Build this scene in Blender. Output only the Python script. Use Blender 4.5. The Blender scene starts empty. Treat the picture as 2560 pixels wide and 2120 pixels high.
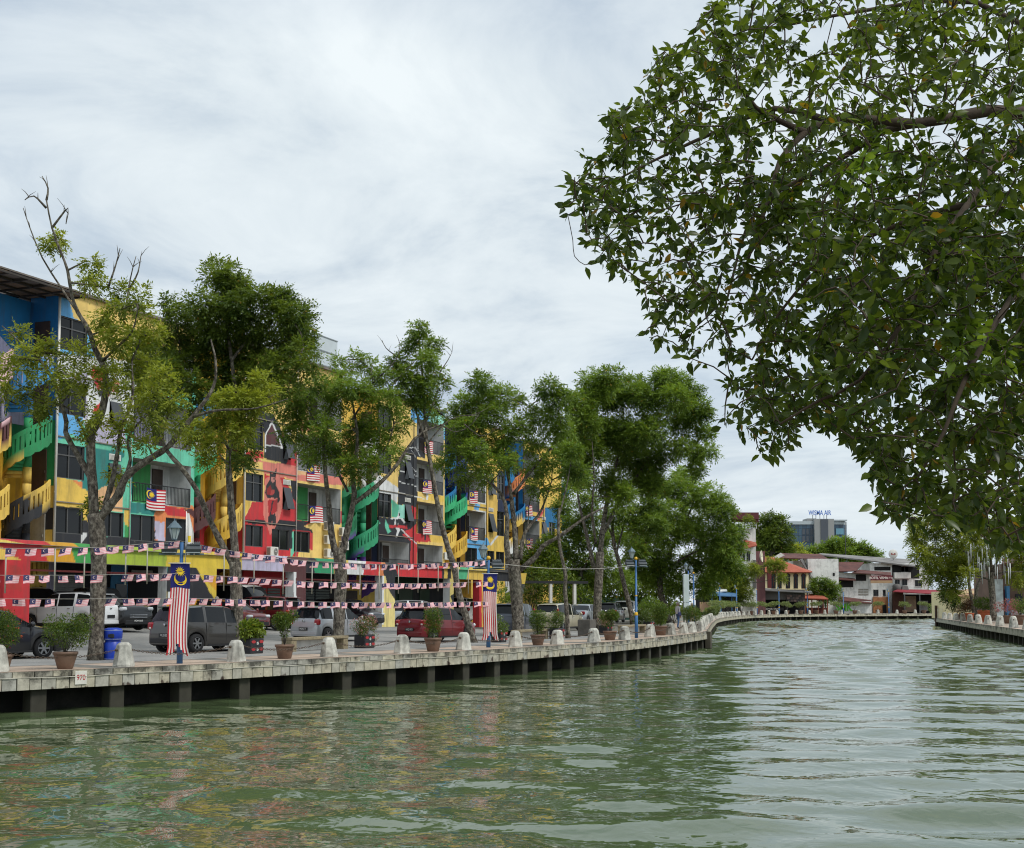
import bpy, bmesh, math, random
import numpy as np
from mathutils import Vector, Matrix
R = math.radians
rng = random.Random(7)
nrg = np.random.default_rng(7)
SC = bpy.context.scene
COL = SC.collection
# ------------------------------------------------------------------ camera
FPX, PPX, PPY, PITCH, CAMZ = 3300.0, 1280.0, 1275.0, R(4.1), 1.6
cd = bpy.data.cameras.new('camera')
cam = bpy.data.objects.new('camera', cd); COL.objects.link(cam)
cam.location = (0, 0, CAMZ)
cam.rotation_euler = (R(90) + PITCH, 0, 0)
cd.sensor_fit = 'HORIZONTAL'; cd.sensor_width = 36.0
cd.lens = FPX / 2560 * 36
cd.shift_y = (PPY - 1060) / 2560
cd.clip_start = 0.1; cd.clip_end = 6000
SC.camera = cam
# ------------------------------------------------------------------ world: overcast sky over a thin blue Nishita sky
w = bpy.data.worlds.new('World'); SC.world = w; w.use_nodes = True
wt = w.node_tree; wt.nodes.clear()
def wn(t, **k):
    n = wt.nodes.new(t)
    for a, b in k.items(): setattr(n, a, b)
    return n
SUN_EL, SUN_AZ = R(52), R(122)      # azimuth measured clockwise from +Y
sky = wn('ShaderNodeTexSky', sky_type='NISHITA', sun_disc=False, sun_elevation=SUN_EL, sun_rotation=SUN_AZ)
tc = wn('ShaderNodeTexCoord')
sep = wn('ShaderNodeSeparateXYZ'); wt.links.new(tc.outputs['Generated'], sep.inputs[0])
zc = wn('ShaderNodeMath', operation='MAXIMUM'); wt.links.new(sep.outputs[2], zc.inputs[0]); zc.inputs[1].default_value = 0.0
zo = wn('ShaderNodeMath', operation='ADD'); wt.links.new(zc.outputs[0], zo.inputs[0]); zo.inputs[1].default_value = 0.30
cx = wn('ShaderNodeMath', operation='DIVIDE'); wt.links.new(sep.outputs[0], cx.inputs[0]); wt.links.new(zo.outputs[0], cx.inputs[1])
cy = wn('ShaderNodeMath', operation='DIVIDE'); wt.links.new(sep.outputs[1], cy.inputs[0]); wt.links.new(zo.outputs[0], cy.inputs[1])
cv = wn('ShaderNodeCombineXYZ'); wt.links.new(cx.outputs[0], cv.inputs[0]); wt.links.new(cy.outputs[0], cv.inputs[1])
mp = wn('ShaderNodeMapping'); wt.links.new(cv.outputs[0], mp.inputs[0])
mp.inputs['Rotation'].default_value = (0, 0, R(40)); mp.inputs['Scale'].default_value = (0.75, 1.0, 1); mp.inputs['Location'].default_value = (3.1, 1.7, 0)
def wnoise(scale, detail, rough, dist=0.0):
    n = wn('ShaderNodeTexNoise'); n.inputs['Scale'].default_value = scale; n.inputs['Detail'].default_value = detail
    n.inputs['Roughness'].default_value = rough; n.inputs['Distortion'].default_value = dist
    wt.links.new(mp.outputs[0], n.inputs['Vector']); return n
n1 = wnoise(2.6, 10, 0.62, 0.6)
n2 = wnoise(1.0, 5, 0.55, 0.3)
r1 = wn('ShaderNodeValToRGB'); wt.links.new(n1.outputs['Fac'], r1.inputs[0])
e = r1.color_ramp.elements
e[0].position = 0.35; e[0].color = (0.50, 0.59, 0.68, 1)
e[1].position = 0.66; e[1].color = (0.82, 0.885, 0.915, 1)
m1 = e.new(0.50); m1.color = (0.69, 0.765, 0.815, 1)
cb = wn('ShaderNodeVectorMath', operation='SCALE'); wt.links.new(r1.outputs[0], cb.inputs[0]); cb.inputs['Scale'].default_value = 7.3
# cover: mostly closed, thin blue showing through low down
cov = wn('ShaderNodeMapRange'); wt.links.new(n2.outputs['Fac'], cov.inputs['Value'])
cov.inputs['From Min'].default_value = 0.33; cov.inputs['From Max'].default_value = 0.52
cov.inputs['To Min'].default_value = 0.72; cov.inputs['To Max'].default_value = 1.0
mx = wn('ShaderNodeMix', data_type='RGBA'); wt.links.new(cov.outputs[0], mx.inputs['Factor'])
wt.links.new(sky.outputs[0], mx.inputs['A']); wt.links.new(cb.outputs[0], mx.inputs['B'])
bg = wn('ShaderNodeBackground'); bg.inputs['Strength'].default_value = 0.1
wt.links.new(mx.outputs['Result'], bg.inputs['Color'])
wo = wn('ShaderNodeOutputWorld'); wt.links.new(bg.outputs[0], wo.inputs['Surface'])
# ------------------------------------------------------------------ sun behind cloud
sd = bpy.data.lights.new('sun', 'SUN'); sd.energy = 1.5; sd.angle = R(14); sd.color = (1.0, 0.965, 0.91)
so = bpy.data.objects.new('sun', sd); COL.objects.link(so)
sdir = Vector((math.sin(SUN_AZ) * math.cos(SUN_EL), math.cos(SUN_AZ) * math.cos(SUN_EL), math.sin(SUN_EL)))
so.rotation_euler = sdir.to_track_quat('Z', 'Y').to_euler()
so.location = (0, -20, 60)
vs = SC.view_settings
vs.view_transform = 'Standard'; vs.look = 'None'; vs.exposure = 0.56; vs.gamma = 1.0; vs.use_curve_mapping = False
SC.cycles.max_bounces = 8; SC.cycles.transparent_max_bounces = 8; SC.cycles.caustics_reflective = False; SC.cycles.caustics_refractive = False
SC.cycles.use_denoising = True; SC.cycles.filter_width = 1.1
# ------------------------------------------------------------------ geometry of the picture -> places in the world
CP, SP = math.cos(PITCH), math.sin(PITCH)
def ray(px, py):
    a = (px - PPX) / FPX; b = -(py - PPY) / FPX
    return Vector((a, CP - b * SP, SP + b * CP))
def atY(px, py, Y):
    d = ray(px, py); t = Y / d.y
    return Vector((d.x * t, Y, CAMZ + d.z * t))
def onZ(px, py, z=0.0):
    d = ray(px, py); t = (z - CAMZ) / d.z
    return Vector((d.x * t, d.y * t, z))
def proj(p):
    x, y, z = p[0], p[1], p[2] - CAMZ
    fw = y * CP + z * SP; up = -y * SP + z * CP
    return (PPX + FPX * x / fw, PPY - FPX * up / fw)
def ppm(Y): return FPX / Y          # photograph pixels per metre at a distance
# ------------------------------------------------------------------ materials
def lin(c):
    c = c / 255.0
    return c / 12.92 if c <= 0.04045 else ((c + 0.055) / 1.055) ** 2.4
def L(rgb): return (lin(rgb[0]), lin(rgb[1]), lin(rgb[2]))
MATS = {}
class NT:
    def __init__(s, name):
        s.m = bpy.data.materials.new(name); s.m.use_nodes = True; s.t = s.m.node_tree; s.t.nodes.clear()
        s.out = s.t.nodes.new('ShaderNodeOutputMaterial'); s.b = s.t.nodes.new('ShaderNodeBsdfPrincipled')
        s.t.links.new(s.b.outputs[0], s.out.inputs['Surface'])
    def n(s, t, **k):
        x = s.t.nodes.new(t)
        for a, b in k.items(): setattr(x, a, b)
        return x
    def l(s, a, b): s.t.links.new(a, b)
    def noise(s, scale, detail=4, rough=0.55, vec=None, dist=0):
        x = s.n('ShaderNodeTexNoise'); x.inputs['Scale'].default_value = scale; x.inputs['Detail'].default_value = detail
        x.inputs['Roughness'].default_value = rough; x.inputs['Distortion'].default_value = dist
        if vec is None:
            g = s.n('ShaderNodeNewGeometry'); vec = g.outputs['Position']
        s.l(vec, x.inputs['Vector']); return x
    def ramp(s, f, *stops):
        x = s.n('ShaderNodeValToRGB'); s.l(f, x.inputs[0]); e = x.color_ramp.elements
        while len(e) > 1: e.remove(e[-1])
        e[0].position = stops[0][0]; e[0].color = (*stops[0][1], 1)
        for p, c in stops[1:]:
            q = e.new(p); q.color = (*c, 1)
        return x
    def mix(s, f, a, b, mode='MIX'):
        x = s.n('ShaderNodeMix', data_type='RGBA', blend_type=mode)
        for v, k in ((f, 'Factor'), (a, 'A'), (b, 'B')):
            i = [q for q in x.inputs if q.name == k and (q.type == ('VALUE' if k == 'Factor' else 'RGBA'))][0]
            if hasattr(v, 'is_linked') or isinstance(v, bpy.types.NodeSocket): s.l(v, i)
            elif k == 'Factor': i.default_value = v
            else: i.default_value = (*v, 1) if len(v) == 3 else v
        return [o for o in x.outputs if o.type == 'RGBA'][0]
    def bump(s, h, strength=0.3, dist=0.02):
        x = s.n('ShaderNodeBump'); x.inputs['Strength'].default_value = strength; x.inputs['Distance'].default_value = dist
        s.l(h, x.inputs['Height']); s.l(x.outputs[0], s.b.inputs['Normal']); return x
    def pos(s, scale=(1, 1, 1)):
        g = s.n('ShaderNodeNewGeometry'); m = s.n('ShaderNodeMapping'); m.inputs['Scale'].default_value = scale
        s.l(g.outputs['Position'], m.inputs[0]); return m.outputs[0]
def M(name, rgb, rough=0.6, var=0.18, scale=2.5, bump=0.0, metal=0.0, dirt=0.0, spec=0.5, coat=0.0, streak=0.0):
    if name in MATS: return MATS[name]
    s = NT(name); c = L(rgb)
    s.b.inputs['Roughness'].default_value = rough; s.b.inputs['Metallic'].default_value = metal
    s.b.inputs['Specular IOR Level'].default_value = spec; s.b.inputs['Coat Weight'].default_value = coat
    col = None
    if var > 0:
        nz = s.noise(scale, 5, 0.6)
        lo = tuple(max(0, x * (1 - var)) for x in c); hi = tuple(min(0.9, x * (1 + var * 0.8)) for x in c)
        col = s.ramp(nz.outputs['Fac'], (0.3, lo), (0.7, hi)).outputs[0]
        if bump: s.bump(nz.outputs['Fac'], bump, 0.02)
    if streak > 0:
        nz = s.noise(1.0, 5, 0.65, s.pos((3.0, 3.0, 0.25)))
        f = s.ramp(nz.outputs['Fac'], (0.5, (0, 0, 0)), (0.72, (streak,) * 3)).outputs[0]
        col = s.mix(f, col if col else c, tuple(x * 0.35 for x in c))
    if dirt > 0:
        nz = s.noise(0.9, 7, 0.7)
        f = s.ramp(nz.outputs['Fac'], (0.48, (0, 0, 0)), (0.7, (dirt,) * 3)).outputs[0]
        col = s.mix(f, col if col else c, (0.055, 0.05, 0.042))
    if col is not None: s.l(col, s.b.inputs['Base Color'])
    else: s.b.inputs['Base Color'].default_value = (*c, 1)
    MATS[name] = s.m; return s.m
# ------------------------------------------------------------------ object helpers
def link(name, data, parent=None):
    o = bpy.data.objects.new(name, data); COL.objects.link(o)
    if parent is not None: o.parent = parent
    return o
def tag(o, label=None, cat=None, group=None, kind=None):
    if label: o['label'] = label
    if cat: o['category'] = cat
    if group: o['group'] = group
    if kind: o['kind'] = kind
    return o
def thing(name, loc, label, cat, group=None, rz=0.0):
    o = link(name, None); o.location = loc; o.rotation_euler = (0, 0, rz); o.empty_display_size = 0.3
    return tag(o, label, cat, group)
ORD = ['first', 'second', 'third', 'fourth', 'fifth', 'sixth', 'seventh', 'eighth', 'ninth', 'tenth', 'eleventh', 'twelfth', 'thirteenth', 'fourteenth',
       'fifteenth', 'sixteenth', 'seventeenth', 'eighteenth', 'nineteenth', 'twentieth']
def ordn(i):
    if i < 20: return ORD[i]
    t = ['twenty', 'thirty', 'forty', 'fifty'][(i + 1) // 10 - 2]
    u = (i + 1) % 10
    return {'twenty': 'twentieth', 'thirty': 'thirtieth', 'forty': 'fortieth', 'fifty': 'fiftieth'}[t] if u == 0 else t + '-' + ORD[u - 1]
class MB:
    """collects polygons (with a material slot and a colour per vertex) and links them as one mesh"""
    def __init__(s): s.v = []; s.f = []; s.m = []; s.c = []; s.sm = []
    def add(s, vs_, fs, m=0, smooth=False, col=None):
        b = len(s.v); s.v.extend(tuple(p) for p in vs_)
        for f in fs: s.f.append(tuple(b + i for i in f)); s.m.append(m); s.sm.append(smooth)
        if col is not None or s.c:
            while len(s.c) < b: s.c.append((1, 1, 1))
            s.c.extend([col or (1, 1, 1)] * (len(s.v) - b))
        return s
    def box(s, c, d, rz=0.0, m=0, taper=1.0, col=None, rx=0.0, bev=0.0):
        x, y, z = d[0] / 2, d[1] / 2, d[2] / 2
        if bev > 0:
            b = min(bev, x * .9, y * .9, z * .9); vs_ = []
            for zz, k in ((-z, 1), (-z + b, 0), (z - b, 0), (z, 1)):
                q = b * k
                vs_ += [(-x + q, -y + b, zz), (-x + b, -y + q, zz), (x - b, -y + q, zz), (x - q, -y + b, zz), (x - q, y - b, zz), (x - b, y - q, zz), (-x + b, y - q, zz), (-x + q, y - b, zz)]
            fs = [tuple(range(7, -1, -1)), tuple(range(24, 32))]
            for k in range(3):
                for i in range(8): j = (i + 1) % 8; fs.append((k * 8 + i, k * 8 + j, k * 8 + 8 + j, k * 8 + 8 + i))
        else:
            vs_ = [(-x, -y, -z), (x, -y, -z), (x, y, -z), (-x, y, -z)] + [(a * taper, b * taper, z) for a, b in ((-x, -y), (x, -y), (x, y), (-x, y))]
            fs = [(3, 2, 1, 0), (4, 5, 6, 7), (0, 1, 5, 4), (1, 2, 6, 5), (2, 3, 7, 6), (3, 0, 4, 7)]
        out = []
        cz, sz = math.cos(rz), math.sin(rz); cx_, sx = math.cos(rx), math.sin(rx)
        for p in vs_:
            py, pz = p[1] * cx_ - p[2] * sx, p[1] * sx + p[2] * cx_
            out.append((c[0] + p[0] * cz - py * sz, c[1] + p[0] * sz + py * cz, c[2] + pz))
        return s.add(out, fs, m, False, col)
    def poly(s, pts, m=0, col=None): return s.add(pts, [tuple(range(len(pts)))], m, False, col)
    def prism(s, pts, off, m=0, col=None):
        n = len(pts); o = Vector(off); vs_ = [Vector(p) for p in pts] + [Vector(p) + o for p in pts]
        fs = [tuple(range(n - 1, -1, -1)), tuple(range(n, 2 * n))] + [(i, (i + 1) % n, n + (i + 1) % n, n + i) for i in range(n)]
        return s.add(vs_, fs, m, False, col)
    def tube(s, path, rad, n=8, m=0, cap=True, smooth=True, col=None):
        path = [Vector(p) for p in path]; k = len(path)
        if not hasattr(rad, '__len__'): rad = [rad] * k
        t0_ = (path[1] - path[0]).normalized()
        a = Vector((0, 0, 1)) if abs(t0_.z) < 0.9 else Vector((1, 0, 0))
        u = t0_.cross(a).normalized(); vs_ = []
        for i in range(k):
            t = (path[min(i + 1, k - 1)] - path[max(i - 1, 0)])
            if t.length < 1e-9: t = t0_
            t = t.normalized(); u = (u - t * u.dot(t))
            u = u.normalized() if u.length > 1e-6 else t.orthogonal().normalized()
            vv = t.cross(u)
            for j in range(n):
                an = 2 * math.pi * j / n; vs_.append(path[i] + (u * math.cos(an) + vv * math.sin(an)) * rad[i])
        fs = [(i * n + j, i * n + (j + 1) % n, (i + 1) * n + (j + 1) % n, (i + 1) * n + j) for i in range(k - 1) for j in range(n)]
        if cap: fs += [tuple(range(n - 1, -1, -1)), tuple(range((k - 1) * n, k * n))]
        return s.add(vs_, fs, m, smooth, col)
    def lathe(s, prof, n=12, c=(0, 0, 0), m=0, smooth=True, col=None, rot=0.0):
        vs_ = [(c[0] + r * math.cos(2 * math.pi * j / n + rot), c[1] + r * math.sin(2 * math.pi * j / n + rot), c[2] + z) for r, z in prof for j in range(n)]
        k = len(prof)
        fs = [(i * n + j, i * n + (j + 1) % n, (i + 1) * n + (j + 1) % n, (i + 1) * n + j) for i in range(k - 1) for j in range(n)]
        fs += [tuple(range(n - 1, -1, -1)), tuple(range((k - 1) * n, k * n))]
        return s.add(vs_, fs, m, smooth, col)
    def ball(s, c, r, n=10, m=0, sc=(1, 1, 1)):
        k = max(4, n // 2); vs_ = []
        for i in range(k + 1):
            a = math.pi * i / k
            for j in range(n):
                b = 2 * math.pi * j / n
                vs_.append((c[0] + r * sc[0] * math.sin(a) * math.cos(b), c[1] + r * sc[1] * math.sin(a) * math.sin(b), c[2] + r * sc[2] * math.cos(a)))
        fs = [(i * n + j, (i + 1) * n + j, (i + 1) * n + (j + 1) % n, i * n + (j + 1) % n) for i in range(k) for j in range(n)]
        return s.add(vs_, fs, m, True)
    def mesh(s, name, mats):
        me = bpy.data.meshes.new(name); me.from_pydata(s.v, [], s.f)
        if not isinstance(mats, (list, tuple)): mats = [mats]
        for x in mats: me.materials.append(x)
        if len(mats) > 1: me.polygons.foreach_set('material_index', s.m)
        me.polygons.foreach_set('use_smooth', s.sm)
        if s.c:
            while len(s.c) < len(s.v): s.c.append((1, 1, 1))
            at = me.color_attributes.new('paint', 'FLOAT_COLOR', 'POINT')
            at.data.foreach_set('color', np.array([(*c, 1) for c in s.c], dtype=np.float32).ravel())
        me.update(); return me
    def build(s, name, mats, parent=None): return link(name, s.mesh(name, mats), parent)
def np_mesh(name, V, F, mat_, mi=None, mats=None, smooth=False, col=None):
    """V (n,3), F (m,k) arrays -> mesh"""
    me = bpy.data.meshes.new(name); n, (m, k) = len(V), F.shape
    me.vertices.add(n); me.vertices.foreach_set('co', V.astype(np.float32).ravel())
    me.loops.add(m * k); me.loops.foreach_set('vertex_index', F.astype(np.int32).ravel())
    me.polygons.add(m); me.polygons.foreach_set('loop_start', np.arange(0, m * k, k, dtype=np.int32))
    for x in (mats or [mat_]): me.materials.append(x)
    if mi is not None: me.polygons.foreach_set('material_index', mi.astype(np.int32))
    if smooth: me.polygons.foreach_set('use_smooth', np.ones(m, dtype=bool))
    if col is not None:
        at = me.color_attributes.new('paint', 'FLOAT_COLOR', 'POINT')
        c4 = np.ones((n, 4), dtype=np.float32); c4[:, :3] = col; at.data.foreach_set('color', c4.ravel())
    me.update(calc_edges=True); return me
# =================================================================== SETTING: river, land, quays
WZ = -1.0
def catmull(pts, step=0.5):
    out = []; P_ = [pts[0] * 2 - pts[1]] + list(pts) + [pts[-1] * 2 - pts[-2]]
    for i in range(1, len(P_) - 2):
        a, b, c, d = P_[i - 1:i + 3]; n = max(2, int((c - b).length / step))
        for k in range(n):
            t = k / n
            out.append(0.5 * ((2 * b) + (c - a) * t + (2 * a - 5 * b + 4 * c - d) * t * t + (3 * b - a - 3 * c + d) * t ** 3))
    out.append(pts[-1]); return out
qa = [onZ(*p) for p in ((0, 1682), (420, 1664.5), (770, 1647.5), (1100, 1631), (1370, 1615), (1560, 1601.5), (1690, 1589), (1768, 1579))]
d0 = (qa[0] - qa[1]).normalized()
qa = [qa[0] + d0 * 60, qa[0] + d0 * 25, qa[0] + d0 * 8] + qa
qb = [qa[-1], onZ(1778, 1562), onZ(1786, 1553.5), onZ(1797, 1546.5), onZ(1829, 1541.5), onZ(1880, 1538), onZ(1986, 1535.5), onZ(2120, 1534.4), onZ(2321, 1533.6)]
qb.append(qb[-1] + (qb[-1] - qb[-2]).normalized() * 60); qb.append(qb[-1] + (qb[-1] - qb[-2]).normalized() * 160)
QA = catmull(qa, 0.5); QB = catmull(qb, 1.0)
RB = catmull([Vector(p) for p in ((-70, -75, 0), (-6, 1.5, 0), (4, 7, 0), (10, 22.5, 0))], 1.0)[:-1] + catmull([Vector((10, 22.5, 0)), Vector((20, 50, 0)), onZ(2575, 1579), onZ(2440, 1559), onZ(2335, 1544.5)], 0.5)
RBend = RB[-1]
RB += [RBend + Vector((4, 5, 0)), RBend + Vector((60, 30, 0)), RBend + Vector((400, 120, 0))]
def frames(pl):
    n = len(pl); T = []; N = []; S = [0.0]
    for i in range(n):
        t = (pl[min(i + 1, n - 1)] - pl[max(i - 1, 0)]).normalized(); T.append(t); N.append(Vector((-t.y, t.x, 0)))
        if i: S.append(S[-1] + (pl[i] - pl[i - 1]).length)
    return T, N, S
TA, NA, SA = frames(QA); TB, NB, SB = frames(QB); TR, NR, SR = frames(RB)
def at_s(pl, S, N, s, off=0.0):
    s = max(S[0], min(S[-1] - 1e-6, s)); i = int(np.searchsorted(S, s, side='right')) - 1; i = min(i, len(pl) - 2)
    f = (s - S[i]) / (S[i + 1] - S[i]); p = pl[i].lerp(pl[i + 1], f); n = N[i].lerp(N[i + 1], f).normalized()
    return p + n * off, n
def s_for_px(px, off, pl=None, S=None, N=None):
    pl, S, N = pl or QA, S or SA, N or NA
    best = min(np.arange(30, S[-1], 0.05), key=lambda q: abs(proj(at_s(pl, S, N, q, off)[0])[0] - px) if at_s(pl, S, N, q, off)[0].y > 5 else 1e9)
    return float(best)
from mathutils.geometry import tessellate_polygon
def flat(name, pts, z, m):
    tri = tessellate_polygon([[Vector((p[0], p[1], 0)) for p in pts]]); b = MB(); b.v = [(p[0], p[1], z) for p in pts]
    for t in tri:
        a, c, d = [Vector(b.v[i]) for i in t]
        if (c - a).cross(d - a).z < 0: t = t[::-1]
        b.f.append(tuple(t)); b.m.append(0); b.sm.append(False)
    return b.build(name, m)
# --- materials of the setting
s = NT('dry_ground'); nz = s.noise(0.35, 8, 0.65); s.l(s.ramp(nz.outputs['Fac'], (0.3, (0.10, 0.095, 0.075)), (0.55, (0.17, 0.16, 0.135)), (0.75, (0.08, 0.1, 0.04))).outputs[0], s.b.inputs['Base Color']); s.b.inputs['Roughness'].default_value = 0.9; m_ground = s.m
s = NT('worn_asphalt'); nz = s.noise(0.45, 8, 0.7); nf = s.noise(22, 3, 0.6)
c = s.ramp(nz.outputs['Fac'], (0.3, (0.19, 0.188, 0.182)), (0.5, (0.30, 0.295, 0.28)), (0.72, (0.40, 0.39, 0.365))).outputs[0]
f2 = s.ramp(nf.outputs['Fac'], (0.35, (0.75,) * 3), (0.7, (1.1,) * 3)).outputs[0]
s.l(s.mix(1.0, c, f2, 'MULTIPLY'), s.b.inputs['Base Color']); s.b.inputs['Roughness'].default_value = 0.85; s.bump(nf.outputs['Fac'], 0.3, 0.01); m_asph = s.m
s = NT('river_water')
# waves: several trains of different length, crests mostly across the channel
g = s.n('ShaderNodeNewGeometry')
def wv(scale, stretch, rot, detail, dist):
    mpn = s.n('ShaderNodeMapping'); mpn.inputs['Rotation'].default_value = (0, 0, R(rot)); mpn.inputs['Scale'].default_value = (stretch, 1, 1)
    s.l(g.outputs['Position'], mpn.inputs[0]); return s.noise(scale, detail, 0.5, mpn.outputs[0], dist).outputs['Fac']
def mul(a, k):
    x = s.n('ShaderNodeMath', operation='MULTIPLY'); s.l(a, x.inputs[0])
    if isinstance(k, float): x.inputs[1].default_value = k
    else: s.l(k, x.inputs[1])
    return x.outputs[0]
def add(a, b_):
    x = s.n('ShaderNodeMath', operation='ADD'); s.l(a, x.inputs[0]); s.l(b_, x.inputs[1]); return x.outputs[0]
calm = s.n('ShaderNodeMapRange'); s.l(s.noise(0.05, 3, 0.5).outputs['Fac'], calm.inputs['Value'])
calm.inputs['From Min'].default_value = 0.35; calm.inputs['From Max'].default_value = 0.65; calm.inputs['To Min'].default_value = 0.4; calm.inputs['To Max'].default_value = 1.3
h = add(mul(wv(1.3, 1.2, 14, 1, 1.2), 0.016), add(mul(wv(3.2, 1.2, -25, 1, 1.0), 0.0065), mul(wv(9.0, 1.1, 35, 1, 0.0), 0.0005)))
h = mul(h, calm.outputs[0])
s.b.inputs['Roughness'].default_value = 0.03
bp = s.bump(h, 1.0, 1.0)
s.b.inputs['Base Color'].default_value = (0.074, 0.106, 0.047, 1); s.b.inputs['IOR'].default_value = 1.333
s.b.inputs['Specular IOR Level'].default_value = 0.5
m_water = s.m
s = NT('quay_stone'); oi = s.n('ShaderNodeObjectInfo')
v = s.n('ShaderNodeVectorMath', operation='ADD'); gg = s.n('ShaderNodeNewGeometry'); s.l(gg.outputs['Position'], v.inputs[0]); s.l(oi.outputs['Random'], v.inputs[1])
nz = s.noise(4.0, 7, 0.65, v.outputs[0]); tint = s.ramp(oi.outputs['Random'], (0.0, (0.44, 0.40, 0.32)), (0.35, (0.53, 0.485, 0.38)), (0.6, (0.40, 0.39, 0.355)), (0.85, (0.56, 0.51, 0.40)), (1.0, (0.38, 0.34, 0.265))).outputs[0]
c = s.mix(1.0, tint, s.ramp(nz.outputs['Fac'], (0.3, (0.6, 0.6, 0.58)), (0.65, (1.1, 1.1, 1.08))).outputs[0], 'MULTIPLY')
n_g = s.noise(1.6, 6, 0.7); sepz = s.n('ShaderNodeSeparateXYZ'); s.l(gg.outputs['Position'], sepz.inputs[0])
zt = s.n('ShaderNodeMapRange'); s.l(sepz.outputs[2], zt.inputs['Value']); zt.inputs['From Min'].default_value = -0.42; zt.inputs['From Max'].default_value = 0.02; zt.inputs['To Min'].default_value = -0.12; zt.inputs['To Max'].default_value = 0.13
sm_ = s.n('ShaderNodeMath', operation='ADD'); s.l(n_g.outputs['Fac'], sm_.inputs[0]); s.l(zt.outputs[0], sm_.inputs[1])
c = s.mix(s.ramp(sm_.outputs[0], (0.50, (0, 0, 0)), (0.66, (0.85,) * 3)).outputs[0], c, (0.035, 0.033, 0.026))
n_r = s.noise(3.3, 4, 0.5); zr = s.n('ShaderNodeMapRange'); s.l(sepz.outputs[2], zr.inputs['Value']); zr.inputs['From Min'].default_value = -0.45; zr.inputs['From Max'].default_value = -0.15; zr.inputs['To Min'].default_value = 0.10; zr.inputs['To Max'].default_value = -0.14
sr_ = s.n('ShaderNodeMath', operation='ADD'); s.l(n_r.outputs['Fac'], sr_.inputs[0]); s.l(zr.outputs[0], sr_.inputs[1])
c = s.mix(s.ramp(sr_.outputs[0], (0.63, (0, 0, 0)), (0.70, (0.9,) * 3)).outputs[0], c, (0.045, 0.022, 0.015))
s.l(c, s.b.inputs['Base Color']); s.b.inputs['Roughness'].default_value = 0.85; s.bump(nz.outputs['Fac'], 0.5, 0.012); m_stone = s.m
m_qconc = M('quay_concrete', (84, 78, 66), 0.9, 0.35, 1.5, 0.3, dirt=0.6)
m_pile = M('pile_concrete', (58, 56, 46), 0.9, 0.35, 2.0, 0.3, dirt=0.5)
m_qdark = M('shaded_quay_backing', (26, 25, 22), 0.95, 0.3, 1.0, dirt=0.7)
m_pink = M('pink_paving', (180, 160, 142), 0.85, 0.2, 1.4, 0.15, dirt=0.25)
m_band = M('grey_paving', (120, 118, 112), 0.85, 0.2, 1.4, 0.15, dirt=0.25)
# --- land sheets
left = list(QA) + QB[1:] + [Vector((3000, 1200, 0)), Vector((3000, 5000, 0)), Vector((-3000, 5000, 0)), Vector((-3000, -900, 0)), Vector((-300, -300, 0))]
def slim(pl, k): return pl[::k] + [pl[-1]]
left = [p + Vector((0, 0, 0)) for p in slim(QA, 4)] + slim(QB, 4)[1:] + left[-5:]
tag(flat('ground', left, -0.012, m_ground), kind='structure')
right_poly = slim(RB[:-3], 3) + RB[-3:] + [Vector((3000, 700, 0)), Vector((3000, -900, 0)), Vector((-300, -900, 0))]
tag(flat('bank_ground', right_poly[::-1], -0.012, m_ground), kind='structure')
tag(flat('water', [(-3000, -900), (3000, -900), (3000, 5000), (-3000, 5000)], WZ - 0.45, m_water), kind='structure')
# the reach in view has real waves: many crossing wave trains, higher on the open reach beyond the bend
lx = sorted([(p.y, p.x) for p in QA if p.y > 5] + [(p.y, p.x) for p in QB if p.y < 300]); rx = sorted([(p.y, p.x) for p in RB if p.y > 5])
def bankx(tab, y): return float(np.interp(y, [a for a, _ in tab], [b_ for _, b_ in tab]))
ys = [8.0]
while ys[-1] < 262: ys.append(ys[-1] + (0.22 if ys[-1] < 60 else 0.3))
ys = np.array(ys); NC = 230
xl = np.array([min(bankx(lx, y) - 1.6, (y * .0 + bankx(lx, y) - 1.6)) for y in ys]); xl = np.where(ys < lx[0][0] + 2, xl - 12, xl)
xr = np.array([bankx(rx, y) + 1.6 if y < RBend.y - 2 else 100.0 for y in ys]); xr = np.maximum(xr, xl + 5)
tt = np.linspace(0, 1, NC); GX = xl[:, None] + (xr - xl)[:, None] * tt[None]; GY = np.repeat(ys[:, None], NC, 1); GZ = np.zeros_like(GX)
wr_ = np.random.default_rng(5); wind_ = np.clip((GY - 30) / 80, 0, 1); patch = 0.75 + 0.45 * np.sin(GX * .11 + 1.7 * np.sin(GY * .045)) * np.cos(GY * .07 + GX * .05)
for i in range(38):
    lam = 0.85 * (4.2 ** wr_.random()); k_ = 2 * math.pi / lam; th = wr_.normal(R(80), R(38)); ph = wr_.uniform(0, 6.28)
    warp = .35 * lam * np.sin(GX * .23 / lam ** .3 + GY * .17 + i) ; sl = .0185 * (1 + 1.2 * wind_) * patch
    GZ += sl / k_ * np.sin(k_ * (GX * math.cos(th) + GY * math.sin(th)) + ph + warp)
GV = np.stack([GX, GY, WZ + GZ], 2).reshape(-1, 3); a = (np.arange(len(ys) - 1)[:, None] * NC + np.arange(NC - 1)[None]).ravel(); GF = np.stack([a, a + 1, a + NC + 1, a + NC], 1)
tag(link('river_water', np_mesh('river_water', GV, GF, m_water, smooth=True)), kind='structure')
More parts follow.
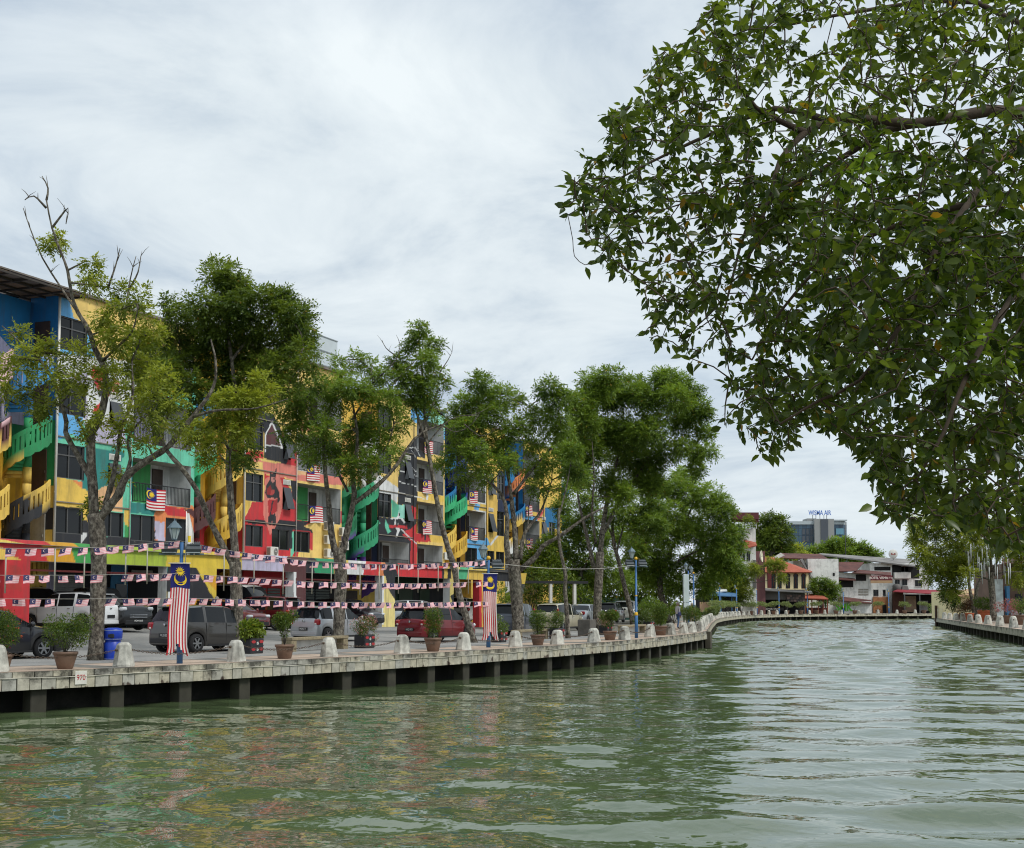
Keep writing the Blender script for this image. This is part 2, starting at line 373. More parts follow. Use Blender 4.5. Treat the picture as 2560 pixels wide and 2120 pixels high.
# --- promenade strips with grey bands, along the quay
def strip(name, pl, N, S, o0, o1, z, mats, pick, i0=0, i1=None, thick=0.0):
    b = MB(); i1 = i1 or len(pl) - 1
    for i in range(i0, i1):
        b.add([pl[i] + N[i] * o0 + Vector((0, 0, z)), pl[i + 1] + N[i + 1] * o0 + Vector((0, 0, z)), pl[i + 1] + N[i + 1] * o1 + Vector((0, 0, z)), pl[i] + N[i] * o1 + Vector((0, 0, z))], [(0, 1, 2, 3)], pick(S[i]))
    return tag(b.build(name, mats), kind='structure')
strip('promenade_paving', QA, NA, SA, 0.02, 2.7, 0.0, [m_pink, m_band], lambda q: 1 if (q % 5.2) < 1.1 else 0)
strip('promenade_paving', QB, NB, SB, 0.02, 3.2, 0.0, [m_pink, m_band], lambda q: 1 if (q % 6) < 1.5 else 0)
strip('promenade_paving', RB, NR, SR, -0.02, -3.0, 0.0, [m_pink, m_band], lambda q: 1 if (q % 6) < 1.5 else 0)
# --- quay edge beam, recessed backing and piles
def quay(label, pl, N, S, side, i0, i1, step, pile_step, pw):
    root = link('quay_wall', None); tag(root, kind='structure'); root['label'] = label
    b = MB(); idx = list(range(i0, i1, step)) + [i1]
    prof = [(0.0, 0.0), (0.035, -0.46), (0.9, -0.46), (0.9, 0.004), (0.0, 0.004)]
    prof = [(0.045, 0.004), (0.045, -0.445), (0.95, -0.445), (0.95, 0.004)]
    rows = [[pl[i] + N[i] * (o * side) + Vector((0, 0, z)) for o, z in prof] for i in idx]
    k = len(prof)
    for r in range(len(rows) - 1):
        for j in range(k):
            j2 = (j + 1) % k; q = (rows[r][j], rows[r + 1][j], rows[r + 1][j2], rows[r][j2])
            if j == 3: continue
            b.add(q, [(0, 1, 2, 3)])
    b.build('edge_beam', m_qconc, root)
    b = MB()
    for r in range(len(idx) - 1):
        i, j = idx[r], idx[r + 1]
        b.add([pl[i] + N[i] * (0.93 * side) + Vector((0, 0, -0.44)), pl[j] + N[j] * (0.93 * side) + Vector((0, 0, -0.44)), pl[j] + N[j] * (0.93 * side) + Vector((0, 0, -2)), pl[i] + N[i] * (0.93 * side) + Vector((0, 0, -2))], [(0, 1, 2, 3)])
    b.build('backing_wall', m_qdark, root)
    pm = MB(); pm.box((0, 0, -1.2), (pw, 0.4, 1.55), bev=0.02); pme = pm.mesh('pile', m_pile)
    q = S[i0] + 0.6
    while q < S[i1]:
        p, n = at_s(pl, S, N, q, 0.32 * side); o = link('pile', pme, root); o.location = p; o.rotation_euler.z = math.atan2(n.y, n.x) + R(90); q += pile_step
    return root
iA = next(i for i, q in enumerate(SA) if q > 45)
quayA = quay('stone faced river quay with chained bollards along the car park', QA, NA, SA, 1, iA, len(QA) - 1, 3, 2.15, 0.42)
iBe = next(i for i, q in enumerate(SB) if q > 330)
quayB = quay('far concrete quay curving below the riverside restaurants', QB, NB, SB, 1, 0, min(iBe, len(QB) - 1), 3, 2.4, 0.4)
iR = next(i for i, q in enumerate(RB) if q.y > 55)
quayC = quay('concrete quay of the opposite bank with flower pots', RB, NR, SR, -1, iR, len(RB) - 3, 2, 2.6, 0.36)
# stones of the near quay: two courses, each stone its own piece
tl = []
for k in range(4):
    b = MB(); b.box((0, 0, 0), (1.0, 0.06, 1.0), bev=0.012); me = b.mesh('stone', m_stone)
    for v_ in me.vertices: v_.co.y += 0.006 * math.sin(v_.index * 7.1 + k)
    tl.append(me)
s_left = s_for_px(-30, 0.0); cnt = 0
rest = MB()
for (z0, z1) in ((-0.445, -0.15), (-0.142, 0.0)):
    q = s_left
    while q < SA[-1] - 0.5:
        wd = rng.uniform(0.30, 0.44) if z1 < -0.1 else rng.uniform(0.42, 0.62)
        p, n = at_s(QA, SA, NA, q + wd / 2, 0.018 + rng.uniform(-0.014, 0.010))
        if q + wd > SA[-1]: break
        o = link('stone', tl[rng.randrange(4)], quayA); cnt += 1
        o.location = p + Vector((0, 0, (z0 + z1) / 2)); o.rotation_euler = (rng.uniform(-.02, .02), 0, math.atan2(n.y, n.x) + R(90))
        o.scale = (wd - 0.02, 1, z1 - z0 - 0.008); q += wd
for pl, S, N, sd_, root, q0, q1 in ((QB, SB, NB, 1, quayB, 0.2, 290.0), (RB, SR, NR, -1, quayC, SR[iR], SR[-4])):
    b = MB(); q = q0
    while q < q1:
        wd = rng.uniform(0.5, 0.8); p, n = at_s(pl, S, N, q + wd / 2, 0.022 * sd_); b.box((p.x, p.y, -0.22), (wd - 0.02, 0.06, 0.44), math.atan2(n.y, n.x) + R(90)); q += wd
    tag(b.build('stone_facing', m_stone, root), kind='stuff')
# corner return where the quay turns
p, n = QA[-1], NA[-1]
b = MB(); b.box((p.x + 0.1, p.y + 0.25, -0.5), (0.35, 0.5, 1.0), math.atan2(n.y, n.x), bev=0.03); b.build('corner_block', m_qconc, quayA)
# --- cable stapled along the stones
b = MB(); q = s_left; pts = []
while q < SA[-1]:
    p, n = at_s(QA, SA, NA, q, -0.035); pts.append(p + Vector((0, 0, -0.155 + 0.012 * math.sin(q * 1.7)))); q += 0.8
b.tube(pts, 0.009, 5); tag(b.build('cable', M('pale_cable', (205, 200, 185), 0.6, 0), None), 'pale cable stapled along the near stone quay face', 'cable')
# --- number plate 970
pq = s_for_px(203, 0.0); p, n = at_s(QA, SA, NA, pq, -0.028)
yaw = math.atan2(n.y, n.x) - R(90)      # local -Y faces the river
t970 = thing('number_plate', p + Vector((0, 0, -0.2)), 'white 970 plate with red numerals on the stone quay', 'sign', None, yaw)
b = MB(); b.box((0, 0, 0), (0.32, 0.012, 0.33), bev=0.004); b.build('plate', M('white_plate', (226, 222, 212), 0.5, 0.1, 6, dirt=0.25), t970)
def text(name, body, size, m, parent, loc, rx=R(90), rz=0.0, ext=0.002, bold=0.0, sx=1.0, align='CENTER'):
    cu = bpy.data.curves.new(name, 'FONT'); cu.body = body; cu.size = size; cu.align_x = align; cu.align_y = 'CENTER'; cu.extrude = ext; cu.offset = bold
    o = bpy.data.objects.new(name, cu); COL.objects.link(o); bpy.context.view_layer.update()
    me = bpy.data.meshes.new_from_object(o); bpy.data.objects.remove(o); me.materials.append(m)
    o = link(name, me, parent); o.location = loc; o.rotation_euler = (rx, 0, rz); o.scale = (sx, 1, 1); return o
text('numerals', '970', 0.19, M('sign_red', (170, 28, 44), 0.5, 0), t970, (0, -0.009, 0.0), bold=0.001, sx=0.85)
# --- car park: a sheet that climbs gently away from the river
qd = np.array([(p.x, p.y) for p in QA[::4]])
def zg(x, y):
    d = math.sqrt(float(np.min((qd[:, 0] - x) ** 2 + (qd[:, 1] - y) ** 2)))
    t = min(1.0, max(0.0, (d - 7.0) / 15.0)); t = t * t * (3 - 2 * t)
    hx = min(1.0, max(0.0, (x + 17) / 9.0)); return t * (0.5 * (1 - hx) + 0.25 * hx)
def onG(px, py):
    """point on the car park seen at a pixel"""
    z = 0.0
    for _ in range(12):
        p = onZ(px, py, z); z = 0.5 * z + 0.5 * zg(p.x, p.y)
    return Vector((p.x, p.y, zg(p.x, p.y)))
gx = np.arange(-62, 30.1, 1.0); gy = np.arange(-10, 175.1, 1.0)
b = MB(); rows = {}
offs = [2.72, 4, 6, 8, 10, 12, 14, 16, 18, 20, 22, 25, 30, 40, 60, 90]
grid = []
for i in range(0, len(QA), 3):
    grid.append([QA[i] + NA[i] * o for o in offs])
sub = [Vector((p.x, p.y, 0.004 + zg(p.x, p.y))) for r in grid for p in r]; k = len(offs)
fs = [(r * k + c_, (r + 1) * k + c_, (r + 1) * k + c_ + 1, r * k + c_ + 1) for r in range(len(grid) - 1) for c_ in range(k - 1)]
b.add(sub, fs, 0, True); tag(b.build('car_park', m_asph), kind='structure')
# =================================================================== PAINTED APARTMENT BLOCKS
UX, UY = math.sin(R(22.5)), math.cos(R(22.5)); NX, NY = UY, -UX
RZ_F = R(67.5)
AX, AY = -14.55, 75.0
def fac(px, py, off=0.0):
    d = ray(px, py); t = (AX * NX + AY * NY + off) / (d.x * NX + d.y * NY)
    x, y, z = d.x * t, d.y * t, CAMZ + d.z * t
    return ((x - AX) * UX + (y - AY) * UY - FS0, z)
FS0 = 0.0; FS0 = fac(132, 1300)[0]
def F(s_, z=0.0, off=0.0):
    q = s_ + FS0; return Vector((AX + UX * q + NX * off, AY + UY * q + NY * off, z))
ZO = {'1': (0, 640), '2': (0, 1020), '3': (300, 700), '4': (400, 1020), '6': (800, 1000), '7': (1000, 960)}
def zp(k, x, y): return (ZO[k][0] + x / 4.14, ZO[k][1] + y / 4.14)
s = NT('painted_plaster'); at = s.n('ShaderNodeAttribute', attribute_name='paint')
nz = s.noise(0.9, 7, 0.65); n2_ = s.noise(1.2, 6, 0.7, s.pos((2.2, 2.2, 0.22)))
c = s.mix(1.0, at.outputs['Color'], s.ramp(nz.outputs['Fac'], (0.28, (0.72, 0.72, 0.72)), (0.5, (0.95, 0.95, 0.95)), (0.72, (1.12, 1.12, 1.12))).outputs[0], 'MULTIPLY')
c = s.mix(s.ramp(n2_.outputs['Fac'], (0.5, (0, 0, 0)), (0.72, (0.65,) * 3)).outputs[0], c, s.mix(0.75, c, (0.08, 0.075, 0.065)))
n3_ = s.noise(5, 5, 0.75); c = s.mix(s.ramp(n3_.outputs['Fac'], (0.66, (0, 0, 0)), (0.72, (0.35,) * 3)).outputs[0], c, (0.5, 0.48, 0.42))
s.l(c, s.b.inputs['Base Color']); s.b.inputs['Roughness'].default_value = 0.72; s.bump(nz.outputs['Fac'], 0.25, 0.015); m_paint = s.m
s = NT('tinted_glass'); s.b.inputs['Base Color'].default_value = (0.012, 0.014, 0.016, 1); s.b.inputs['Roughness'].default_value = 0.08; s.b.inputs['Specular IOR Level'].default_value = 0.25; m_glass = s.m
m_alu = M('dark_aluminium', (84, 84, 84), 0.45, 0.1); m_rail = M('black_railing', (30, 30, 33), 0.5, 0.1)
m_door = M('brown_door', (66, 50, 42), 0.6, 0.25, 3); m_white = M('white_plaster', (214, 212, 206), 0.75, 0.12, 1.2, streak=0.35)
m_gdoor = M('grey_door', (150, 148, 140), 0.6, 0.2, 3, streak=0.4); m_roofd = M('roof_concrete', (120, 112, 104), 0.85, 0.3, 1.0, dirt=0.5)
m_ceil = M('balcony_soffit', (170, 166, 158), 0.8, 0.15, 1.0, streak=0.3)
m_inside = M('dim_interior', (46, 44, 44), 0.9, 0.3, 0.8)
m_acw = M('appliance_white', (222, 220, 212), 0.5, 0.08, 4, dirt=0.12); m_acg = M('appliance_grille', (70, 72, 74), 0.6, 0.1)
YEL, YEL2, GOLD = (236, 198, 92), (240, 206, 120), (222, 164, 44)
RED, PINK, PEACH, ORG = (205, 52, 58), (226, 132, 118), (238, 190, 140), (232, 140, 84)
BLK, TEAL, MINT, GRN, DGR = (40, 42, 48), (48, 132, 126), (110, 204, 172), (72, 168, 92), (28, 118, 72)
BLU, LBL, WHT, LAV, MAR, NAV, PUR, AQUA = (28, 120, 176), (104, 178, 232), (226, 228, 228), (196, 190, 214), (92, 52, 54), (34, 44, 72), (98, 62, 150), (158, 226, 208)
def inpoly(X, Y, pl):
    r = np.zeros(X.shape, bool); j = len(pl) - 1
    for i in range(len(pl)):
        xi, yi = pl[i]; xj, yj = pl[j]
        if yi != yj:
            r ^= ((yi > Y) != (yj > Y)) & (X < (xj - xi) * (Y - yi) / (yj - yi) + xi)
        j = i
    return r
def painted(X, Z, base, layers, off=0.0):
    """colours for points (s, z) of a wall; layers are outlines in facade metres"""
    C_ = np.zeros((len(X), 3), np.float32); C_[:] = L(base)
    wx = X + 0.025 * np.sin(Z * 3.1 + X * 1.7) + 0.012 * np.sin(Z * 11 + 1.3); wz = Z + 0.02 * np.sin(X * 2.9 + Z * 1.9) + 0.012 * np.sin(X * 9)
    for col, zone, pts in layers:
        pl = [fac(*zp(zone, *p), off) if zone in ZO else (fac(*p, off) if zone == 'px' else p) for p in pts]
        C_[inpoly(wx, wz, pl)] = L(col)
    return C_
def paint_grid(xs, zs, holes, base, layers, sx, step=0.065, off=0.0):
    """wall x from xs[0] to xs[1] (facade metres), holes [(x0,x1,z0,z1)]; returns verts in local frame (x - sx, 0, z), quads, colours"""
    gx = set([xs[0], xs[1]]); gz = set([zs[0], zs[1]])
    for h_ in holes: gx |= {h_[0], h_[1]}; gz |= {h_[2], h_[3]}
    def fill(a):
        a = sorted(q for q in a); out = []
        for i in range(len(a) - 1):
            n = max(1, round((a[i + 1] - a[i]) / step)); out += [a[i] + (a[i + 1] - a[i]) * k / n for k in range(n)]
        return np.array(out + [a[-1]])
    gx, gz = fill(gx), fill(gz); nx, nz_ = len(gx), len(gz)
    X, Z = np.meshgrid(gx, gz); X = X.ravel(); Z = Z.ravel()
    cxs = (gx[:-1] + gx[1:]) / 2; czs = (gz[:-1] + gz[1:]) / 2; keep = np.ones((nz_ - 1, nx - 1), bool)
    for h_ in holes: keep &= ~(((cxs > h_[0]) & (cxs < h_[1]))[None, :] & ((czs > h_[2]) & (czs < h_[3]))[:, None])
    jj, ii = np.nonzero(keep); a = jj * nx + ii
    Fq = np.stack([a, a + 1, a + nx + 1, a + nx], 1)
    V = np.stack([X - sx, np.zeros_like(X), Z], 1)
    return V, Fq, painted(X, Z, base, layers, off)
def zcol(bands, z):
    for zt, c_ in bands:
        if z < zt: return L(c_)
    return L(bands[-1][1])
FLZ = [3.72, 6.66, 9.66, 12.6]
def win(root, x0, x1, z0, z1, style='slide', y=0.10):
    """aluminium window: frame with panes"""
    w_ = link('window', None, root); fr = MB(); t = 0.045; xc, zc_ = (x0 + x1) / 2, (z0 + z1) / 2
    def bar(a, b_, c_, d_): fr.box(((a + b_) / 2, y - 0.01, (c_ + d_) / 2), (b_ - a, 0.05, d_ - c_))
    bar(x0, x1, z0, z0 + t); bar(x0, x1, z1 - t, z1); bar(x0, x0 + t, z0 + t, z1 - t); bar(x1 - t, x1, z0 + t, z1 - t)
    pans = [(x0 + t, x1 - t, z0 + t, z1 - t)]
    if style in ('slide', 'cross'): bar(xc - 0.03, xc + 0.03, z0 + t, z1 - t)
    if style == 'cross': zq = z0 + (z1 - z0) * 0.68; bar(x0 + t, xc - 0.03, zq - .03, zq + .03); bar(xc + .03, x1 - t, zq - .03, zq + .03)
    # sill and reveals close the hole
    fr.box((xc, 0.06, z0 - 0.001), (x1 - x0, 0.12, 0.004)); fr.box((xc, 0.06, z1 + 0.001), (x1 - x0, 0.12, 0.004))
    fr.box((x0 - 0.001, 0.06, zc_), (0.004, 0.12, z1 - z0)); fr.box((x1 + 0.001, 0.06, zc_), (0.004, 0.12, z1 - z0))
    fr.build('frame', m_alu, w_)
    halves = ((x0 + t, xc - 0.02), (xc + 0.02, x1 - t)) if style in ('slide', 'cross') else ((x0 + t, x1 - t),)
    for a, b_ in halves:
        pn = MB(); pn.box(((a + b_) / 2, y + 0.015 + rng.uniform(0, .02), zc_), (b_ - a, 0.012, z1 - z0 - 2 * t)); pn.build('pane', m_glass, w_)
    return w_
def top_hung(root, x0, x1, z0, z1):
    """small dark awning window tilted open, with a vent grille above"""
    w_ = link('window', None, root); b_ = MB(); h_ = z1 - z0; a = R(14)
    b_.box(((x0 + x1) / 2, -math.sin(a) * h_ / 2 - 0.02, z1 - math.cos(a) * h_ / 2), (x1 - x0 - .06, 0.04, h_), rx=-a); b_.build('sash', M('awning_sash', (62, 64, 68), 0.4, 0.1), w_)
    b_ = MB(); b_.box(((x0 + x1) / 2, 0.09, (z0 + z1) / 2), (x1 - x0, 0.02, h_)); b_.build('pane', m_glass, w_)
    b_ = MB(); b_.box(((x0 + x1) / 2, -0.02, z1 + 0.32), ((x1 - x0) * 0.95, 0.03, 0.3))
    for k in range(5): b_.box(((x0 + x1) / 2, -0.045, z1 + 0.2 + k * 0.055), ((x1 - x0) * 0.8, 0.025, 0.02))
    b_.build('vent', m_white, root)
def railing(parent, x0, x1, z0, h_=0.95, y=0.0, name='railing', m=None, side=None):
    b_ = MB(); t = 0.035
    b_.box(((x0 + x1) / 2, y, z0 + h_), (x1 - x0, 0.05, 0.045)); b_.box(((x0 + x1) / 2, y, z0 + 0.08), (x1 - x0, 0.035, 0.03))
    n = max(2, int((x1 - x0) / 0.115))
    for k in range(n + 1):
        x = x0 + (x1 - x0) * k / n; b_.box((x, y, z0 + h_ / 2 + 0.03), (0.018 if k % 10 else 0.04, 0.018, h_ - 0.06))
    return b_.build(name, m or m_rail, parent)
def bay(root, x0, x1, z0, z1, cols, dep=1.35, door_right=True, rail=True):
    """recessed balcony with sliding door, timber door and railing"""
    bc = link('balcony', None, root); b_ = MB(); W_ = x1 - x0; xm = x0 + W_ * 0.36
    q = lambda pts, c_: b_.add(pts, [(0, 1, 2, 3)], 0, False, L(c_))
    q([(x0, dep, z0), (xm, dep, z0), (xm, dep, z1), (x0, dep, z1)], BLK)
    q([(xm, dep, z0), (xm + W_ * .3, dep, z0), (xm + W_ * .3, dep, z1), (xm, dep, z1)], cols[0])
    q([(xm + W_ * .3, dep, z0), (x1, dep, z0), (x1, dep, z1), (xm + W_ * .3, dep, z1)], cols[1])
    q([(x0, 0, z0), (x0, dep, z0), (x0, dep, z1), (x0, 0, z1)], cols[2]); q([(x1, dep, z0), (x1, 0, z0), (x1, 0, z1), (x1, dep, z1)], cols[1])
    q([(x0, 0, z0), (x1, 0, z0), (x1, dep, z0), (x0, dep, z0)], (120, 116, 110)); q([(x0, dep, z1), (x1, dep, z1), (x1, 0, z1), (x0, 0, z1)], (176, 172, 164))
    b_.build('recess', m_paint, bc)
    b_ = MB(); b_.box(((x0 + xm) / 2, dep - 0.04, z0 + 1.02), (xm - x0 - 0.06, 0.05, 2.02)); b_.box(((x0 + xm) / 2, dep - 0.08, z0 + 1.02), (0.05, 0.05, 2.02)); b_.build('sliding_door', [m_glass], bc)
    xd = x1 - W_ * (0.32 if door_right else 0.5)
    b_ = MB(); b_.box((xd + 0.42, dep - 0.04, z0 + 1.0), (0.85, 0.06, 2.0), bev=0.01); b_.box((xd + 0.12, dep - 0.09, z0 + 1.0), (0.05, 0.04, 0.12)); b_.build('door', m_door, bc)
    if rail: railing(bc, x0 + 0.02, x1 - 0.02, z0 + 0.0, 0.98, 0.04)
    return bc
def spiral(root, cx_, cy_, bands, z0, nst, Rr=1.02, treads=True, a0=115, a1=352, name='spiral_stair'):
    st = link(name, None, root)
    b_ = MB(); b_.lathe([(0.2, z0), (0.2, z0 + nst * 2.97 + 0.6)], 12, (cx_, cy_, 0)); zs_ = b_.v
    b_ = MB(); nz_ = nst * 4
    for k in range(nz_): b_.lathe([(0.2, z0 + k * 0.74), (0.2, z0 + (k + 1) * 0.74)], 12, (cx_, cy_, 0), col=zcol(bands, z0 + k * .74 + .3))
    b_.build('newel', m_paint, st)
    zt = lambda th, k: z0 + k * 2.96 + (2.96 * min(th, 300) / 300 if th > 0 else 0)
    for k in range(nst):
        # parapet with slots
        b_ = MB(); th = a0
        def seg(t0_, t1_, lo0, hi0, lo1=None, hi1=None):
            for rr, fl in ((Rr, 1), (Rr - 0.07, -1)):
                pts = []
                for t_, lo, hi in ((t0_, lo0, hi0), (t1_, lo1 if lo1 is not None else lo0, hi1 if hi1 is not None else hi0)):
                    a = R(t_); x, y = cx_ + rr * math.cos(a), cy_ + rr * math.sin(a); z_ = zt(t_, k); pts += [(x, y, z_ + lo), (x, y, z_ + hi)]
                b_.add([pts[0], pts[2], pts[3], pts[1]], [(0, 1, 2, 3)])
            a_, c_ = R(t0_), R(t1_); hi = hi0; z1_, z2_ = zt(t0_, k) + hi, zt(t1_, k) + hi
            b_.add([(cx_ + Rr * math.cos(a_), cy_ + Rr * math.sin(a_), z1_), (cx_ + Rr * math.cos(c_), cy_ + Rr * math.sin(c_), z2_), (cx_ + (Rr - .07) * math.cos(c_), cy_ + (Rr - .07) * math.sin(c_), z2_), (cx_ + (Rr - .07) * math.cos(a_), cy_ + (Rr - .07) * math.sin(a_), z1_)], [(0, 1, 2, 3)])
        i = 0
        while th < a1 - 0.1:
            t2 = min(a1, th + 4.0); sc_ = -0.30 - 0.07 * abs(math.sin(R(th * 7.5)))
            seg(th, t2, 0.72, 0.95); seg(th, t2, sc_, 0.12)
            if i % 3 != 1: seg(th, t2, 0.12, 0.72)
            th = t2; i += 1
        b_.c = [zcol(bands, v_[2] - 0.3 + 0.25 * math.sin(v_[0] * 3 + v_[1] * 2)) for v_ in b_.v]
        b_.build('parapet', m_paint, st)
        for j in range(20):
            t0_ = j * 15; ta, tb = R(t0_), R(t0_ + 15.5); z_ = zt(t0_ + 15, k); b2 = MB()
            if not treads and j % 2: continue
            if treads and not (100 <= t0_ <= 300): continue
            pts = [(cx_ + 0.15 * math.cos(ta), cy_ + 0.15 * math.sin(ta)), (cx_ + (Rr - .06) * math.cos(ta), cy_ + (Rr - .06) * math.sin(ta)), (cx_ + (Rr - .06) * math.cos(tb), cy_ + (Rr - .06) * math.sin(tb)), (cx_ + 0.15 * math.cos(tb), cy_ + 0.15 * math.sin(tb))]
            b2.prism([(p[0], p[1], z_ - 0.17) for p in pts], (0, 0, 0.17), col=zcol(bands, z_)); b2.build('tread', m_paint, st)
        ta, tb = R(300), R(368); z_ = zt(300, k); n = 5; b2 = MB()
        arc = [(cx_ + (Rr - .05) * math.cos(ta + (tb - ta) * q / n), cy_ + (Rr - .05) * math.sin(ta + (tb - ta) * q / n), z_ - 0.16) for q in range(n + 1)]
        b2.prism([(cx_, cy_, z_ - .16)] + arc, (0, 0, 0.15), col=zcol(bands, z_)); b2.build('landing', m_paint, st)
    return st
def aircon(loc, rz, label):
    o = thing('air_conditioner', loc, label, 'air conditioner', 'outdoor units on the painted blocks', rz)
    b_ = MB(); b_.box((0, 0, 0.29), (0.8, 0.3, 0.55), bev=0.015); b_.build('casing', m_acw, o)
    b_ = MB(); b_.lathe([(0.2, 0), (0.2, 0.012)], 18, (0, 0, 0)); me = b_.mesh('fan', m_acg); f_ = link('fan', me, o); f_.location = (0.1, -0.152, 0.29); f_.rotation_euler = (R(90), 0, 0)
    b_ = MB(); b_.lathe([(0.05, 0), (0.05, 0.01)], 10, (0, 0, 0.014))
    for k in range(3):
        for a in range(24):
            a0_, a1_ = 2 * math.pi * a / 24, 2 * math.pi * (a + 1) / 24; r_ = 0.1 + k * 0.05
            b_.box((r_ * math.cos((a0_ + a1_) / 2), r_ * math.sin((a0_ + a1_) / 2), 0.02), (0.008, r_ * 0.27, 0.008), (a0_ + a1_) / 2)
    g_ = b_.build('grille', m_acw, o); g_.location = (0.1, -0.152, 0.29); g_.rotation_euler = (R(90), 0, 0)
    b_ = MB()
    for k in range(7): b_.box((-0.408, 0, 0.12 + k * 0.06), (0.012, 0.2, 0.03))
    b_.build('side_grille', m_acg, o); return o
def block(s0_, W_, label, base, layers, top, wins, bays, stair_bands, stair2_bands, side_bands, top2=None, hungs=(), doors_g=False, back_bands=None, tr=True):
    root = thing('apartment_block', F(s0_), label, 'building', 'painted apartment blocks in a row', RZ_F)
    holes = [(s0_ + a, s0_ + b_, c_, d_) for a, b_, c_, d_, *_ in wins] + [(s0_ + a, s0_ + b_, c_, d_) for a, b_, c_, d_, *_ in bays]
    holes += [(s0_ + a, s0_ + b_, c_, d_) for a, b_, c_, d_ in hungs]
    V, Fq, C_ = paint_grid((s0_, s0_ + W_), (0.0, top), holes, base, layers, s0_)
    link('wall', np_mesh('wall', V, Fq, m_paint, col=C_), root)
    for w_ in wins: win(root, *w_)
    for w_ in hungs: top_hung(root, *w_)
    for w_ in bays: bay(root, *w_)
    b_ = MB(); b_.tube([(0.02, -.08, 3.9), (0.02, -.08, top - .4)], .06, 8); b_.tube([(W_ * .5, -.07, 3.9), (W_ * .5 + .02, -.07, top - .6)], .03, 6); b_.build('downpipe', m_white if s0_ < 20 else m_rail, root)
    # ledges between the storeys
    for z_ in FLZ[1:]:
        b_ = MB(); b_.box((W_ * 0.26, -0.03, z_ - 0.36), (W_ * 0.5, 0.055, 0.05), col=zcol([(99, MINT)], 0) if False else (0.25, 0.22, 0.18)); b_.build('ledge', m_paint, root)
    # body: side walls, back, roof
    b_ = MB(); D = 9.0
    def sidewall(x, y0, y1, bands, flip):
        z_ = 0.0
        while z_ < top - 0.01:
            z2_ = min(top, z_ + 0.5); q = [(x, y0, z_), (x, y1, z_), (x, y1, z2_), (x, y0, z2_)]
            b_.add(q if flip else q[::-1], [(0, 1, 2, 3)], 0, False, zcol(bands, z_ + .25)); z_ = z2_
    sidewall(0, 0, 1.6, side_bands, True); b_.build('side_wall', m_paint, root); b_ = MB(); sidewall(W_, 0, 1.6, stair2_bands, False)
    b_.build('side_wall', m_paint, root)
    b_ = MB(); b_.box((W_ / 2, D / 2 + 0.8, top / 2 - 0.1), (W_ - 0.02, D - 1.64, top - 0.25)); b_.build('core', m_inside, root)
    b_ = MB(); b_.box((W_ / 2, D / 2 - 0.02, top + 0.05), (W_ + 0.3, D + 0.35, 0.14)); b_.build('roof', m_roofd, root)
    # recess behind the stairs, to the left of this block
    bb = back_bands or side_bands; b_ = MB(); z_ = 0
    while z_ < top - 0.5:
        z2_ = min(top - 0.5, z_ + 0.5); b_.add([(-4.6, 1.6, z_), (0, 1.6, z_), (0, 1.6, z2_), (-4.6, 1.6, z2_)], [(0, 1, 2, 3)], 0, False, zcol(bb, z_ + .25)); z_ = z2_
    b_.build('stairwell_wall', m_paint, root)
    for k, z_ in enumerate(FLZ):
        b_ = MB(); b_.box((-0.035, 0.85, z_ + 1.0), (0.06, 0.86, 2.02)); b_.box((-0.08, 0.5, z_ + 1.0), (0.05, 0.04, 0.12)); b_.build('stair_door', m_gdoor if (doors_g and k == 0) else m_door, root)
    spiral(root, -1.32, 0.35, stair_bands, FLZ[0] - 3.4, 4, treads=tr)
    spiral(root, W_ + 1.25, 0.75, stair2_bands, FLZ[0] - 3.0, 4, treads=False, a0=150, a1=340)
    return root
H_ = 2.97
def std_wins(k0=0): return [(0.06, 2.0, 4.86, 6.07, 'slide'), (3.2, 4.9, 4.86, 6.05, 'slide'), (5.45, 7.3, 4.75, 6.05, 'slide'), (8.2, 10.1, 4.75, 6.05, 'slide'),
                            (0.06, 2.0, 7.4, 8.98, 'cross'), (0.06, 2.0, 7.4 + H_, 8.98 + H_, 'cross'), (0.06, 2.0, 7.4 + 2 * H_, 8.95 + 2 * H_, 'cross')]
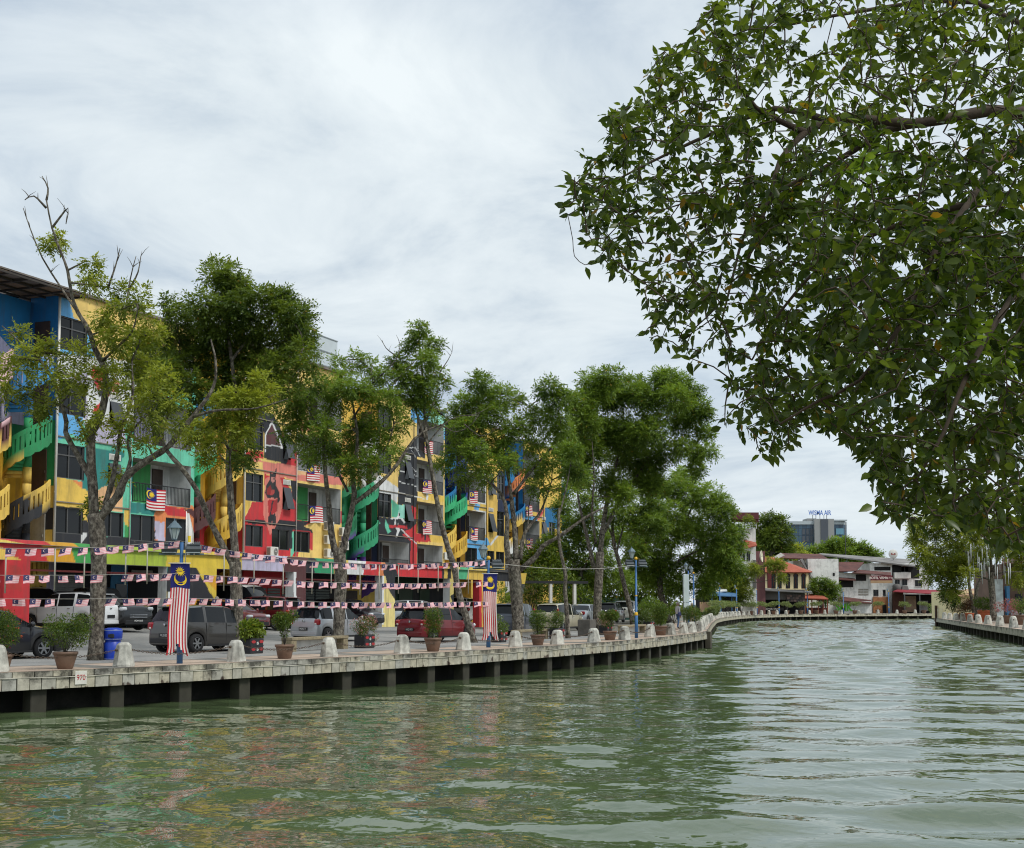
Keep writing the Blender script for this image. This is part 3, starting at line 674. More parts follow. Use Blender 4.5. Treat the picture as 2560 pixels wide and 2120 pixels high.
# ---- block 1 (blue, mint, yellow, black)
lay1 = [(LBL, '1', [(560, 200), (900, 300), (1000, 1100), (870, 1500), (560, 1500)]), (YEL2, '1', [(690, 330), (760, 640), (880, 700), (1040, 1060), (2400, 1200), (2400, 300)]), (WHT, '1', [(560, 1000), (1500, 1100), (1740, 1739), (900, 1739), (560, 1500)]),
        (LAV, '1', [(700, 1250), (900, 1200), (900, 1700), (700, 1600)]), (RED, '1', [(960, 1120), (1060, 1180), (1120, 1330), (1010, 1390), (930, 1240)]), (RED, '1', [(960, 1600), (1140, 1400), (1080, 1560), (1000, 1660)]), (BLK, '1', [(1000, 1400), (1200, 1310), (1230, 1400), (1030, 1460)]), (PINK, '1', [(1180, 1280), (1240, 1300), (1220, 1430), (1150, 1400)]),
        (LBL, '2', [(545, -100), (860, -60), (860, 300), (545, 330)]), (LAV, '2', [(860, 160), (1280, 150), (1320, 420), (1000, 380)]),
        (MINT, '2', [(545, 250), (620, 340), (700, 250), (860, 330), (1000, 340), (1100, 380), (1400, 380), (2100, 380), (2100, 620), (1280, 520), (545, 420)]),
        (TEAL, '2', [(850, 405), (1290, 450), (1270, 560), (1140, 560), (1140, 790), (1000, 850), (850, 925)]), (TEAL, '2', [(1340, 540), (1739, 560), (1739, 1050), (1340, 900)]),
        (MINT, '2', [(1265, 520), (1345, 540), (1345, 1090), (1265, 1080)]), (YEL, '2', [(540, 690), (740, 745), (850, 840), (1000, 850), (920, 900), (920, 1180), (850, 1170), (545, 1150)]),
        (ORG, '2', [(740, 745), (850, 760), (850, 840)]), (PEACH, '2', [(1000, 855), (1140, 790), (1270, 765), (1270, 1085), (1000, 1050)]),
        (TEAL, '2', [(1340, 970), (1650, 1010), (1590, 1105), (1340, 1085)]), (ORG, '2', [(1650, 1010), (2100, 1020), (2100, 1700), (1590, 1370), (1590, 1105)]),
        (BLK, '2', [(500, 1110), (560, 1010), (850, 1150), (930, 1180), (1060, 1100), (1060, 1320), (1600, 1370), (2100, 1390), (2100, 1900), (500, 1900)]),
        (YEL, '2', [(1290, 1040), (1340, 1060), (1340, 1230), (1290, 1200)]), (GRN, '2', [(1290, 1200), (1338, 1230), (1338, 1340), (1285, 1330)]), (WHT, '2', [(832, 1285), (905, 1295), (890, 1340), (860, 1370), (838, 1400)]), (LAV, '2', [(1590, 1170), (1702, 1180), (1702, 1372), (1605, 1368)]), (BLK, '2', [(1590, 1290), (1606, 1260), (1606, 1370), (1590, 1365)]),
        (BLK, '2', [(560, 1010), (850, 1040), (850, 1300), (560, 1290)]), (RED, '4', [(40, 1010), (240, 1040), (310, 1130), (200, 1120), (90, 1120), (40, 1060)]), (MAR, '4', [(240, 1040), (355, 1060), (355, 1150)])]
bays1 = [(5.5, 10.25, FLZ[k], FLZ[k] + 2.2, c_, 1.35, True, True) for k, c_ in ((1, (GRN, WHT, TEAL)), (2, (LAV, WHT, LBL)), (3, (WHT, WHT, LBL)))]
b1_st = [(4.3, YEL), (5.9, BLK), (7.6, YEL), (9.9, (44, 150, 92)), (12.4, (70, 160, 224)), (99, LAV)]
B1 = block(0.0, 10.55, 'blue, mint and black painted apartment block with yellow to blue spiral stair', MINT, lay1, 16.1, std_wins(), bays1, b1_st, [(5.4, (150, 30, 40)), (7.6, MAR), (9.6, (60, 190, 130)), (11, WHT), (99, BLU)],
           [(4.8, YEL), (6.1, BLK), (6.8, YEL), (10.0, (34, 140, 80)), (99, (24, 112, 170))], hungs=[(3.7, 4.6, 7.3, 8.4), (3.7, 4.6, 10.3, 11.4)], doors_g=True, back_bands=[(4.8, YEL), (8.6, (214, 166, 40)), (10.2, DGR), (12.9, BLU), (99, BLU)])
# ---- block 2 (red with the standing figure)
FIG = [(PINK, '4', [(1085, 740), (1150, 700), (1240, 720), (1275, 820), (1270, 960), (1240, 1150), (1140, 1320), (1070, 1130), (1075, 950)]),
       (BLK, '4', [(1140, 650), (1160, 690), (1185, 660), (1200, 610), (1205, 660), (1195, 720), (1205, 800), (1240, 880), (1235, 960), (1215, 990), (1215, 940), (1110, 930), (1085, 880), (1100, 800), (1130, 760), (1140, 720)]),
       ((226, 150, 140), '4', [(1152, 712), (1185, 712), (1188, 760), (1170, 778), (1152, 762)]), (BLK, '4', [(1152, 722), (1186, 722), (1186, 732), (1152, 732)]), ((150, 40, 42), '4', [(1105, 830), (1150, 800), (1150, 900), (1100, 890)]), ((190, 70, 66), '4', [(1150, 850), (1185, 845), (1180, 900), (1140, 905)]),
       ((176, 44, 48), '4', [(1115, 950), (1215, 950), (1215, 1070), (1130, 1125)]), (BLK, '4', [(1160, 960), (1175, 960), (1150, 1110), (1140, 1110)]), (BLK, '4', [(1120, 1120), (1200, 1085), (1200, 1210), (1165, 1210), (1165, 1130), (1155, 1210), (1120, 1215)])]
lay2 = [(YEL2, '3', [(0, -200), (2200, -200), (2200, 1900), (0, 1900)]), (YEL2, '4', [(860, 380), (2200, 420), (2200, 0), (860, 0)]), (BLK, '6', [(-830, -50), (-600, -60), (-560, 200), (-830, 150)]),
        (RED, '4', [(780, 150), (900, 190), (900, 440), (1070, 450), (1070, 530), (860, 520)]), (BLK, '4', [(980, 40), (1180, 60), (1260, 240), (1420, 380), (1425, 480), (1310, 585), (1072, 520), (1085, 270)]), (RED, '4', [(1250, 240), (1290, 260), (1280, 300)]), (RED, '4', [(1370, 480), (1425, 450), (1425, 620), (1310, 580), (1330, 520)]), (PINK, '4', [(1430, 150), (1620, 180), (1600, 240), (1440, 240)]),
        (WHT, '4', [(1150, 138), (1166, 138), (1276, 412), (1264, 416), (1158, 162), (1098, 290), (1086, 290)]), (MAR, '4', [(1158, 168), (1202, 268), (1110, 252)]), (MAR, '4', [(1108, 268), (1208, 282), (1258, 404), (1096, 376), (1092, 300)]), (WHT, '4', [(1090, 280), (1102, 280), (1092, 450), (1080, 450)]), (WHT, '4', [(1090, 374), (1268, 404), (1268, 416), (1090, 386)]),
        (YEL2, '4', [(860, 520), (1070, 540), (1070, 660), (860, 650)]), (PINK, '4', [(940, 500), (1000, 530), (1070, 550), (1420, 600), (1700, 660), (1900, 690), (1900, 800), (1690, 785), (1420, 750), (1080, 680), (1060, 600), (930, 560)]), (PEACH, '4', [(1420, 600), (1560, 625), (1560, 700), (1420, 690)]), (YEL2, '4', [(870, 540), (1065, 570), (1065, 655), (870, 640)]),
        (YEL, '4', [(860, 650), (940, 660), (940, 990), (860, 1140)]), (RED, '4', [(950, 980), (1080, 955), (1080, 690), (1280, 720), (1410, 960), (1410, 1000), (2000, 1080), (2000, 1560), (860, 1520), (850, 1160), (880, 1130)]), (BLK, '4', [(1280, 740), (1420, 750), (1420, 990), (1370, 930), (1350, 780), (1280, 780)]),
        (BLK, '4', [(890, 1150), (1080, 1160), (1560, 1170), (1500, 1220), (1640, 1250), (1640, 1300), (1370, 1250), (1110, 1230), (1080, 1210), (920, 1195)]), (YEL2, '4', [(1490, 1225), (1600, 1170), (2000, 1200), (2000, 1600), (1420, 1560), (1440, 1460), (1580, 1470), (1580, 1260)]), (MINT, '4', [(1370, 1270), (1412, 1290), (1400, 1470), (1350, 1560), (1350, 1460), (1370, 1450)]), (BLK, '4', [(1180, 1230), (1370, 1250), (1370, 1460), (1170, 1450)])] + FIG
bays2 = [(5.72, 10.9, FLZ[k], FLZ[k] + 2.25, c_, 1.35, True, True) for k, c_ in ((1, (GRN, WHT, BLK)), (2, (WHT, WHT, RED)), (3, (YEL2, WHT, YEL2)))]
B2 = block(15.06, 11.05, 'red and yellow painted apartment block with the mural of a standing figure', YEL2, lay2, 16.3, [(0.3, 2.05, 4.88, 6.09, 'slide'), (3.0, 4.9, 4.8, 6.0, 'slide'), (5.4, 7.2, 4.75, 6.0, 'slide')] + [(0.28, 2.0, 7.45 + H_ * k, 9.03 + H_ * k, 'cross') for k in range(3)], bays2,
           [(5.6, (214, 170, 50)), (99, YEL)], [(5.6, PUR), (9.0, (36, 128, 84)), (99, (240, 190, 110))], [(6.0, RED), (99, YEL)], hungs=[(4.1, 4.95, 7.2, 8.5), (4.1, 4.95, 10.2, 11.5)], back_bands=[(6.0, (176, 36, 44)), (99, (226, 180, 50))])
# ---- block 3 (yellow with the black guitar neck and the acrobat)
lay3 = [(LBL, '6', [(940, 80), (1300, 100), (1300, 420), (1000, 240), (940, 200)]), (AQUA, '6', [(1130, 100), (1300, 150), (1300, 330), (1130, 220)]),
        (BLK, '6', [(870, 550), (1000, 370), (1010, 1110), (995, 1290), (870, 1220), (870, 1085), (805, 1080), (812, 800), (830, 640)]), (BLK, '6', [(1000, 370), (1090, 560), (1090, 600), (1000, 590)]), (WHT, '6', [(588, 760), (810, 905), (800, 1065), (740, 1025), (590, 960)]), (WHT, '6', [(520, 700), (600, 770), (600, 900), (520, 860)]),
        ((88, 184, 150), '6', [(738, 1025), (815, 1085), (815, 1220), (738, 1212)]), (AQUA, '6', [(815, 1085), (886, 1090), (880, 1228), (815, 1220)]), (RED, '6', [(945, 1095), (995, 1105), (990, 1235), (958, 1230)]),
        (BLK, '6', [(585, 1210), (995, 1230), (995, 1760), (585, 1760)]), (RED, '6', [(860, 1345), (940, 1340), (1000, 1275), (1290, 1380), (1290, 1470), (1005, 1470), (1005, 1760), (935, 1760), (940, 1455), (850, 1400), (880, 1370)]), (YEL, '6', [(1120, 1385), (1290, 1400), (1290, 1480), (1145, 1465)]), (BLK, '6', [(1080, 1380), (1098, 1380), (1098, 1455), (1080, 1450)]),
        (MINT, '6', [(580, 1230), (625, 1280), (580, 1275)]), (MINT, '6', [(680, 1240), (710, 1290), (720, 1340), (740, 1360), (700, 1385), (670, 1300)]), (WHT, '6', [(815, 1160), (830, 1175), (826, 1210), (800, 1240), (812, 1310), (828, 1350), (800, 1425), (785, 1420), (800, 1350), (765, 1300), (775, 1230), (800, 1205)]), (RED, '6', [(715, 1295), (900, 1295), (905, 1330), (720, 1320)]), (WHT, '6', [(830, 1335), (845, 1335), (1005, 1490), (1000, 1500)]),
        (WHT, '6', [(730, 1220), (850, 1215), (890, 1260), (870, 1275), (840, 1230), (735, 1235)])]
for (a, b_, c_, d_) in ((825, 732, 890, 748), (818, 845, 995, 895), (810, 960, 1090, 1022), (860, 625, 890, 660), (950, 700, 998, 740), (965, 770, 998, 782), (945, 520, 990, 590), (980, 480, 1040, 590), (915, 485, 990, 500)):
    lay3.append((WHT, '6', [(a, b_ - 4), (c_, d_ - 4), (c_, d_ + 4), (a, b_ + 4)]))
lay3 += [(BLK, '6', [(815, 1172), (832, 1165), (828, 1205), (812, 1200)]), (BLK, '6', [(780, 1240), (800, 1232), (806, 1300), (792, 1320)]), (YEL, '6', [(1090, 960), (1290, 985), (1290, 1060), (1090, 1040)]), (WHT, '6', [(1098, 950), (1122, 955), (1120, 1032), (1098, 1030)])]
bays3 = [(5.85, 10.3, FLZ[k], FLZ[k] + 2.3, c_, 1.35, True, True) for k, c_ in ((1, (GOLD, WHT, GOLD)), (2, (WHT, WHT, (26, 96, 150))), (3, (WHT, WHT, TEAL)))] + [(0.35, 4.7, FLZ[0], FLZ[0] + 2.2, (BLK, WHT, BLK), 1.35, True, True), (6.0, 10.2, FLZ[0], FLZ[0] + 2.2, (BLK, WHT, WHT), 1.35, True, True)]
B3 = block(30.85, 10.5, 'yellow painted apartment block with a black guitar neck mural', YEL2, lay3, 15.9, [(0.2, 2.0, 7.5 + H_ * k, 9.13 + H_ * k, 'cross') for k in range(3)], bays3,
           [(4.6, PUR), (9.4, (52, 158, 112)), (99, WHT)], [(7.2, YEL), (9.6, (60, 180, 120)), (99, BLU)], [(6.4, NAV), (9.9, (40, 140, 100)), (10.7, WHT), (99, YEL)], hungs=[(4.0, 4.9, 7.4, 8.6), (4.0, 4.9, 10.4, 11.6)], back_bands=[(4.4, PUR), (9.0, (36, 128, 84)), (99, YEL)], tr=False)
# ---- block 4 (stained yellow with navy edge, mirrored plan)
lay4 = [((232, 192, 96), '7', [(880, 960), (1100, 960), (1100, 1720), (880, 1720)]), (NAV, '7', [(1010, 900), (1090, 900), (1090, 1360), (1010, 1330)]), (WHT, '7', [(600, 900), (890, 900), (890, 1560), (840, 1560)]), (YEL, '7', [(670, 1200), (890, 1250), (890, 1320), (670, 1290)]), (LBL, '7', [(780, 1230), (830, 1250), (815, 1310), (765, 1295)]),
        (LBL, '7', [(660, 1600), (900, 1590), (940, 1680), (900, 1739), (900, 1900), (660, 1900)]), (YEL, '7', [(900, 1680), (1100, 1560), (1100, 1900), (900, 1900)]), (WHT, '7', [(930, 1650), (1010, 1560), (1020, 1575), (935, 1680)])]
bays4 = [(0.3, 3.8, FLZ[k], FLZ[k] + 2.25, c_, 1.35, True, True) for k, c_ in ((1, (GOLD, WHT, GOLD)), (2, (WHT, WHT, YEL)), (3, (WHT, WHT, BLU)))]
B4 = block(45.1, 7.85, 'stained yellow apartment block with navy corner and flags on two balconies', YEL, lay4, 15.9, [(0.3, 2.2, 4.6, 6.0, 'slide'), (4.2, 5.6, 4.7, 5.9, 'slide'), (6.0, 7.7, 4.7, 5.9, 'slide')] + [(6.2, 7.7, 7.2 + H_ * k, 9.2 + H_ * k, 'cross') for k in range(3)], bays4,
           [(7.3, (232, 188, 70)), (9.6, (64, 190, 128)), (99, (40, 60, 140))], [(6.6, WHT), (8.4, YEL), (99, BLU)], [(6.0, YEL), (99, NAV)], hungs=[(4.4, 5.4, 7.4, 8.9), (4.4, 5.4, 10.4, 11.7)], back_bands=[(7.0, YEL), (9.4, DGR), (99, NAV)], tr=False)
# ---- block 5 (light blue, mostly behind trees)
lay5 = [(LBL, '7', [(1265, 1320), (1420, 1380), (1420, 1500), (1265, 1400)]), (WHT, '7', [(1200, 1600), (1600, 1600), (1600, 2000), (1200, 2000)]), (PINK, '7', [(1420, 1290), (1500, 1300), (1450, 1400), (1420, 1420)]), (RED, '7', [(1420, 1290), (1480, 1330), (1440, 1380)]), (BLU, '7', [(1500, 1280), (1640, 1280), (1640, 1500), (1500, 1480)])]
bays5 = [(0.3, 3.9, FLZ[k], FLZ[k] + 2.25, (WHT, WHT, BLU), 1.35, True, True) for k in (1, 2, 3)]
B5 = block(56.9, 9.5, 'light blue and white apartment block mostly hidden behind the trees', YEL, lay5, 15.6, [(0.3, 2.2, 4.7, 6.0, 'slide'), (6.0, 7.7, 4.7, 5.9, 'slide'), (6.2, 7.7, 7.4, 9.0, 'cross')], bays5,
           [(6.6, WHT), (8.6, YEL), (10.4, BLU), (99, ORG)], [(99, BLU)], [(8.4, YEL), (99, BLU)], hungs=[(4.4, 5.4, 7.4, 8.9)], tr=False)
# ---- end of the next block on the left of the frame (its pink stair and lilac wall)
b0 = thing('apartment_block', F(-4.7), 'lilac and blue apartment block cut by the picture edge', 'building', 'painted apartment blocks in a row', RZ_F)
b_ = MB(); b_.box((-5, 4.5, 7.7), (10, 9, 15.4), col=L(LAV)); b_.build('wall', m_paint, b0)
b_ = MB()
for (z0_, z1_, c_) in ((13.0, 15.6, BLU), (9.8, 13.0, LAV)): b_.add([(0.02, 1.58, z0_), (4.68, 1.58, z0_), (4.68, 1.58, z1_), (0.02, 1.58, z1_)], [(0, 1, 2, 3)], 0, False, L(c_))
b_.add([(0.02, 1.57, 12.9), (4.0, 1.57, 12.9), (0.02, 1.57, 15.4)], [(0, 1, 2)], 0, False, L(LAV)); b_.build('painted_band', m_paint, b0)
spiral(b0, 1.05, 0.5, [(8.5, YEL), (9.3, MAR), (99, (236, 196, 200))], FLZ[0] - 3.8, 4, treads=False)
for k in range(4): aircon(F(-2.95, 9.5 + k * 0.82, -1.05), RZ_F, 'white outdoor unit, %s from the top of the stack by the pink stair' % ORD[3 - k])
# ---- canopy over the stairwell of block 1
cn = thing('roof_canopy', F(-9, 15.55), 'brown slatted roof canopy over the blue stairwell at top of frame edge', 'canopy', None, RZ_F)
b_ = MB(); b_.box((4.8, 0.3, 0.32), (9.9, 2.8, 0.07)); b_.build('roof_sheet', m_roofd, cn)
mb_ = M('canopy_panel', (128, 104, 80), 0.8, 0.3, 1.0, dirt=0.4)
for i in range(8):
    for j in range(3):
        if (i, j) in ((5, 0), (4, 0)): continue
        b_ = MB(); b_.box((0.6 + i * 1.2, -0.65 + j * 0.92, 0.24), (1.1, 0.84, 0.03)); b_.build('panel', mb_, cn)
b_ = MB()
for i in range(9): b_.box((i * 1.2, 0.3, 0.2), (0.08, 2.8, 0.1))
for j in range(4): b_.box((4.8, -1.07 + j * 0.92, 0.185), (9.9, 0.07, 0.08))
b_.build('rafters', M('canopy_frame', (60, 54, 48), 0.7, 0.2), cn)
# ---- rooftop cladding behind block 2
p = F(17.5, 15.0, -9.0); rt = thing('rooftop_building', p, 'pale grey clad rooftop building rising behind the dark tree', 'building', None, RZ_F)
q0 = fac(843, 900, -9.0); q1 = fac(843, 852, -9.0)
b_ = MB(); b_.box(((q0[0] - 17.5) - 1.4, 1.5, (q1[1] - 15) / 2 - 0.5), (2.8, 3.0, q1[1] - 15 + 1)); b_.build('cladding', M('pale_cladding', (196, 206, 210), 0.6, 0.06, 1.0), rt)
b_ = MB()
for k in range(3): b_.box(((q0[0] - 17.5) - 1.4, -0.02, (q1[1] - 15) - 0.05 - k * 1.1), (2.84, 0.06, 0.07))
b_.build('trim', M('grey_trim', (150, 158, 162), 0.5, 0), rt)
# ---- air conditioners on the fronts
aircon(F(15.06 + 2.55, 4.35, 0.35), RZ_F, 'single outdoor unit on the red wall below the mural')
for k in range(3): aircon(F(*(lambda q: (q[0], q[1]))(fac(812, 1305 + k * 34)), 0.3) - Vector((0, 0, 0.55)), RZ_F, 'white outdoor unit, %s of the three stacked left of the green stair' % ('top', 'middle', 'bottom')[k])
for k in range(2): aircon(F(*(lambda q: (q[0], q[1]))(fac(851, 1320 + k * 34)), 0.25) - Vector((0, 0, 0.55)), RZ_F, 'smaller outdoor unit beside the green stair, %s of two' % ('upper', 'lower')[k])
aircon(F(*fac(1114, 1400)) , RZ_F, 'outdoor unit on the terrace below the yellow stair')
# ---- painted arcade along the ground floor
OFF = 4.0
def fa(px, py): return fac(px, py, OFF)
beam_cols = [(RED, -60, 95, 95, 130), (GOLD, 95, 170, 130, 195), ((66, 160, 80), 170, 262, 195, 262), ((168, 190, 66), 262, 415, 262, 415), ((226, 198, 70), 415, 560, 415, 540), ((226, 198, 70), 540, 606, 540, 606), (LAV, 606, 716, 606, 705), (MAR, 716, 765, 705, 765), (BLK, 765, 778, 765, 792),
             ((44, 150, 104), 778, 835, 792, 835), (YEL, 835, 866, 835, 866), (WHT, 866, 910, 866, 908), (RED, 910, 950, 908, 945), (ORG, 950, 956, 945, 962), (BLK, 956, 985, 962, 1000), ((214, 52, 58), 985, 1105, 1000, 1105), (BLK, 1105, 1110, 1105, 1110), (YEL, 1110, 1119, 1110, 1119), (BLK, 1119, 1128, 1119, 1128), (YEL2, 1128, 1146, 1128, 1146), ((90, 192, 140), 1146, 1172, 1146, 1164), (YEL, 1172, 1216, 1164, 1216), (BLK, 1216, 1300, 1216, 1300)]
lay_b = [(c_, 'abs', [(fa(a, 1390)[0], 4.3), (fa(b2, 1390)[0], 4.3), (fa(d_, 1430)[0], 3.0), (fa(e_, 1430)[0], 3.0)]) for c_, a, b2, e_, d_ in beam_cols]
sb0, sb1 = -9.0, 46.0
arc = thing('painted_arcade', F(0, 0, OFF), 'multicoloured ground floor arcade with painted beam and pillars', 'arcade', None, RZ_F)
V, Fq, C_ = paint_grid((sb0, sb1), (3.36, 4.02), [], YEL, lay_b, 0.0, 0.07, OFF); link('beam', np_mesh('beam', V, Fq, m_paint, col=C_), arc)
V2 = V.copy(); V2[:, 1] = -0.14 + 0.0; V2[:, 2] = 4.02 + (V[:, 2] - 3.36) * 0.22
link('beam_coping', np_mesh('beam_coping', V2, Fq, m_paint, col=np.minimum(C_ * 1.15 + 0.03, 0.9)), arc)
b_ = MB(); b_.box(((sb0 + sb1) / 2, 0.02, 4.16), (sb1 - sb0, 0.30, 0.02)); b_.box(((sb0 + sb1) / 2, -0.072, 4.012), (sb1 - sb0, 0.13, 0.012)); b_.box(((sb0 + sb1) / 2, 2.05, 3.66), (sb1 - sb0, 3.9, 0.12)); b_.box(((sb0 + sb1) / 2, 0.16, 3.352), (sb1 - sb0, 0.3, 0.012)); b_.box(((sb0 + sb1) / 2, 0.31, 3.7), (sb1 - sb0, 0.02, 0.68)); b_.build('terrace_slab', m_ceil, arc)
def pillar(px0, px1, cols, name='pillar', depth=0.5):
    a, b2 = fa(px0, 1500)[0], fa(px1, 1500)[0]; k = MB(); z_ = 0.0; n = 14
    lay = cols[1]; V, Fq, C_ = paint_grid((a, b2), (0.0, 3.36), [], cols[0], lay, 0.0, 0.06, OFF); V = V.copy()
    o = link(name, None, arc); V[:, 1] = -0.012; link('front', np_mesh('front', V, Fq, m_paint, col=C_), o)
    k.add([(a, -0.012, 0), (a, depth, 0), (a, depth, 3.36), (a, -0.012, 3.36)], [(3, 2, 1, 0)], 0, False, L(cols[2])); k.add([(b2, -0.012, 0), (b2, depth, 0), (b2, depth, 3.36), (b2, -0.012, 3.36)], [(0, 1, 2, 3)], 0, False, L(cols[2])); k.add([(a, depth, 0), (b2, depth, 0), (b2, depth, 3.36), (a, depth, 3.36)], [(3, 2, 1, 0)], 0, False, L(cols[2])); k.build('sides', m_paint, o)
pillar(8, 73, (RED, [((188, 60, 56), 'px', [(20, 1410), (50, 1420), (55, 1480), (15, 1470)])], RED))
pillar(-90, -60, (RED, [], RED))
pillar(416, 540, ((224, 196, 72), [(BLK, 'px', [(420, 1405), (480, 1400), (545, 1520), (545, 1620), (416, 1620), (416, 1440)]), (GOLD, 'px', [(505, 1440), (560, 1440), (560, 1500)]), (WHT, 'px', [(420, 1480), (432, 1474), (430, 1495), (418, 1496)]), (TEAL, 'px', [(416, 1410), (420, 1405), (416, 1450)]), (GOLD, 'px', [(410, 1510), (500, 1500), (540, 1520), (530, 1530), (410, 1530)])], WHT), 'painted_wall')
pillar(733, 764, (MAR, [(WHT, 'px', [(733, 1420), (740, 1425), (740, 1560), (733, 1560)])], WHT))
pillar(955, 987, ((232, 214, 140), [(BLK, 'px', [(960, 1420), (990, 1430), (992, 1510), (970, 1470)]), (WHT, 'px', [(950, 1430), (960, 1430), (958, 1560), (950, 1560)])], WHT))
pillar(1124, 1134, ((236, 214, 130), [(BLK, 'px', [(1126, 1490), (1140, 1480), (1140, 1530)])], WHT))
pillar(1198, 1212, (YEL, [(RED, 'px', [(1196, 1300), (1204, 1300), (1204, 1620), (1196, 1620)])], RED))
# shop fronts under the terrace
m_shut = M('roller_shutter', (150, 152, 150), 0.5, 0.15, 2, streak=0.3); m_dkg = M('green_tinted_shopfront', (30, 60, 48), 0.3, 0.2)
sh = thing('shop_row', F(0, 0, 0.06), 'dim shop fronts under the painted arcade', 'shops', None, RZ_F)
def shop(x0, x1, z0, z1, m, name, y=0.0, col=None):
    k = MB(); k.box(((x0 + x1) / 2, y, (z0 + z1) / 2), (x1 - x0, 0.06, z1 - z0), col=L(col) if col else None); return k.build(name, m, sh)
def shutter(px0, px1):
    a, b2 = fac(px0, 1500, 0.1)[0], fac(px1, 1500, 0.1)[0]; k = MB(); z_ = 0.4
    while z_ < 2.9: k.box(((a + b2) / 2, -0.02, z_ + 0.05), (b2 - a, 0.05, 0.095), rx=R(12)); z_ += 0.105
    k.build('roller_shutter', m_shut, sh)
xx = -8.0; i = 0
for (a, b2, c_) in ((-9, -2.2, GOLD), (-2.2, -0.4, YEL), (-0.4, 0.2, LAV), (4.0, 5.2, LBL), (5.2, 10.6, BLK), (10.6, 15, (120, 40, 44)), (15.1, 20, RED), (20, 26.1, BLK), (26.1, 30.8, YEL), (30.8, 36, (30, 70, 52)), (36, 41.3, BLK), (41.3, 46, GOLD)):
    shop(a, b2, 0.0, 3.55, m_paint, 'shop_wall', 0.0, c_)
shutter(135, 210); shop(4.3, 5.1, 0.3, 2.6, m_glass, 'shop_door', -0.05)
for (a, b2) in ((16.0, 17.3), (17.5, 18.8), (19.0, 20.2), (21, 22.6), (22.8, 24.4)):
    k = MB(); nl = 9
    for j in range(nl): k.box(((a + b2) / 2, -0.07, 1.2 + j * 0.16), (b2 - a, 0.05, 0.12), rx=R(25))
    k.build('louvre_window', M('louvre_glass', (120, 130, 128), 0.25, 0.1), sh)
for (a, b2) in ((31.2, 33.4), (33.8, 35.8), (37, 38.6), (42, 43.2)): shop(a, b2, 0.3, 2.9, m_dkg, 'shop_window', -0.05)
shop(5.4, 7.0, 2.75, 3.3, m_white, 'sign_board', -0.08); shop(26.6, 28, 0.3, 2.5, m_door, 'shop_door', -0.05)
for (px0, px1, c_) in ((75, 416, (150, 62, 58)), (560, 735, (150, 62, 58)), (765, 955, (150, 70, 60))):
    a, b2 = fa(px0, 1440)[0], fa(px1, 1440)[0]; k = MB(); k.box(((a + b2) / 2, -OFF + 0.5, 3.0), (b2 - a, 0.06, 0.08)); k.build('hanging_rail', M('rust_red_rail', c_, 0.6, 0.2), sh)
# =================================================================== STREET FURNITURE
m_boll = M('whitewashed_concrete', (196, 194, 184), 0.85, 0.3, 5.0, 0.5, dirt=0.9, streak=0.9)
m_iron = M('rusty_chain', (92, 78, 66), 0.6, 0.3, 20, metal=0.4)
def bollard_mesh(v):
    b = MB(); prof = [(0.29, 0.0), (0.285, 0.05), (0.215, 0.46), (0.19, 0.56), (0.13, 0.625), (0.06, 0.635)]
    b.lathe(prof, 8, smooth=False, rot=R(22.5))
    me = b.mesh('bollard_body', m_boll)
    for q in me.vertices: q.co.x *= 1 + 0.04 * math.sin(v * 3 + q.index); q.co.y *= 1 + 0.04 * math.cos(v * 5 + q.index * 2); q.co.z *= 1 + .02 * math.sin(v * 1.7)
    return me
bm_ = [bollard_mesh(k) for k in range(5)]
b = MB(); b.tube([(0, -0.26, 0.44), (0, 0.26, 0.44)], 0.035, 8); eye_me = b.mesh('chain_eye', m_iron)
def bollard(p, n, label, k, sc=1.0):
    o = thing('bollard', p, label, 'bollard', 'white concrete bollards along the quays', math.atan2(n.y, n.x)); o.scale = (sc * rng.uniform(.94, 1.05), sc * rng.uniform(.94, 1.05), sc * rng.uniform(.93, 1.04)); o.rotation_euler.x = rng.uniform(-.03, .03); o.rotation_euler.y = rng.uniform(-.03, .03)
    link('post', bm_[k % 5], o); link('chain_eye', eye_me, o); return o
def link_mesh(n=8):
    b_ = MB(); path = []
    for i in range(n + 1):
        a = 2 * math.pi * i / n; path.append((0.042 * math.cos(a), 0.022 * math.sin(a), 0))
    b_.tube(path, 0.008, 5, cap=False); return b_
def chain(a, b2, label, sag=0.16):
    n = max(4, int((b2 - a).length / 0.072)); lm = link_mesh(); o = MB()
    base = np.array(lm.v); 
    for i in range(n):
        t = (i + 0.5) / n; p = a.lerp(b2, t); p.z -= sag * 4 * t * (1 - t); d = (b2 - a).normalized(); d.z = -sag * 4 * (1 - 2 * t) / (b2 - a).length; d.normalize()
        up = Vector((0, 0, 1)); sd_ = d.cross(up).normalized(); up = sd_.cross(d)
        if i % 2: sd_, up = up, -sd_
        Mx = np.array([d, sd_, up]); V = base @ Mx + np.array(p); o.add([tuple(v_) for v_ in V], lm.f, 0, True)
    return tag(o.build('chain', m_iron), label, 'chain', 'chains between the bollards')
BPX = [-6, 310, 592, 822, 1006, 1159, 1288, 1394, 1484, 1562, 1625, 1677, 1709, 1730, 1745]
bs = []
for i, px in enumerate(BPX):
    q = s_for_px(px, 0.5); p, n = at_s(QA, SA, NA, q, 0.5); bs.append(p)
    bollard(p, n, 'weathered white bollard, %s along the near car park quay' % ORD[i], i)
for i in range(len(bs) - 1):
    d = (bs[i + 1] - bs[i]).normalized()
    if i < 13: chain(bs[i] + d * 0.2 + Vector((0, 0, .44)), bs[i + 1] - d * 0.2 + Vector((0, 0, .44)), 'rusty chain slung between the %s and %s near bollards' % (ORD[i], ORD[i + 1]))
q = 4.0; i = 0
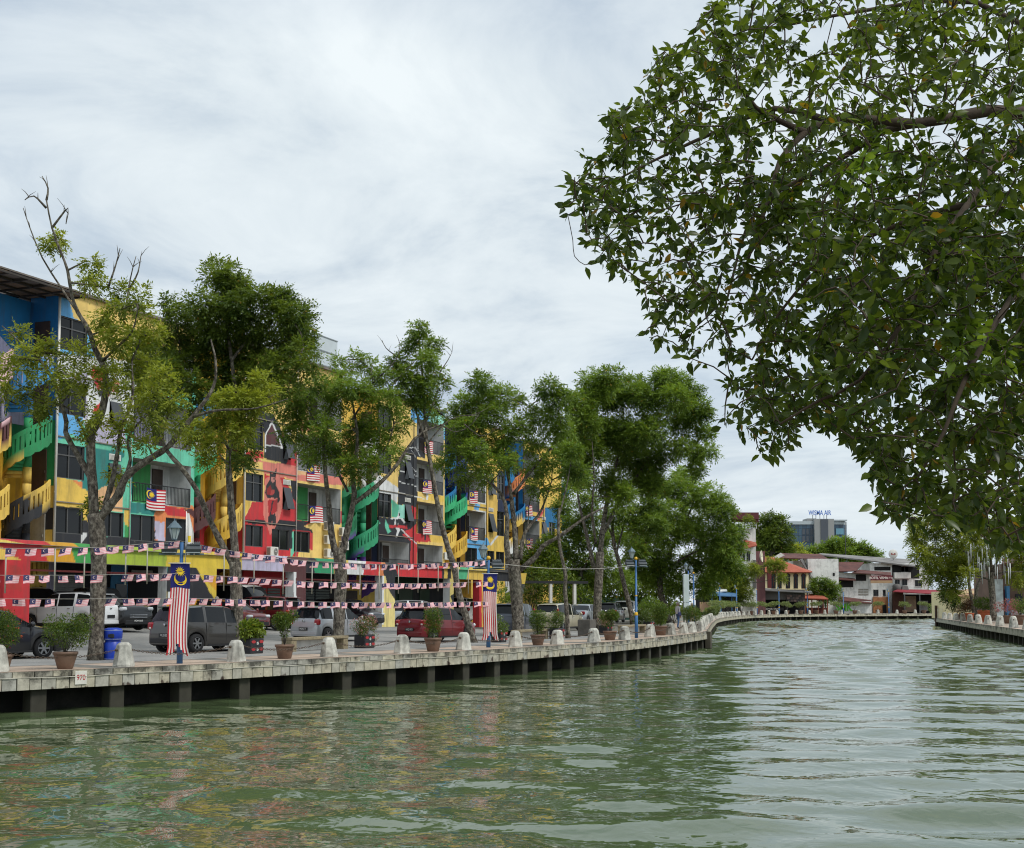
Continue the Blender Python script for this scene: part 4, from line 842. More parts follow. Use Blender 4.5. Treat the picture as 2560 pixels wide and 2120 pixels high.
while q < 250:
    p, n = at_s(QB, SB, NB, q, 0.5)
    if proj(p)[0] > 2330: break
    bollard(p, n, 'pale bollard on the far curving quay, %s counted from the near corner' % ordn(i), i, 1.1); i += 1; q += 4.3
q = SR[-4] - 2.0; i = 0
while q > SR[iR] + 2:
    p, n = at_s(RB, SR, NR, q, -0.5)
    if proj(p)[0] > 2600: break
    bollard(p, n, 'pale bollard on the opposite bank, %s from its railing gate' % ORD[i], i + 2, 1.2); i += 1; q -= 7.6
# --- leaf helper: many small leaves as one mesh
def leaf_template(kind):
    """a folded leaf along +x, unit length"""
    if kind == 'quad':
        V = np.array([(0, 0, 0), (.45, .2, .03), (1, 0, -.05), (.45, -.2, .03)]); Fc = np.array([(0, 2, 1), (0, 3, 2)])
    elif kind == 'needle':
        V = np.array([(0, 0, 0), (.4, .13, .02), (1, 0, -.04), (.4, -.13, .02)]); Fc = np.array([(0, 2, 1), (0, 3, 2)])
    else:
        V = np.array([(0, 0, 0), (.14, 0, 0), (.38, .19, .05), (.66, .17, .03), (1, 0, -.10), (.66, -.17, .03), (.38, -.19, .05), (.4, 0, 0.0), (.68, 0, -.025)])
        Fc = np.array([(1, 7, 2), (2, 7, 8), (2, 8, 3), (3, 8, 4), (1, 6, 7), (6, 8, 7), (6, 5, 8), (5, 4, 8), (0, 1, 1)])[:8]
    return V, Fc
def rot_frames(D, roll):
    """rows: x axis along D, random roll about it"""
    D = D / np.linalg.norm(D, axis=1, keepdims=True)
    up = np.tile(np.array([0., 0., 1.]), (len(D), 1)); sd_ = np.cross(up, D); ln = np.linalg.norm(sd_, axis=1, keepdims=True); sd_ = np.where(ln > 1e-4, sd_ / np.maximum(ln, 1e-4), np.array([1., 0, 0]))
    up = np.cross(D, sd_); c_, s_ = np.cos(roll)[:, None], np.sin(roll)[:, None]
    return D, sd_ * c_ + up * s_, up * c_ - sd_ * s_
def leaves_mesh(name, P_, D, size, mat_, kind='quad', roll=None, shade=None):
    n = len(P_); V, Fc = leaf_template(kind); k = len(V)
    X, Y, Z = rot_frames(D, roll if roll is not None else nrg.normal(0, 0.6, n))
    W_ = (V[None, :, 0:1] * X[:, None] + V[None, :, 1:2] * Y[:, None] + V[None, :, 2:3] * Z[:, None]) * size[:, None, None] + P_[:, None]
    Fa = (Fc[None] + (np.arange(n) * k)[:, None, None]).reshape(-1, 3)
    col = None
    if shade is not None: col = np.repeat(shade, k, axis=0)
    return np_mesh(name, W_.reshape(-1, 3), Fa, mat_, col=col)
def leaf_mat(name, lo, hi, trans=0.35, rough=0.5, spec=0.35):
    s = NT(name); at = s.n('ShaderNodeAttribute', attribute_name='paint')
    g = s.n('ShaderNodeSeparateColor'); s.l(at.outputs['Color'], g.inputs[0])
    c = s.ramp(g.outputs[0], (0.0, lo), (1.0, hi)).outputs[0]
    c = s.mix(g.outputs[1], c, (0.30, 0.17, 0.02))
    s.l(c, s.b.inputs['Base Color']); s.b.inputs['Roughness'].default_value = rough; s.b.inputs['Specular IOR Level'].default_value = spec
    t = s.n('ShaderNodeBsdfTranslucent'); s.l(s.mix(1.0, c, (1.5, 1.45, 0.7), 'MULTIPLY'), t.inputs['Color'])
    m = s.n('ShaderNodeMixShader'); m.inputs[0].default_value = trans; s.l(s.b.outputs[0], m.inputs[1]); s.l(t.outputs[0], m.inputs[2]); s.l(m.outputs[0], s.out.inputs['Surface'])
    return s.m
m_leafy = leaf_mat('shrub_leaf', (0.035, 0.075, 0.012), (0.15, 0.22, 0.035))
m_lime = leaf_mat('lime_leaf', (0.07, 0.13, 0.015), (0.27, 0.33, 0.05))
m_palebush = leaf_mat('pale_shrub_leaf', (0.10, 0.15, 0.05), (0.30, 0.36, 0.16))
m_flowerp = leaf_mat('pink_bract', (0.45, 0.16, 0.18), (0.62, 0.36, 0.34), 0.2)
m_flowerr = leaf_mat('red_flower', (0.5, 0.04, 0.03), (0.6, 0.12, 0.05), 0.1)
m_clay = M('clay_pot', (118, 92, 76), 0.7, 0.3, 5, 0.3, dirt=0.3); m_terra = M('terracotta_pot', (186, 98, 62), 0.7, 0.15, 5); m_soil = M('soil', (52, 42, 34), 0.95, 0.3)
m_bark = None
s = NT('bark'); nz = s.noise(1.0, 7, 0.7, s.pos((9, 9, 6.5))); nb = s.noise(0.7, 4, 0.6)
c = s.ramp(nz.outputs['Fac'], (0.38, (0.025, 0.021, 0.017)), (0.5, (0.115, 0.097, 0.076)), (0.63, (0.27, 0.245, 0.20))).outputs[0]
c = s.mix(s.ramp(nb.outputs['Fac'], (0.5, (0, 0, 0)), (0.75, (0.35,) * 3)).outputs[0], c, (0.13, 0.14, 0.09)); s.l(c, s.b.inputs['Base Color']); s.b.inputs['Roughness'].default_value = 0.95; s.bump(nz.outputs['Fac'], 0.9, 0.05); m_bark = s.m
def shell_points(n, c, r, hollow=0.35):
    d = nrg.normal(size=(n, 3)); d /= np.linalg.norm(d, axis=1, keepdims=True); rr = (hollow ** 3 + (1 - hollow ** 3) * nrg.random(n)) ** (1 / 3)
    return np.array(c) + d * rr[:, None] * np.array(r), d
def shade_cols(n, lo=0.0, hi=1.0, autumn=0.02, h=None):
    c_ = np.zeros((n, 3), np.float32); c_[:, 0] = np.clip(nrg.normal((lo + hi) / 2, (hi - lo) / 3.5, n), 0, 1)
    c_[:, 1] = (nrg.random(n) < autumn) * nrg.uniform(.3, .9, n); return c_
def bush(root, lobes, n, size, m, name='foliage', droop=0.1, kind='quad', autumn=0.02, hollow=0.3):
    P_, D, S_ = [], [], []
    tot = sum(l[3] ** 2 for l in lobes)
    for (x, y, z, r, *e_) in lobes:
        k = int(1.7 * n * r * r / tot); rz_ = e_[0] if e_ else r
        p, d = shell_points(k, (x, y, z), (r, r, rz_), hollow); P_.append(p); D.append(d + nrg.normal(0, 0.6, d.shape) + np.array([0, 0, 0.15 - droop]))
    P_ = np.concatenate(P_); D = np.concatenate(D); sz = nrg.uniform(0.7, 1.3, len(P_)) * size
    return link(name, leaves_mesh(name, P_, D, sz, m, kind, shade=shade_cols(len(P_), 0, 1, autumn)), root)
def stems(root, base, tips, r=0.012):
    b_ = MB()
    for t in tips:
        mid = (Vector(base) + Vector(t)) * 0.5 + Vector((rng.uniform(-.05, .05), rng.uniform(-.05, .05), 0.03)); b_.tube([base, mid, t], [r, r * .8, r * .4], 5)
    return b_.build('stems', m_bark, root)
def pot_mesh(rb, rt, h_, m, rim=0.02):
    b_ = MB(); b_.lathe([(rb * .9, 0), (rb, 0.02), (rt * .97, h_ * .78), (rt * .97, h_ * .82), (rt + rim, h_ * .84), (rt + rim, h_), (rt - 0.01, h_), (rt - 0.02, h_ - 0.05), (0.02, h_ - 0.05)], 16); return b_
def potted(p, label, kind, rb=.17, rt=.27, h_=.42, m=None, foliage=None, fh=0.9, fw=0.45, n=1400, lf=0.05, mat_=None, group='potted plants along the quay'):
    o = thing('potted_plant', p, label, 'potted plant', group, rng.uniform(0, 6))
    pot_mesh(rb, rt, h_, m).build('pot', m or m_clay, o)
    k = MB(); k.lathe([(rt - .03, h_ - 0.06), (rt - .03, h_ - 0.045)], 12); k.build('soil', m_soil, o)
    if kind == 'round': lob = [(0, 0, h_ + fh * .55, fw, fh * .42)] + [(fw * .6 * math.cos(a), fw * .6 * math.sin(a), h_ + fh * rng.uniform(.35, .75), fw * .5) for a in range(0, 6)]
    elif kind == 'spread': lob = [(rng.uniform(-fw, fw) * .8, rng.uniform(-fw, fw) * .8, h_ + fh * rng.uniform(.25, .9), fw * .42) for _ in range(16)]
    elif kind == 'tall': lob = [(0, 0, h_ + fh * t, fw * (0.35 + 0.65 * math.sin(t * 2.4)), fh * .14) for t in (.15, .3, .45, .6, .75, .9)]
    elif kind == 'top': lob = [(rng.uniform(-fw, fw) * .6, rng.uniform(-fw, fw) * .6, h_ + fh * rng.uniform(.62, .9), fw * .45) for _ in range(9)] + [(0, 0, h_ + fh * .35, fw * .35)]
    elif kind == 'bonsai': lob = [(fw * .7 * math.cos(a * 1.3), fw * .7 * math.sin(a * 1.3), h_ + fh * rng.uniform(.55, .85), fw * .5, fh * .16) for a in range(5)] + [(0, 0, h_ + fh * .8, fw * .6, fh * .18)]
    stems(o, (0, 0, h_ - .05), [(l[0] * .8, l[1] * .8, l[2]) for l in lob[:8]]); bush(o, lob, n, lf, mat_ or m_leafy); return o
def qpt(px, off): return at_s(QA, SA, NA, s_for_px(px, off), off)[0]
potted(qpt(162, 0.55), 'broad bright green shrub in a brown clay pot by the 970 plate', 'spread', .19, .29, .43, m_clay, fh=.85, fw=.52, n=2600, lf=.06)
potted(qpt(711, 0.75), 'leafy green shrub in a brown pot between the second planter and bench', 'top', .2, .27, .42, m_clay, fh=.95, fw=.4, n=2000, lf=.06)
potted(qpt(1083, 0.7), 'tall clipped green shrub in a brown pot before the red hatchback', 'tall', .2, .29, .47, m_clay, fh=1.0, fw=.36, n=2200, lf=.055)
potted(qpt(1344, 0.8), 'clipped green shrub in a dark pot beside the second concrete bench', 'tall', .2, .28, .42, m_clay, fh=.92, fw=.36, n=2000, lf=.06)
potted(qpt(1525, 0.8), 'round topped green shrub in a brown pot beside pink flowers', 'top', .22, .3, .42, m_clay, fh=.9, fw=.45, n=1800, lf=.07)
potted(qpt(1652, 0.9), 'bushy green shrub in a brown pot near the walking woman', 'tall', .24, .33, .5, m_clay, fh=1.1, fw=.45, n=1800, lf=.08)
potted(qpt(1748, 0.9), 'full green shrub at the quay corner by the gold banded lamp', 'round', .24, .33, .4, m_clay, fh=1.2, fw=.6, n=1800, lf=.09)
# round red-flowered bush at the left edge
o = potted(qpt(2, 0.75), 'round clipped bush with small red flowers at the picture edge', 'round', .2, .28, .4, m_clay, fh=1.15, fw=.42, n=2600, lf=.055)
bush(o, [(0, 0, 1.05, .5, .52)], 46, .075, m_flowerr, 'flowers', hollow=.95)
# painted box planters
m_tin = M('black_lacquer', (34, 34, 38), 0.5, 0.1); m_tinr = M('red_lacquer', (168, 44, 48), 0.5, 0.1); m_tinw = M('white_motif', (205, 205, 200), 0.6, 0.1)
def planter(p, yaw, label, kind, w_=.66, h_=.5):
    o = thing('planter_box', p, label, 'planter', 'black planters with red ovals', yaw)
    b_ = MB(); b_.box((0, 0, h_ / 2), (w_, .5, h_), bev=.03); b_.box((0, 0, h_ * .52), (w_ + .012, .512, .02)); b_.build('box', m_tin, o)
    for sx in (-1, 1):
        for z in (.15, .39):
            for k in range(4):
                b_ = MB(); b_.lathe([(0.055, 0), (0.055, .012)], 12); me = b_.mesh('oval', m_tinr)
            b_ = MB(); pts = [(sx * .2 + .105 * math.cos(a) * (1 if abs(math.cos(a)) < .7 else 1.0), -.262, z + .05 * math.sin(a)) for a in np.linspace(0, 2 * math.pi, 15)[:-1]]
            b_.prism(pts, (0, .012, 0)); b_.build('oval', m_tinr, o)
    for z in (.14, .34):
        b_ = MB()
        for a in range(5): t = 2 * math.pi * a / 5; b_.box((.035 * math.cos(t), -.26, z + .035 * math.sin(t)), (.035, .012, .035), rx=0)
        b_.build('flower_motif', m_tinw, o)
    if kind == 'lime':
        bush(o, [(x, 0, h_ + .22 + .12 * math.cos(x * 5), .26) for x in (-.26, -.1, .08, .26)], 620, .15, m_lime, kind='oval')
    elif kind == 'pink':
        lob = [(rng.uniform(-.45, .45), rng.uniform(-.2, .2), h_ + rng.uniform(.05, .5), .2) for _ in range(12)] + [(.4, -.2, h_ - .1, .14), (-.3, -.2, h_ + .1, .14)]
        bush(o, lob, 1500, .055, m_leafy); bush(o, [(l[0], l[1], l[2] + .06, l[3] * 1.05) for l in lob], 650, .05, m_flowerp, 'flowers', hollow=.8)
    else:
        lob = [(rng.uniform(-.4, .4), rng.uniform(-.2, .2), h_ + rng.uniform(.1, .7), .26) for _ in range(10)]; bush(o, lob, 1300, .075, m_leafy)
        bush(o, lob, 60, .07, m_white_fl, 'flowers', hollow=.95)
    return o
m_white_fl = leaf_mat('white_flower', (0.6, 0.6, 0.55), (0.75, 0.75, 0.7), 0.1)
yq = math.atan2(TA[-60].y, TA[-60].x)
planter(onZ(628, 1634), yq, 'black planter with red ovals and lime leaves under the leaning tree', 'lime')
planter(onZ(911, 1620), yq, 'black planter of pink blossom in front of the silver hatchback', 'pink')
planter(onZ(1247, 1606), yq, 'small black planter behind the second banner lamp', 'none_green', .5, .42)
planter(onZ(1392, 1597), yq, 'black planter with a dark flowering bush before the beige car', 'dark', .66, .5)
planter(onZ(1514, 1587), yq, 'black planter with pink bougainvillea in the shade of the thick trunk', 'pink')
planter(onZ(1622, 1573), yq, 'black planter below the big clipped bush', 'dark', .7, .5)
# concrete benches
m_bench = M('pebble_concrete', (142, 130, 104), 0.9, 0.35, 12, 0.4, dirt=0.3)
def bench(px0, y0, px1, y1, label):
    a, b2 = onZ(px0, y0), onZ(px1, y1); d = b2 - a; Lb = d.length; o = thing('concrete_bench', a.lerp(b2, .5), label, 'bench', 'concrete benches on the promenade', math.atan2(d.y, d.x))
    b_ = MB(); b_.box((0, 0.2, .43), (Lb, .46, .1), bev=.015); b_.build('seat', m_bench, o)
    for sx in (-1, 1): b_ = MB(); b_.box((sx * (Lb / 2 - .16), .2, .19), (.3, .42, .38), bev=.01); b_.build('leg', m_bench, o)
    b_ = MB(); b_.box((0, .32, .2), (Lb - .64, .06, .36)); b_.build('back_panel', m_white, o); return o
bench(728, 1630, 870, 1622, 'pebble finished concrete bench beside the thick spotted trunk')
bench(1300, 1603, 1371, 1597, 'concrete bench behind the fourth potted shrub')
bench(1563, 1586, 1615, 1582, 'concrete bench beside the blue lamp post with gold bands')
b_ = MB(); b_.box((0, 0, .42), (.72, .72, .84), bev=.03); o = b_.build('concrete_block', M('dark_concrete', (96, 92, 86), .9, .3, 4, dirt=.3)); o.location = onZ(1467, 1590); o.rotation_euler.z = yq; tag(o, 'square dark concrete block beside the silver saloon', 'block')
# litter bin
m_bin = M('blue_plastic', (18, 58, 168), 0.4, 0.12, 3); o = thing('litter_bin', onZ(281, 1650), 'blue plastic litter bin beside the first tree trunk', 'bin', None, R(-20))
b_ = MB(); b_.lathe([(.24, 0), (.25, .03), (.255, .5), (.22, .53), (.22, .56), (.265, .58), (.27, .84), (.25, .9), (.15, .93)], 20); b_.build('body', m_bin, o)
b_ = MB(); b_.box((.12, -.245, .70), (.22, .04, .12), bev=.03); b_.build('opening', M('bin_opening', (28, 32, 40), .6, 0), o)
b_ = MB()
for z in (.03, .6, .855): b_.lathe([(.268, z), (.272, z + .006), (.268, z + .012)], 20)
b_.build('trim_bands', M('bin_trim', (170, 182, 205), .5, 0), o)
# --- lamp posts
m_blue = M('lamp_post_blue', (54, 104, 156), 0.5, 0.2, 5, dirt=0.2); m_gold = M('gold_paint', (226, 178, 44), 0.4, 0.08); m_lant = M('lantern_grey', (92, 112, 122), 0.5, 0.15); m_lglass = M('frosted_lantern_glass', (170, 182, 182), 0.35, 0.1); m_flood = M('floodlight_housing', (76, 82, 86), .5, .15); m_fglass = M('floodlight_glass', (150, 160, 162), .15, .1)
def lantern(root, x, y, z):
    o = link('lantern', None, root); b_ = MB(); b_.lathe([(.075, z), (.15, z + .28), (.15, z + .29)], 6, (x, y, 0), smooth=False); b_.build('glass', m_lglass, o)
    b_ = MB(); b_.lathe([(.2, z + .285), (.2, z + .3), (.1, z + .42), (.07, z + .44), (.05, z + .47), (.015, z + .5), (.01, z + .56)], 6, (x, y, 0), smooth=False); b_.lathe([(.05, z - .05), (.085, z)], 6, (x, y, 0))
    for k in range(6): a = k * math.pi / 3; b_.tube([(x + .078 * math.cos(a), y + .078 * math.sin(a), z), (x + .153 * math.cos(a), y + .153 * math.sin(a), z + .285)], .008, 4)
    b_.build('cap', m_lant, o)
def lamp(p, yaw, label, H=3.35, lant=True, flood=True, ball=True, side=-1, rad=.055):
    o = thing('lamp_post', p, label, 'lamp post', 'blue lamp posts on the quay', yaw)
    b_ = MB(); b_.tube([(0, 0, 0), (0, 0, 1.1), (0, 0, 1.12), (0, 0, H)], [rad * 1.5, rad * 1.45, rad, rad * .9], 12); b_.build('pole', m_blue, o)
    b_ = MB(); b_.lathe([(rad * 1.5, 1.08), (rad * 1.7, 1.12), (rad * 1.3, 1.22), (rad * 1.05, 1.24)], 12); b_.build('collar', m_gold, o)
    b_ = MB(); b_.lathe([(rad * 1.1, 2.0), (rad * 1.15, 2.03), (rad * 1.1, 2.06)], 12); b_.build('band', m_gold, o)
    if ball: b_ = MB(); b_.ball((0, 0, H + .07), .085, 12); b_.build('gold_ball', m_gold, o)
    if flood:
        b_ = MB(); b_.box((0, 0, H - .32), (1.2, .05, .05)); b_.build('crossarm', m_lant, o)
        for sx in (-1, 1):
            f_ = link('floodlight', None, o); b_ = MB(); b_.box((sx * .32, -.03, H - .18), (.42, .26, .16), rx=R(25), bev=.03); b_.box((sx * .32, .02, H - .06), (.34, .16, .08), rx=R(25))
            for k in range(6): b_.box((sx * .32 - .15 + k * .06, .05, H - .02), (.012, .16, .06), rx=R(25))
            b_.build('housing', m_flood, f_); b_ = MB(); b_.box((sx * .32, -.085, H - .255), (.36, .2, .012), rx=R(25)); b_.build('lens', m_fglass, f_)
    if lant:
        b_ = MB(); b_.tube([(0, 0, H - .1), (side * .1, 0, H + .0), (side * .2, .02, H + .05)], .022, 8); b_.build('bracket', m_lant, o); lantern(o, side * .2, .02, H + .1)
    return o
LP1, LP2, LP3 = onZ(449, 1659), onZ(1221, 1618.5), onZ(1591, 1595)
lamp(LP1, R(10), 'blue lamp post carrying the nearest long striped banner', 3.3, ball=False, side=-1)
lamp(LP2, R(10), 'blue lamp post carrying the second long striped banner', 3.28)
lamp(LP3, R(10), 'tall blue lamp post with gold bands beside the far bench', 3.75)
lamp(onZ(1735, 1563), R(30), 'blue lamp post with gold bands by the quay corner', 4.0, flood=False, lant=True)
b_ = MB()  # plain signs seen from behind
o = thing('sign_board', onZ(1714, 1571), 'tall grey sign board on two posts seen from behind', 'sign', None, R(62))
for x in (-.28, .28): b_ = MB(); b_.tube([(x, 0, 0), (x, 0, 3.5)], .07, 10); b_.build('post', M('galvanised', (140, 152, 152), .5, .1), o)
b_ = MB(); b_.box((0, -.07, 2.7), (1.0, .05, 1.9), bev=.04); b_.build('panel', M('sign_back', (176, 188, 188), .5, .08), o)
b_ = MB(); b_.box((0, -.07, 1.55), (.9, .05, .36), bev=.06); b_.build('panel', M('sign_back', (176, 188, 188), .5, .08), o)
lamp(onZ(1722, 1566), R(30), 'blue lamp post standing behind the grey sign boards', 4.1, flood=False, ball=False)
# --- flags
m_fr = M('flag_red', (190, 36, 48), .75, .06, 3); m_fw = M('flag_white', (232, 228, 224), .75, .05, 3); m_fb = M('flag_blue', (24, 30, 110), .75, .06, 3); m_fy = M('flag_yellow', (242, 206, 46), .7, .04)
m_pr = M('paper_red', (226, 152, 160), .8, .05, 3); m_pw = M('paper_white', (232, 206, 208), .8, .05, 3); m_pb = M('paper_blue', (58, 56, 94), .8, .05)
FM = [m_fr, m_fw, m_fb, m_fy]
def star(cx_, cy_, r0, r1, n=14, rot=0.0): return [(cx_ + (r0 if k % 2 == 0 else r1) * math.cos(math.pi * k / n + rot), cy_ + (r0 if k % 2 == 0 else r1) * math.sin(math.pi * k / n + rot)) for k in range(2 * n)]
def crescent(cx_, cy_, r, open_dir=0.0, cut=.86, sh=.24, n=14):
    out = []
    for k in range(n + 1): a = open_dir + R(42) + (2 * math.pi - R(84)) * k / n; out.append((cx_ + r * math.cos(a), cy_ + r * math.sin(a)))
    r2 = r * cut; ox, oy = cx_ + r * sh * math.cos(open_dir), cy_ + r * sh * math.sin(open_dir)
    for k in range(n, -1, -1): a = open_dir + R(56) + (2 * math.pi - R(112)) * k / n; out.append((ox + r2 * math.cos(a), oy + r2 * math.sin(a)))
    return out
def flag_mb(w_, h_, stripes=14, vertical=False, disp=None, cols=10, rows_per=1, emblem=True):
    """striped flag in the x-z plane, top left at the origin hanging down; disp(u, v) -> (dx, dy, dz)"""
    b_ = MB(); dp = disp or (lambda u, v: (0, 0, 0))
    def pt(u, v, o=0.0):
        d = dp(u, v); return (u * w_ + d[0], d[1] + o, -v * h_ + d[2])
    if not vertical:
        for i in range(stripes):
            for j in range(cols):
                u0, u1, v0, v1 = j / cols, (j + 1) / cols, i / stripes, (i + 1) / stripes
                m = 2 if (i < stripes * .57 and j < cols // 2) else (i % 2)
                b_.add([pt(u0, v0), pt(u0, v1), pt(u1, v1), pt(u1, v0)], [(0, 1, 2, 3)], m, True)
        if emblem:
            A = w_ / h_
            for pts in (crescent(.17, .285, .2, 0.0), star(.285, .285, .17, .085)):
                q = [pt(x if False else (x - .17) / A * 1.35 + .17, y) for x, y in pts]
                for o in (-.006, .006):
                    qq = [(a, b2 + o, c2) for a, b2, c2 in q]; tri = tessellate_polygon([[Vector((p_[0], p_[2], 0)) for p_ in qq]]); b_.add(qq, [tuple(t) for t in tri], 3)
    else:
        nr = 24; cut = .27
        for i in range(stripes):
            for j in range(nr):
                v0, v1 = cut + (1 - cut) * j / nr, cut + (1 - cut) * (j + 1) / nr; u0, u1 = i / stripes, (i + 1) / stripes
                if j > nr - 5 and abs((i + .5) / stripes - .52) < (j - nr + 5) * .06: continue
                b_.add([pt(u0, v0), pt(u0, v1), pt(u1, v1), pt(u1, v0)], [(0, 1, 2, 3)], i % 2, True)
        for i in range(7):
            for j in range(6): b_.add([pt(i / 7, cut * j / 6), pt(i / 7, cut * (j + 1) / 6), pt((i + 1) / 7, cut * (j + 1) / 6), pt((i + 1) / 7, cut * j / 6)], [(0, 1, 2, 3)], 2, True)
        A = h_ / w_
        for pts in (crescent(.5, .175 * A, .33, -math.pi / 2, .8, .3), star(.5, .095 * A, .27, .14, rot=math.pi / 2)):
            q = [pt(x, y / A) for x, y in pts]
            for o in (-.012, .012):
                qq = [(a, b2 + o, c2) for a, b2, c2 in q]; tri = tessellate_polygon([[Vector((p_[0], p_[2], 0)) for p_ in qq]]); b_.add(qq, [tuple(t) for t in tri], 3)
    return b_
def banner(p, yaw, label, seed):
    o = thing('banner_flag', p, label, 'flag', 'long striped banners on lamp posts', yaw)
    b_ = MB(); b_.tube([(-.3, 0, 0), (.3, 0, 0)], .014, 6); b_.build('rod', m_fw, o)
    f_ = flag_mb(.52, 2.5, 14, True, lambda u, v: (-.26 + .02 * math.sin(v * 6 + seed) + (.12 * (v - .9) * (u - .5) * 10 if v > .9 else 0), .035 * math.sin(u * 9 + seed) * (v ** .5) + .05 * math.sin(v * 5 + seed), 0.02 * math.sin(u * 5)))
    f_.build('cloth', FM, o)
zt1 = atY(449, 1408, LP1.y - .12); banner(zt1, R(4), 'long striped banner with blue crescent top on the nearest lamp post', 0.4)
zt2 = atY(1225, 1434, LP2.y - .12); banner(zt2, R(4), 'long striped banner with blue crescent top on the second lamp post', 2.1)
o = thing('white_pennant', atY(467, 1283, LP1.y), 'white pennant with gold emblem drooping from the nearest lamp post', 'flag', None, R(8))
b_ = MB(); nu, nv = 6, 14
gv = [[(.02 + (.06 + .14 * min(1, v * 2.2) * (1 if v < .8 else 1.2)) * (u - .25) + .05 * v, .05 * math.sin(u * 8 + v * 3) * v, -v * 1.15) for u in np.linspace(0, 1, nu)] for v in np.linspace(0, 1, nv)]
for j in range(nv - 1):
    for i in range(nu - 1): b_.add([gv[j][i], gv[j + 1][i], gv[j + 1][i + 1], gv[j][i + 1]], [(0, 1, 2, 3)], 3 if (j in (7, 8) and i in (1, 2)) else 1, True)
b_.tube([(-.01, 0, -1.5), (-.01, 0, .05)], .012, 6, m=1); b_.build('cloth', FM, o)
# balcony flags
bfm = []
for k in range(3): bfm.append(flag_mb(1.15, .78, 14, False, lambda u, v, k=k: (0, .05 * math.sin(u * 7 + k * 2) * (.3 + v) , -.05 * math.sin(u * 3.1 + k) * (1 - u * .5) - .02 * u)).mesh('cloth', FM))
def bflag(px, py, label, off=.12, sc=1.0, k=0):
    s_, z_ = fac(px, py, off); o = thing('balcony_flag', F(s_, z_, off), label, 'flag', 'striped flags on the balconies', RZ_F); o.scale = (sc,) * 3; link('cloth', bfm[k], o)
bflag(367, 1218, 'striped flag on the mint balcony of the first block', sc=1.35, k=0)
bflag(770, 1158, 'faded chequered looking flag on the upper balcony of the red block', sc=1.25, k=1)
bflag(774, 1263, 'striped flag on the lower balcony of the red block', sc=1.3, k=2)
bflag(1062, 1098, 'striped flag on the topmost balcony of the guitar mural block', sc=1.25, k=0)
bflag(1059, 1198, 'striped flag on the middle balcony of the guitar mural block', sc=1.2, k=1)
bflag(1056, 1300, 'striped flag on the lowest balcony of the guitar mural block', sc=1.25, k=2)
bflag(1176, 1225, 'striped flag on the upper balcony of the stained yellow block', sc=1.25, k=1)
bflag(1177, 1317, 'striped flag on the lower balcony of the stained yellow block', sc=1.25, k=0)
bflag(1315, 1262, 'striped flag on the light blue balcony behind the forked tree', sc=1.2, k=2)
bflag(1318, 1345, 'striped flag on the lowest balcony behind the forked tree', sc=1.2, k=1)
# --- bunting strings of small flags, and hanging light tubes
bun = []
for k in range(5): bun.append(flag_mb(.30, .17, 9, False, lambda u, v, k=k: (-.05 * v * (k - 1) * .5, .03 * math.sin(u * 5 + k * 1.7) * (.4 + v), -.012 * math.sin(u * 4 + k * 2) - .02 * v * (1 - u) * (k % 3)), cols=4, emblem=False))
for k, b_ in enumerate(bun):
    cr = crescent(.22, .28, .17, 0.0); 
    q = [((x - .22) * .62 * .33 + .22 * .33, -.006 + .03 * math.sin(x * 5 + k * 1.7) * .7, -y * .19) for x, y in cr]
    for o_ in (-.012, .012):
        qq = [(a, y + o_, c2) for a, y, c2 in q]; tri = tessellate_polygon([[Vector((p_[0], p_[2], 0)) for p_ in qq]]); b_.add(qq, [tuple(t) for t in tri], 1)
bun = [b_.mesh('flag', [m_pr, m_pw, m_pb]) for b_ in bun]
m_cord = M('pale_cord', (190, 186, 178), .7, 0)
def strg(pts):
    """string through (px, py) points hung along the quay line 0.6 m in"""
    out = []
    for i in range(len(pts) - 1):
        (x0, y0), (x1, y1) = pts[i], pts[i + 1]; n = max(2, int(abs(x1 - x0) / 24))
        for k in range(n): t = k / n; out.append((x0 + (x1 - x0) * t, y0 + (y1 - y0) * t))
    out.append(pts[-1]); P3 = []
    for px, py in out:
        a, c_ = LP1, LP2
        # vertical plane through the two lamp posts
        d = ray(px, py); nx_, ny_ = (c_ - a).y, -(c_ - a).x; t = (a.x * nx_ + a.y * ny_) / (d.x * nx_ + d.y * ny_); P3.append(Vector((d.x * t, d.y * t, CAMZ + d.z * t)))
    return P3
def bunting(pts, label, phase, skip=0.0):
    P3 = strg(pts); o = thing('bunting', P3[0], label, 'bunting', 'strings of small flags between the lamp posts'); b_ = MB(); b_.tube([p_ - P3[0] for p_ in P3], .0045, 5); b_.build('string', m_cord, o)
    S = [0.0]
    for i in range(1, len(P3)): S.append(S[-1] + (P3[i] - P3[i - 1]).length)
    q = .25 + phase; k = 0
    while q < S[-1] - .3:
        i = int(np.searchsorted(S, q)) - 1; f = (q - S[i]) / (S[i + 1] - S[i]); p_ = P3[i].lerp(P3[i + 1], f); d = P3[i + 1] - P3[i]
        f_ = link('flag', bun[rng.randrange(5)], o); f_.location = p_ - P3[0] - Vector((0, 0, .008)); f_.rotation_euler = (rng.uniform(-.3, .3), -math.atan2(d.z, math.hypot(d.x, d.y)), math.atan2(d.y, d.x) - .25 + rng.uniform(-.35, .35)); q += rng.uniform(.44, .58) + (.5 if rng.random() < .05 else 0); k += 1
bunting([(-60, 1371), (120, 1371), (260, 1368), (449, 1352)], 'topmost string of small flags between picture edge and first banner', 0)
bunting([(-60, 1438), (200, 1438), (449, 1434)], 'middle string of small flags between picture edge and first banner', .1)
bunting([(-60, 1497), (200, 1497.5), (449, 1495)], 'lowest string of small flags between picture edge and first banner', .2)
bunting([(449, 1352), (560, 1374), (660, 1389), (780, 1404), (900, 1410), (1020, 1411), (1120, 1407), (1221, 1401)], 'topmost sagging string of small flags between the two banners', .1)
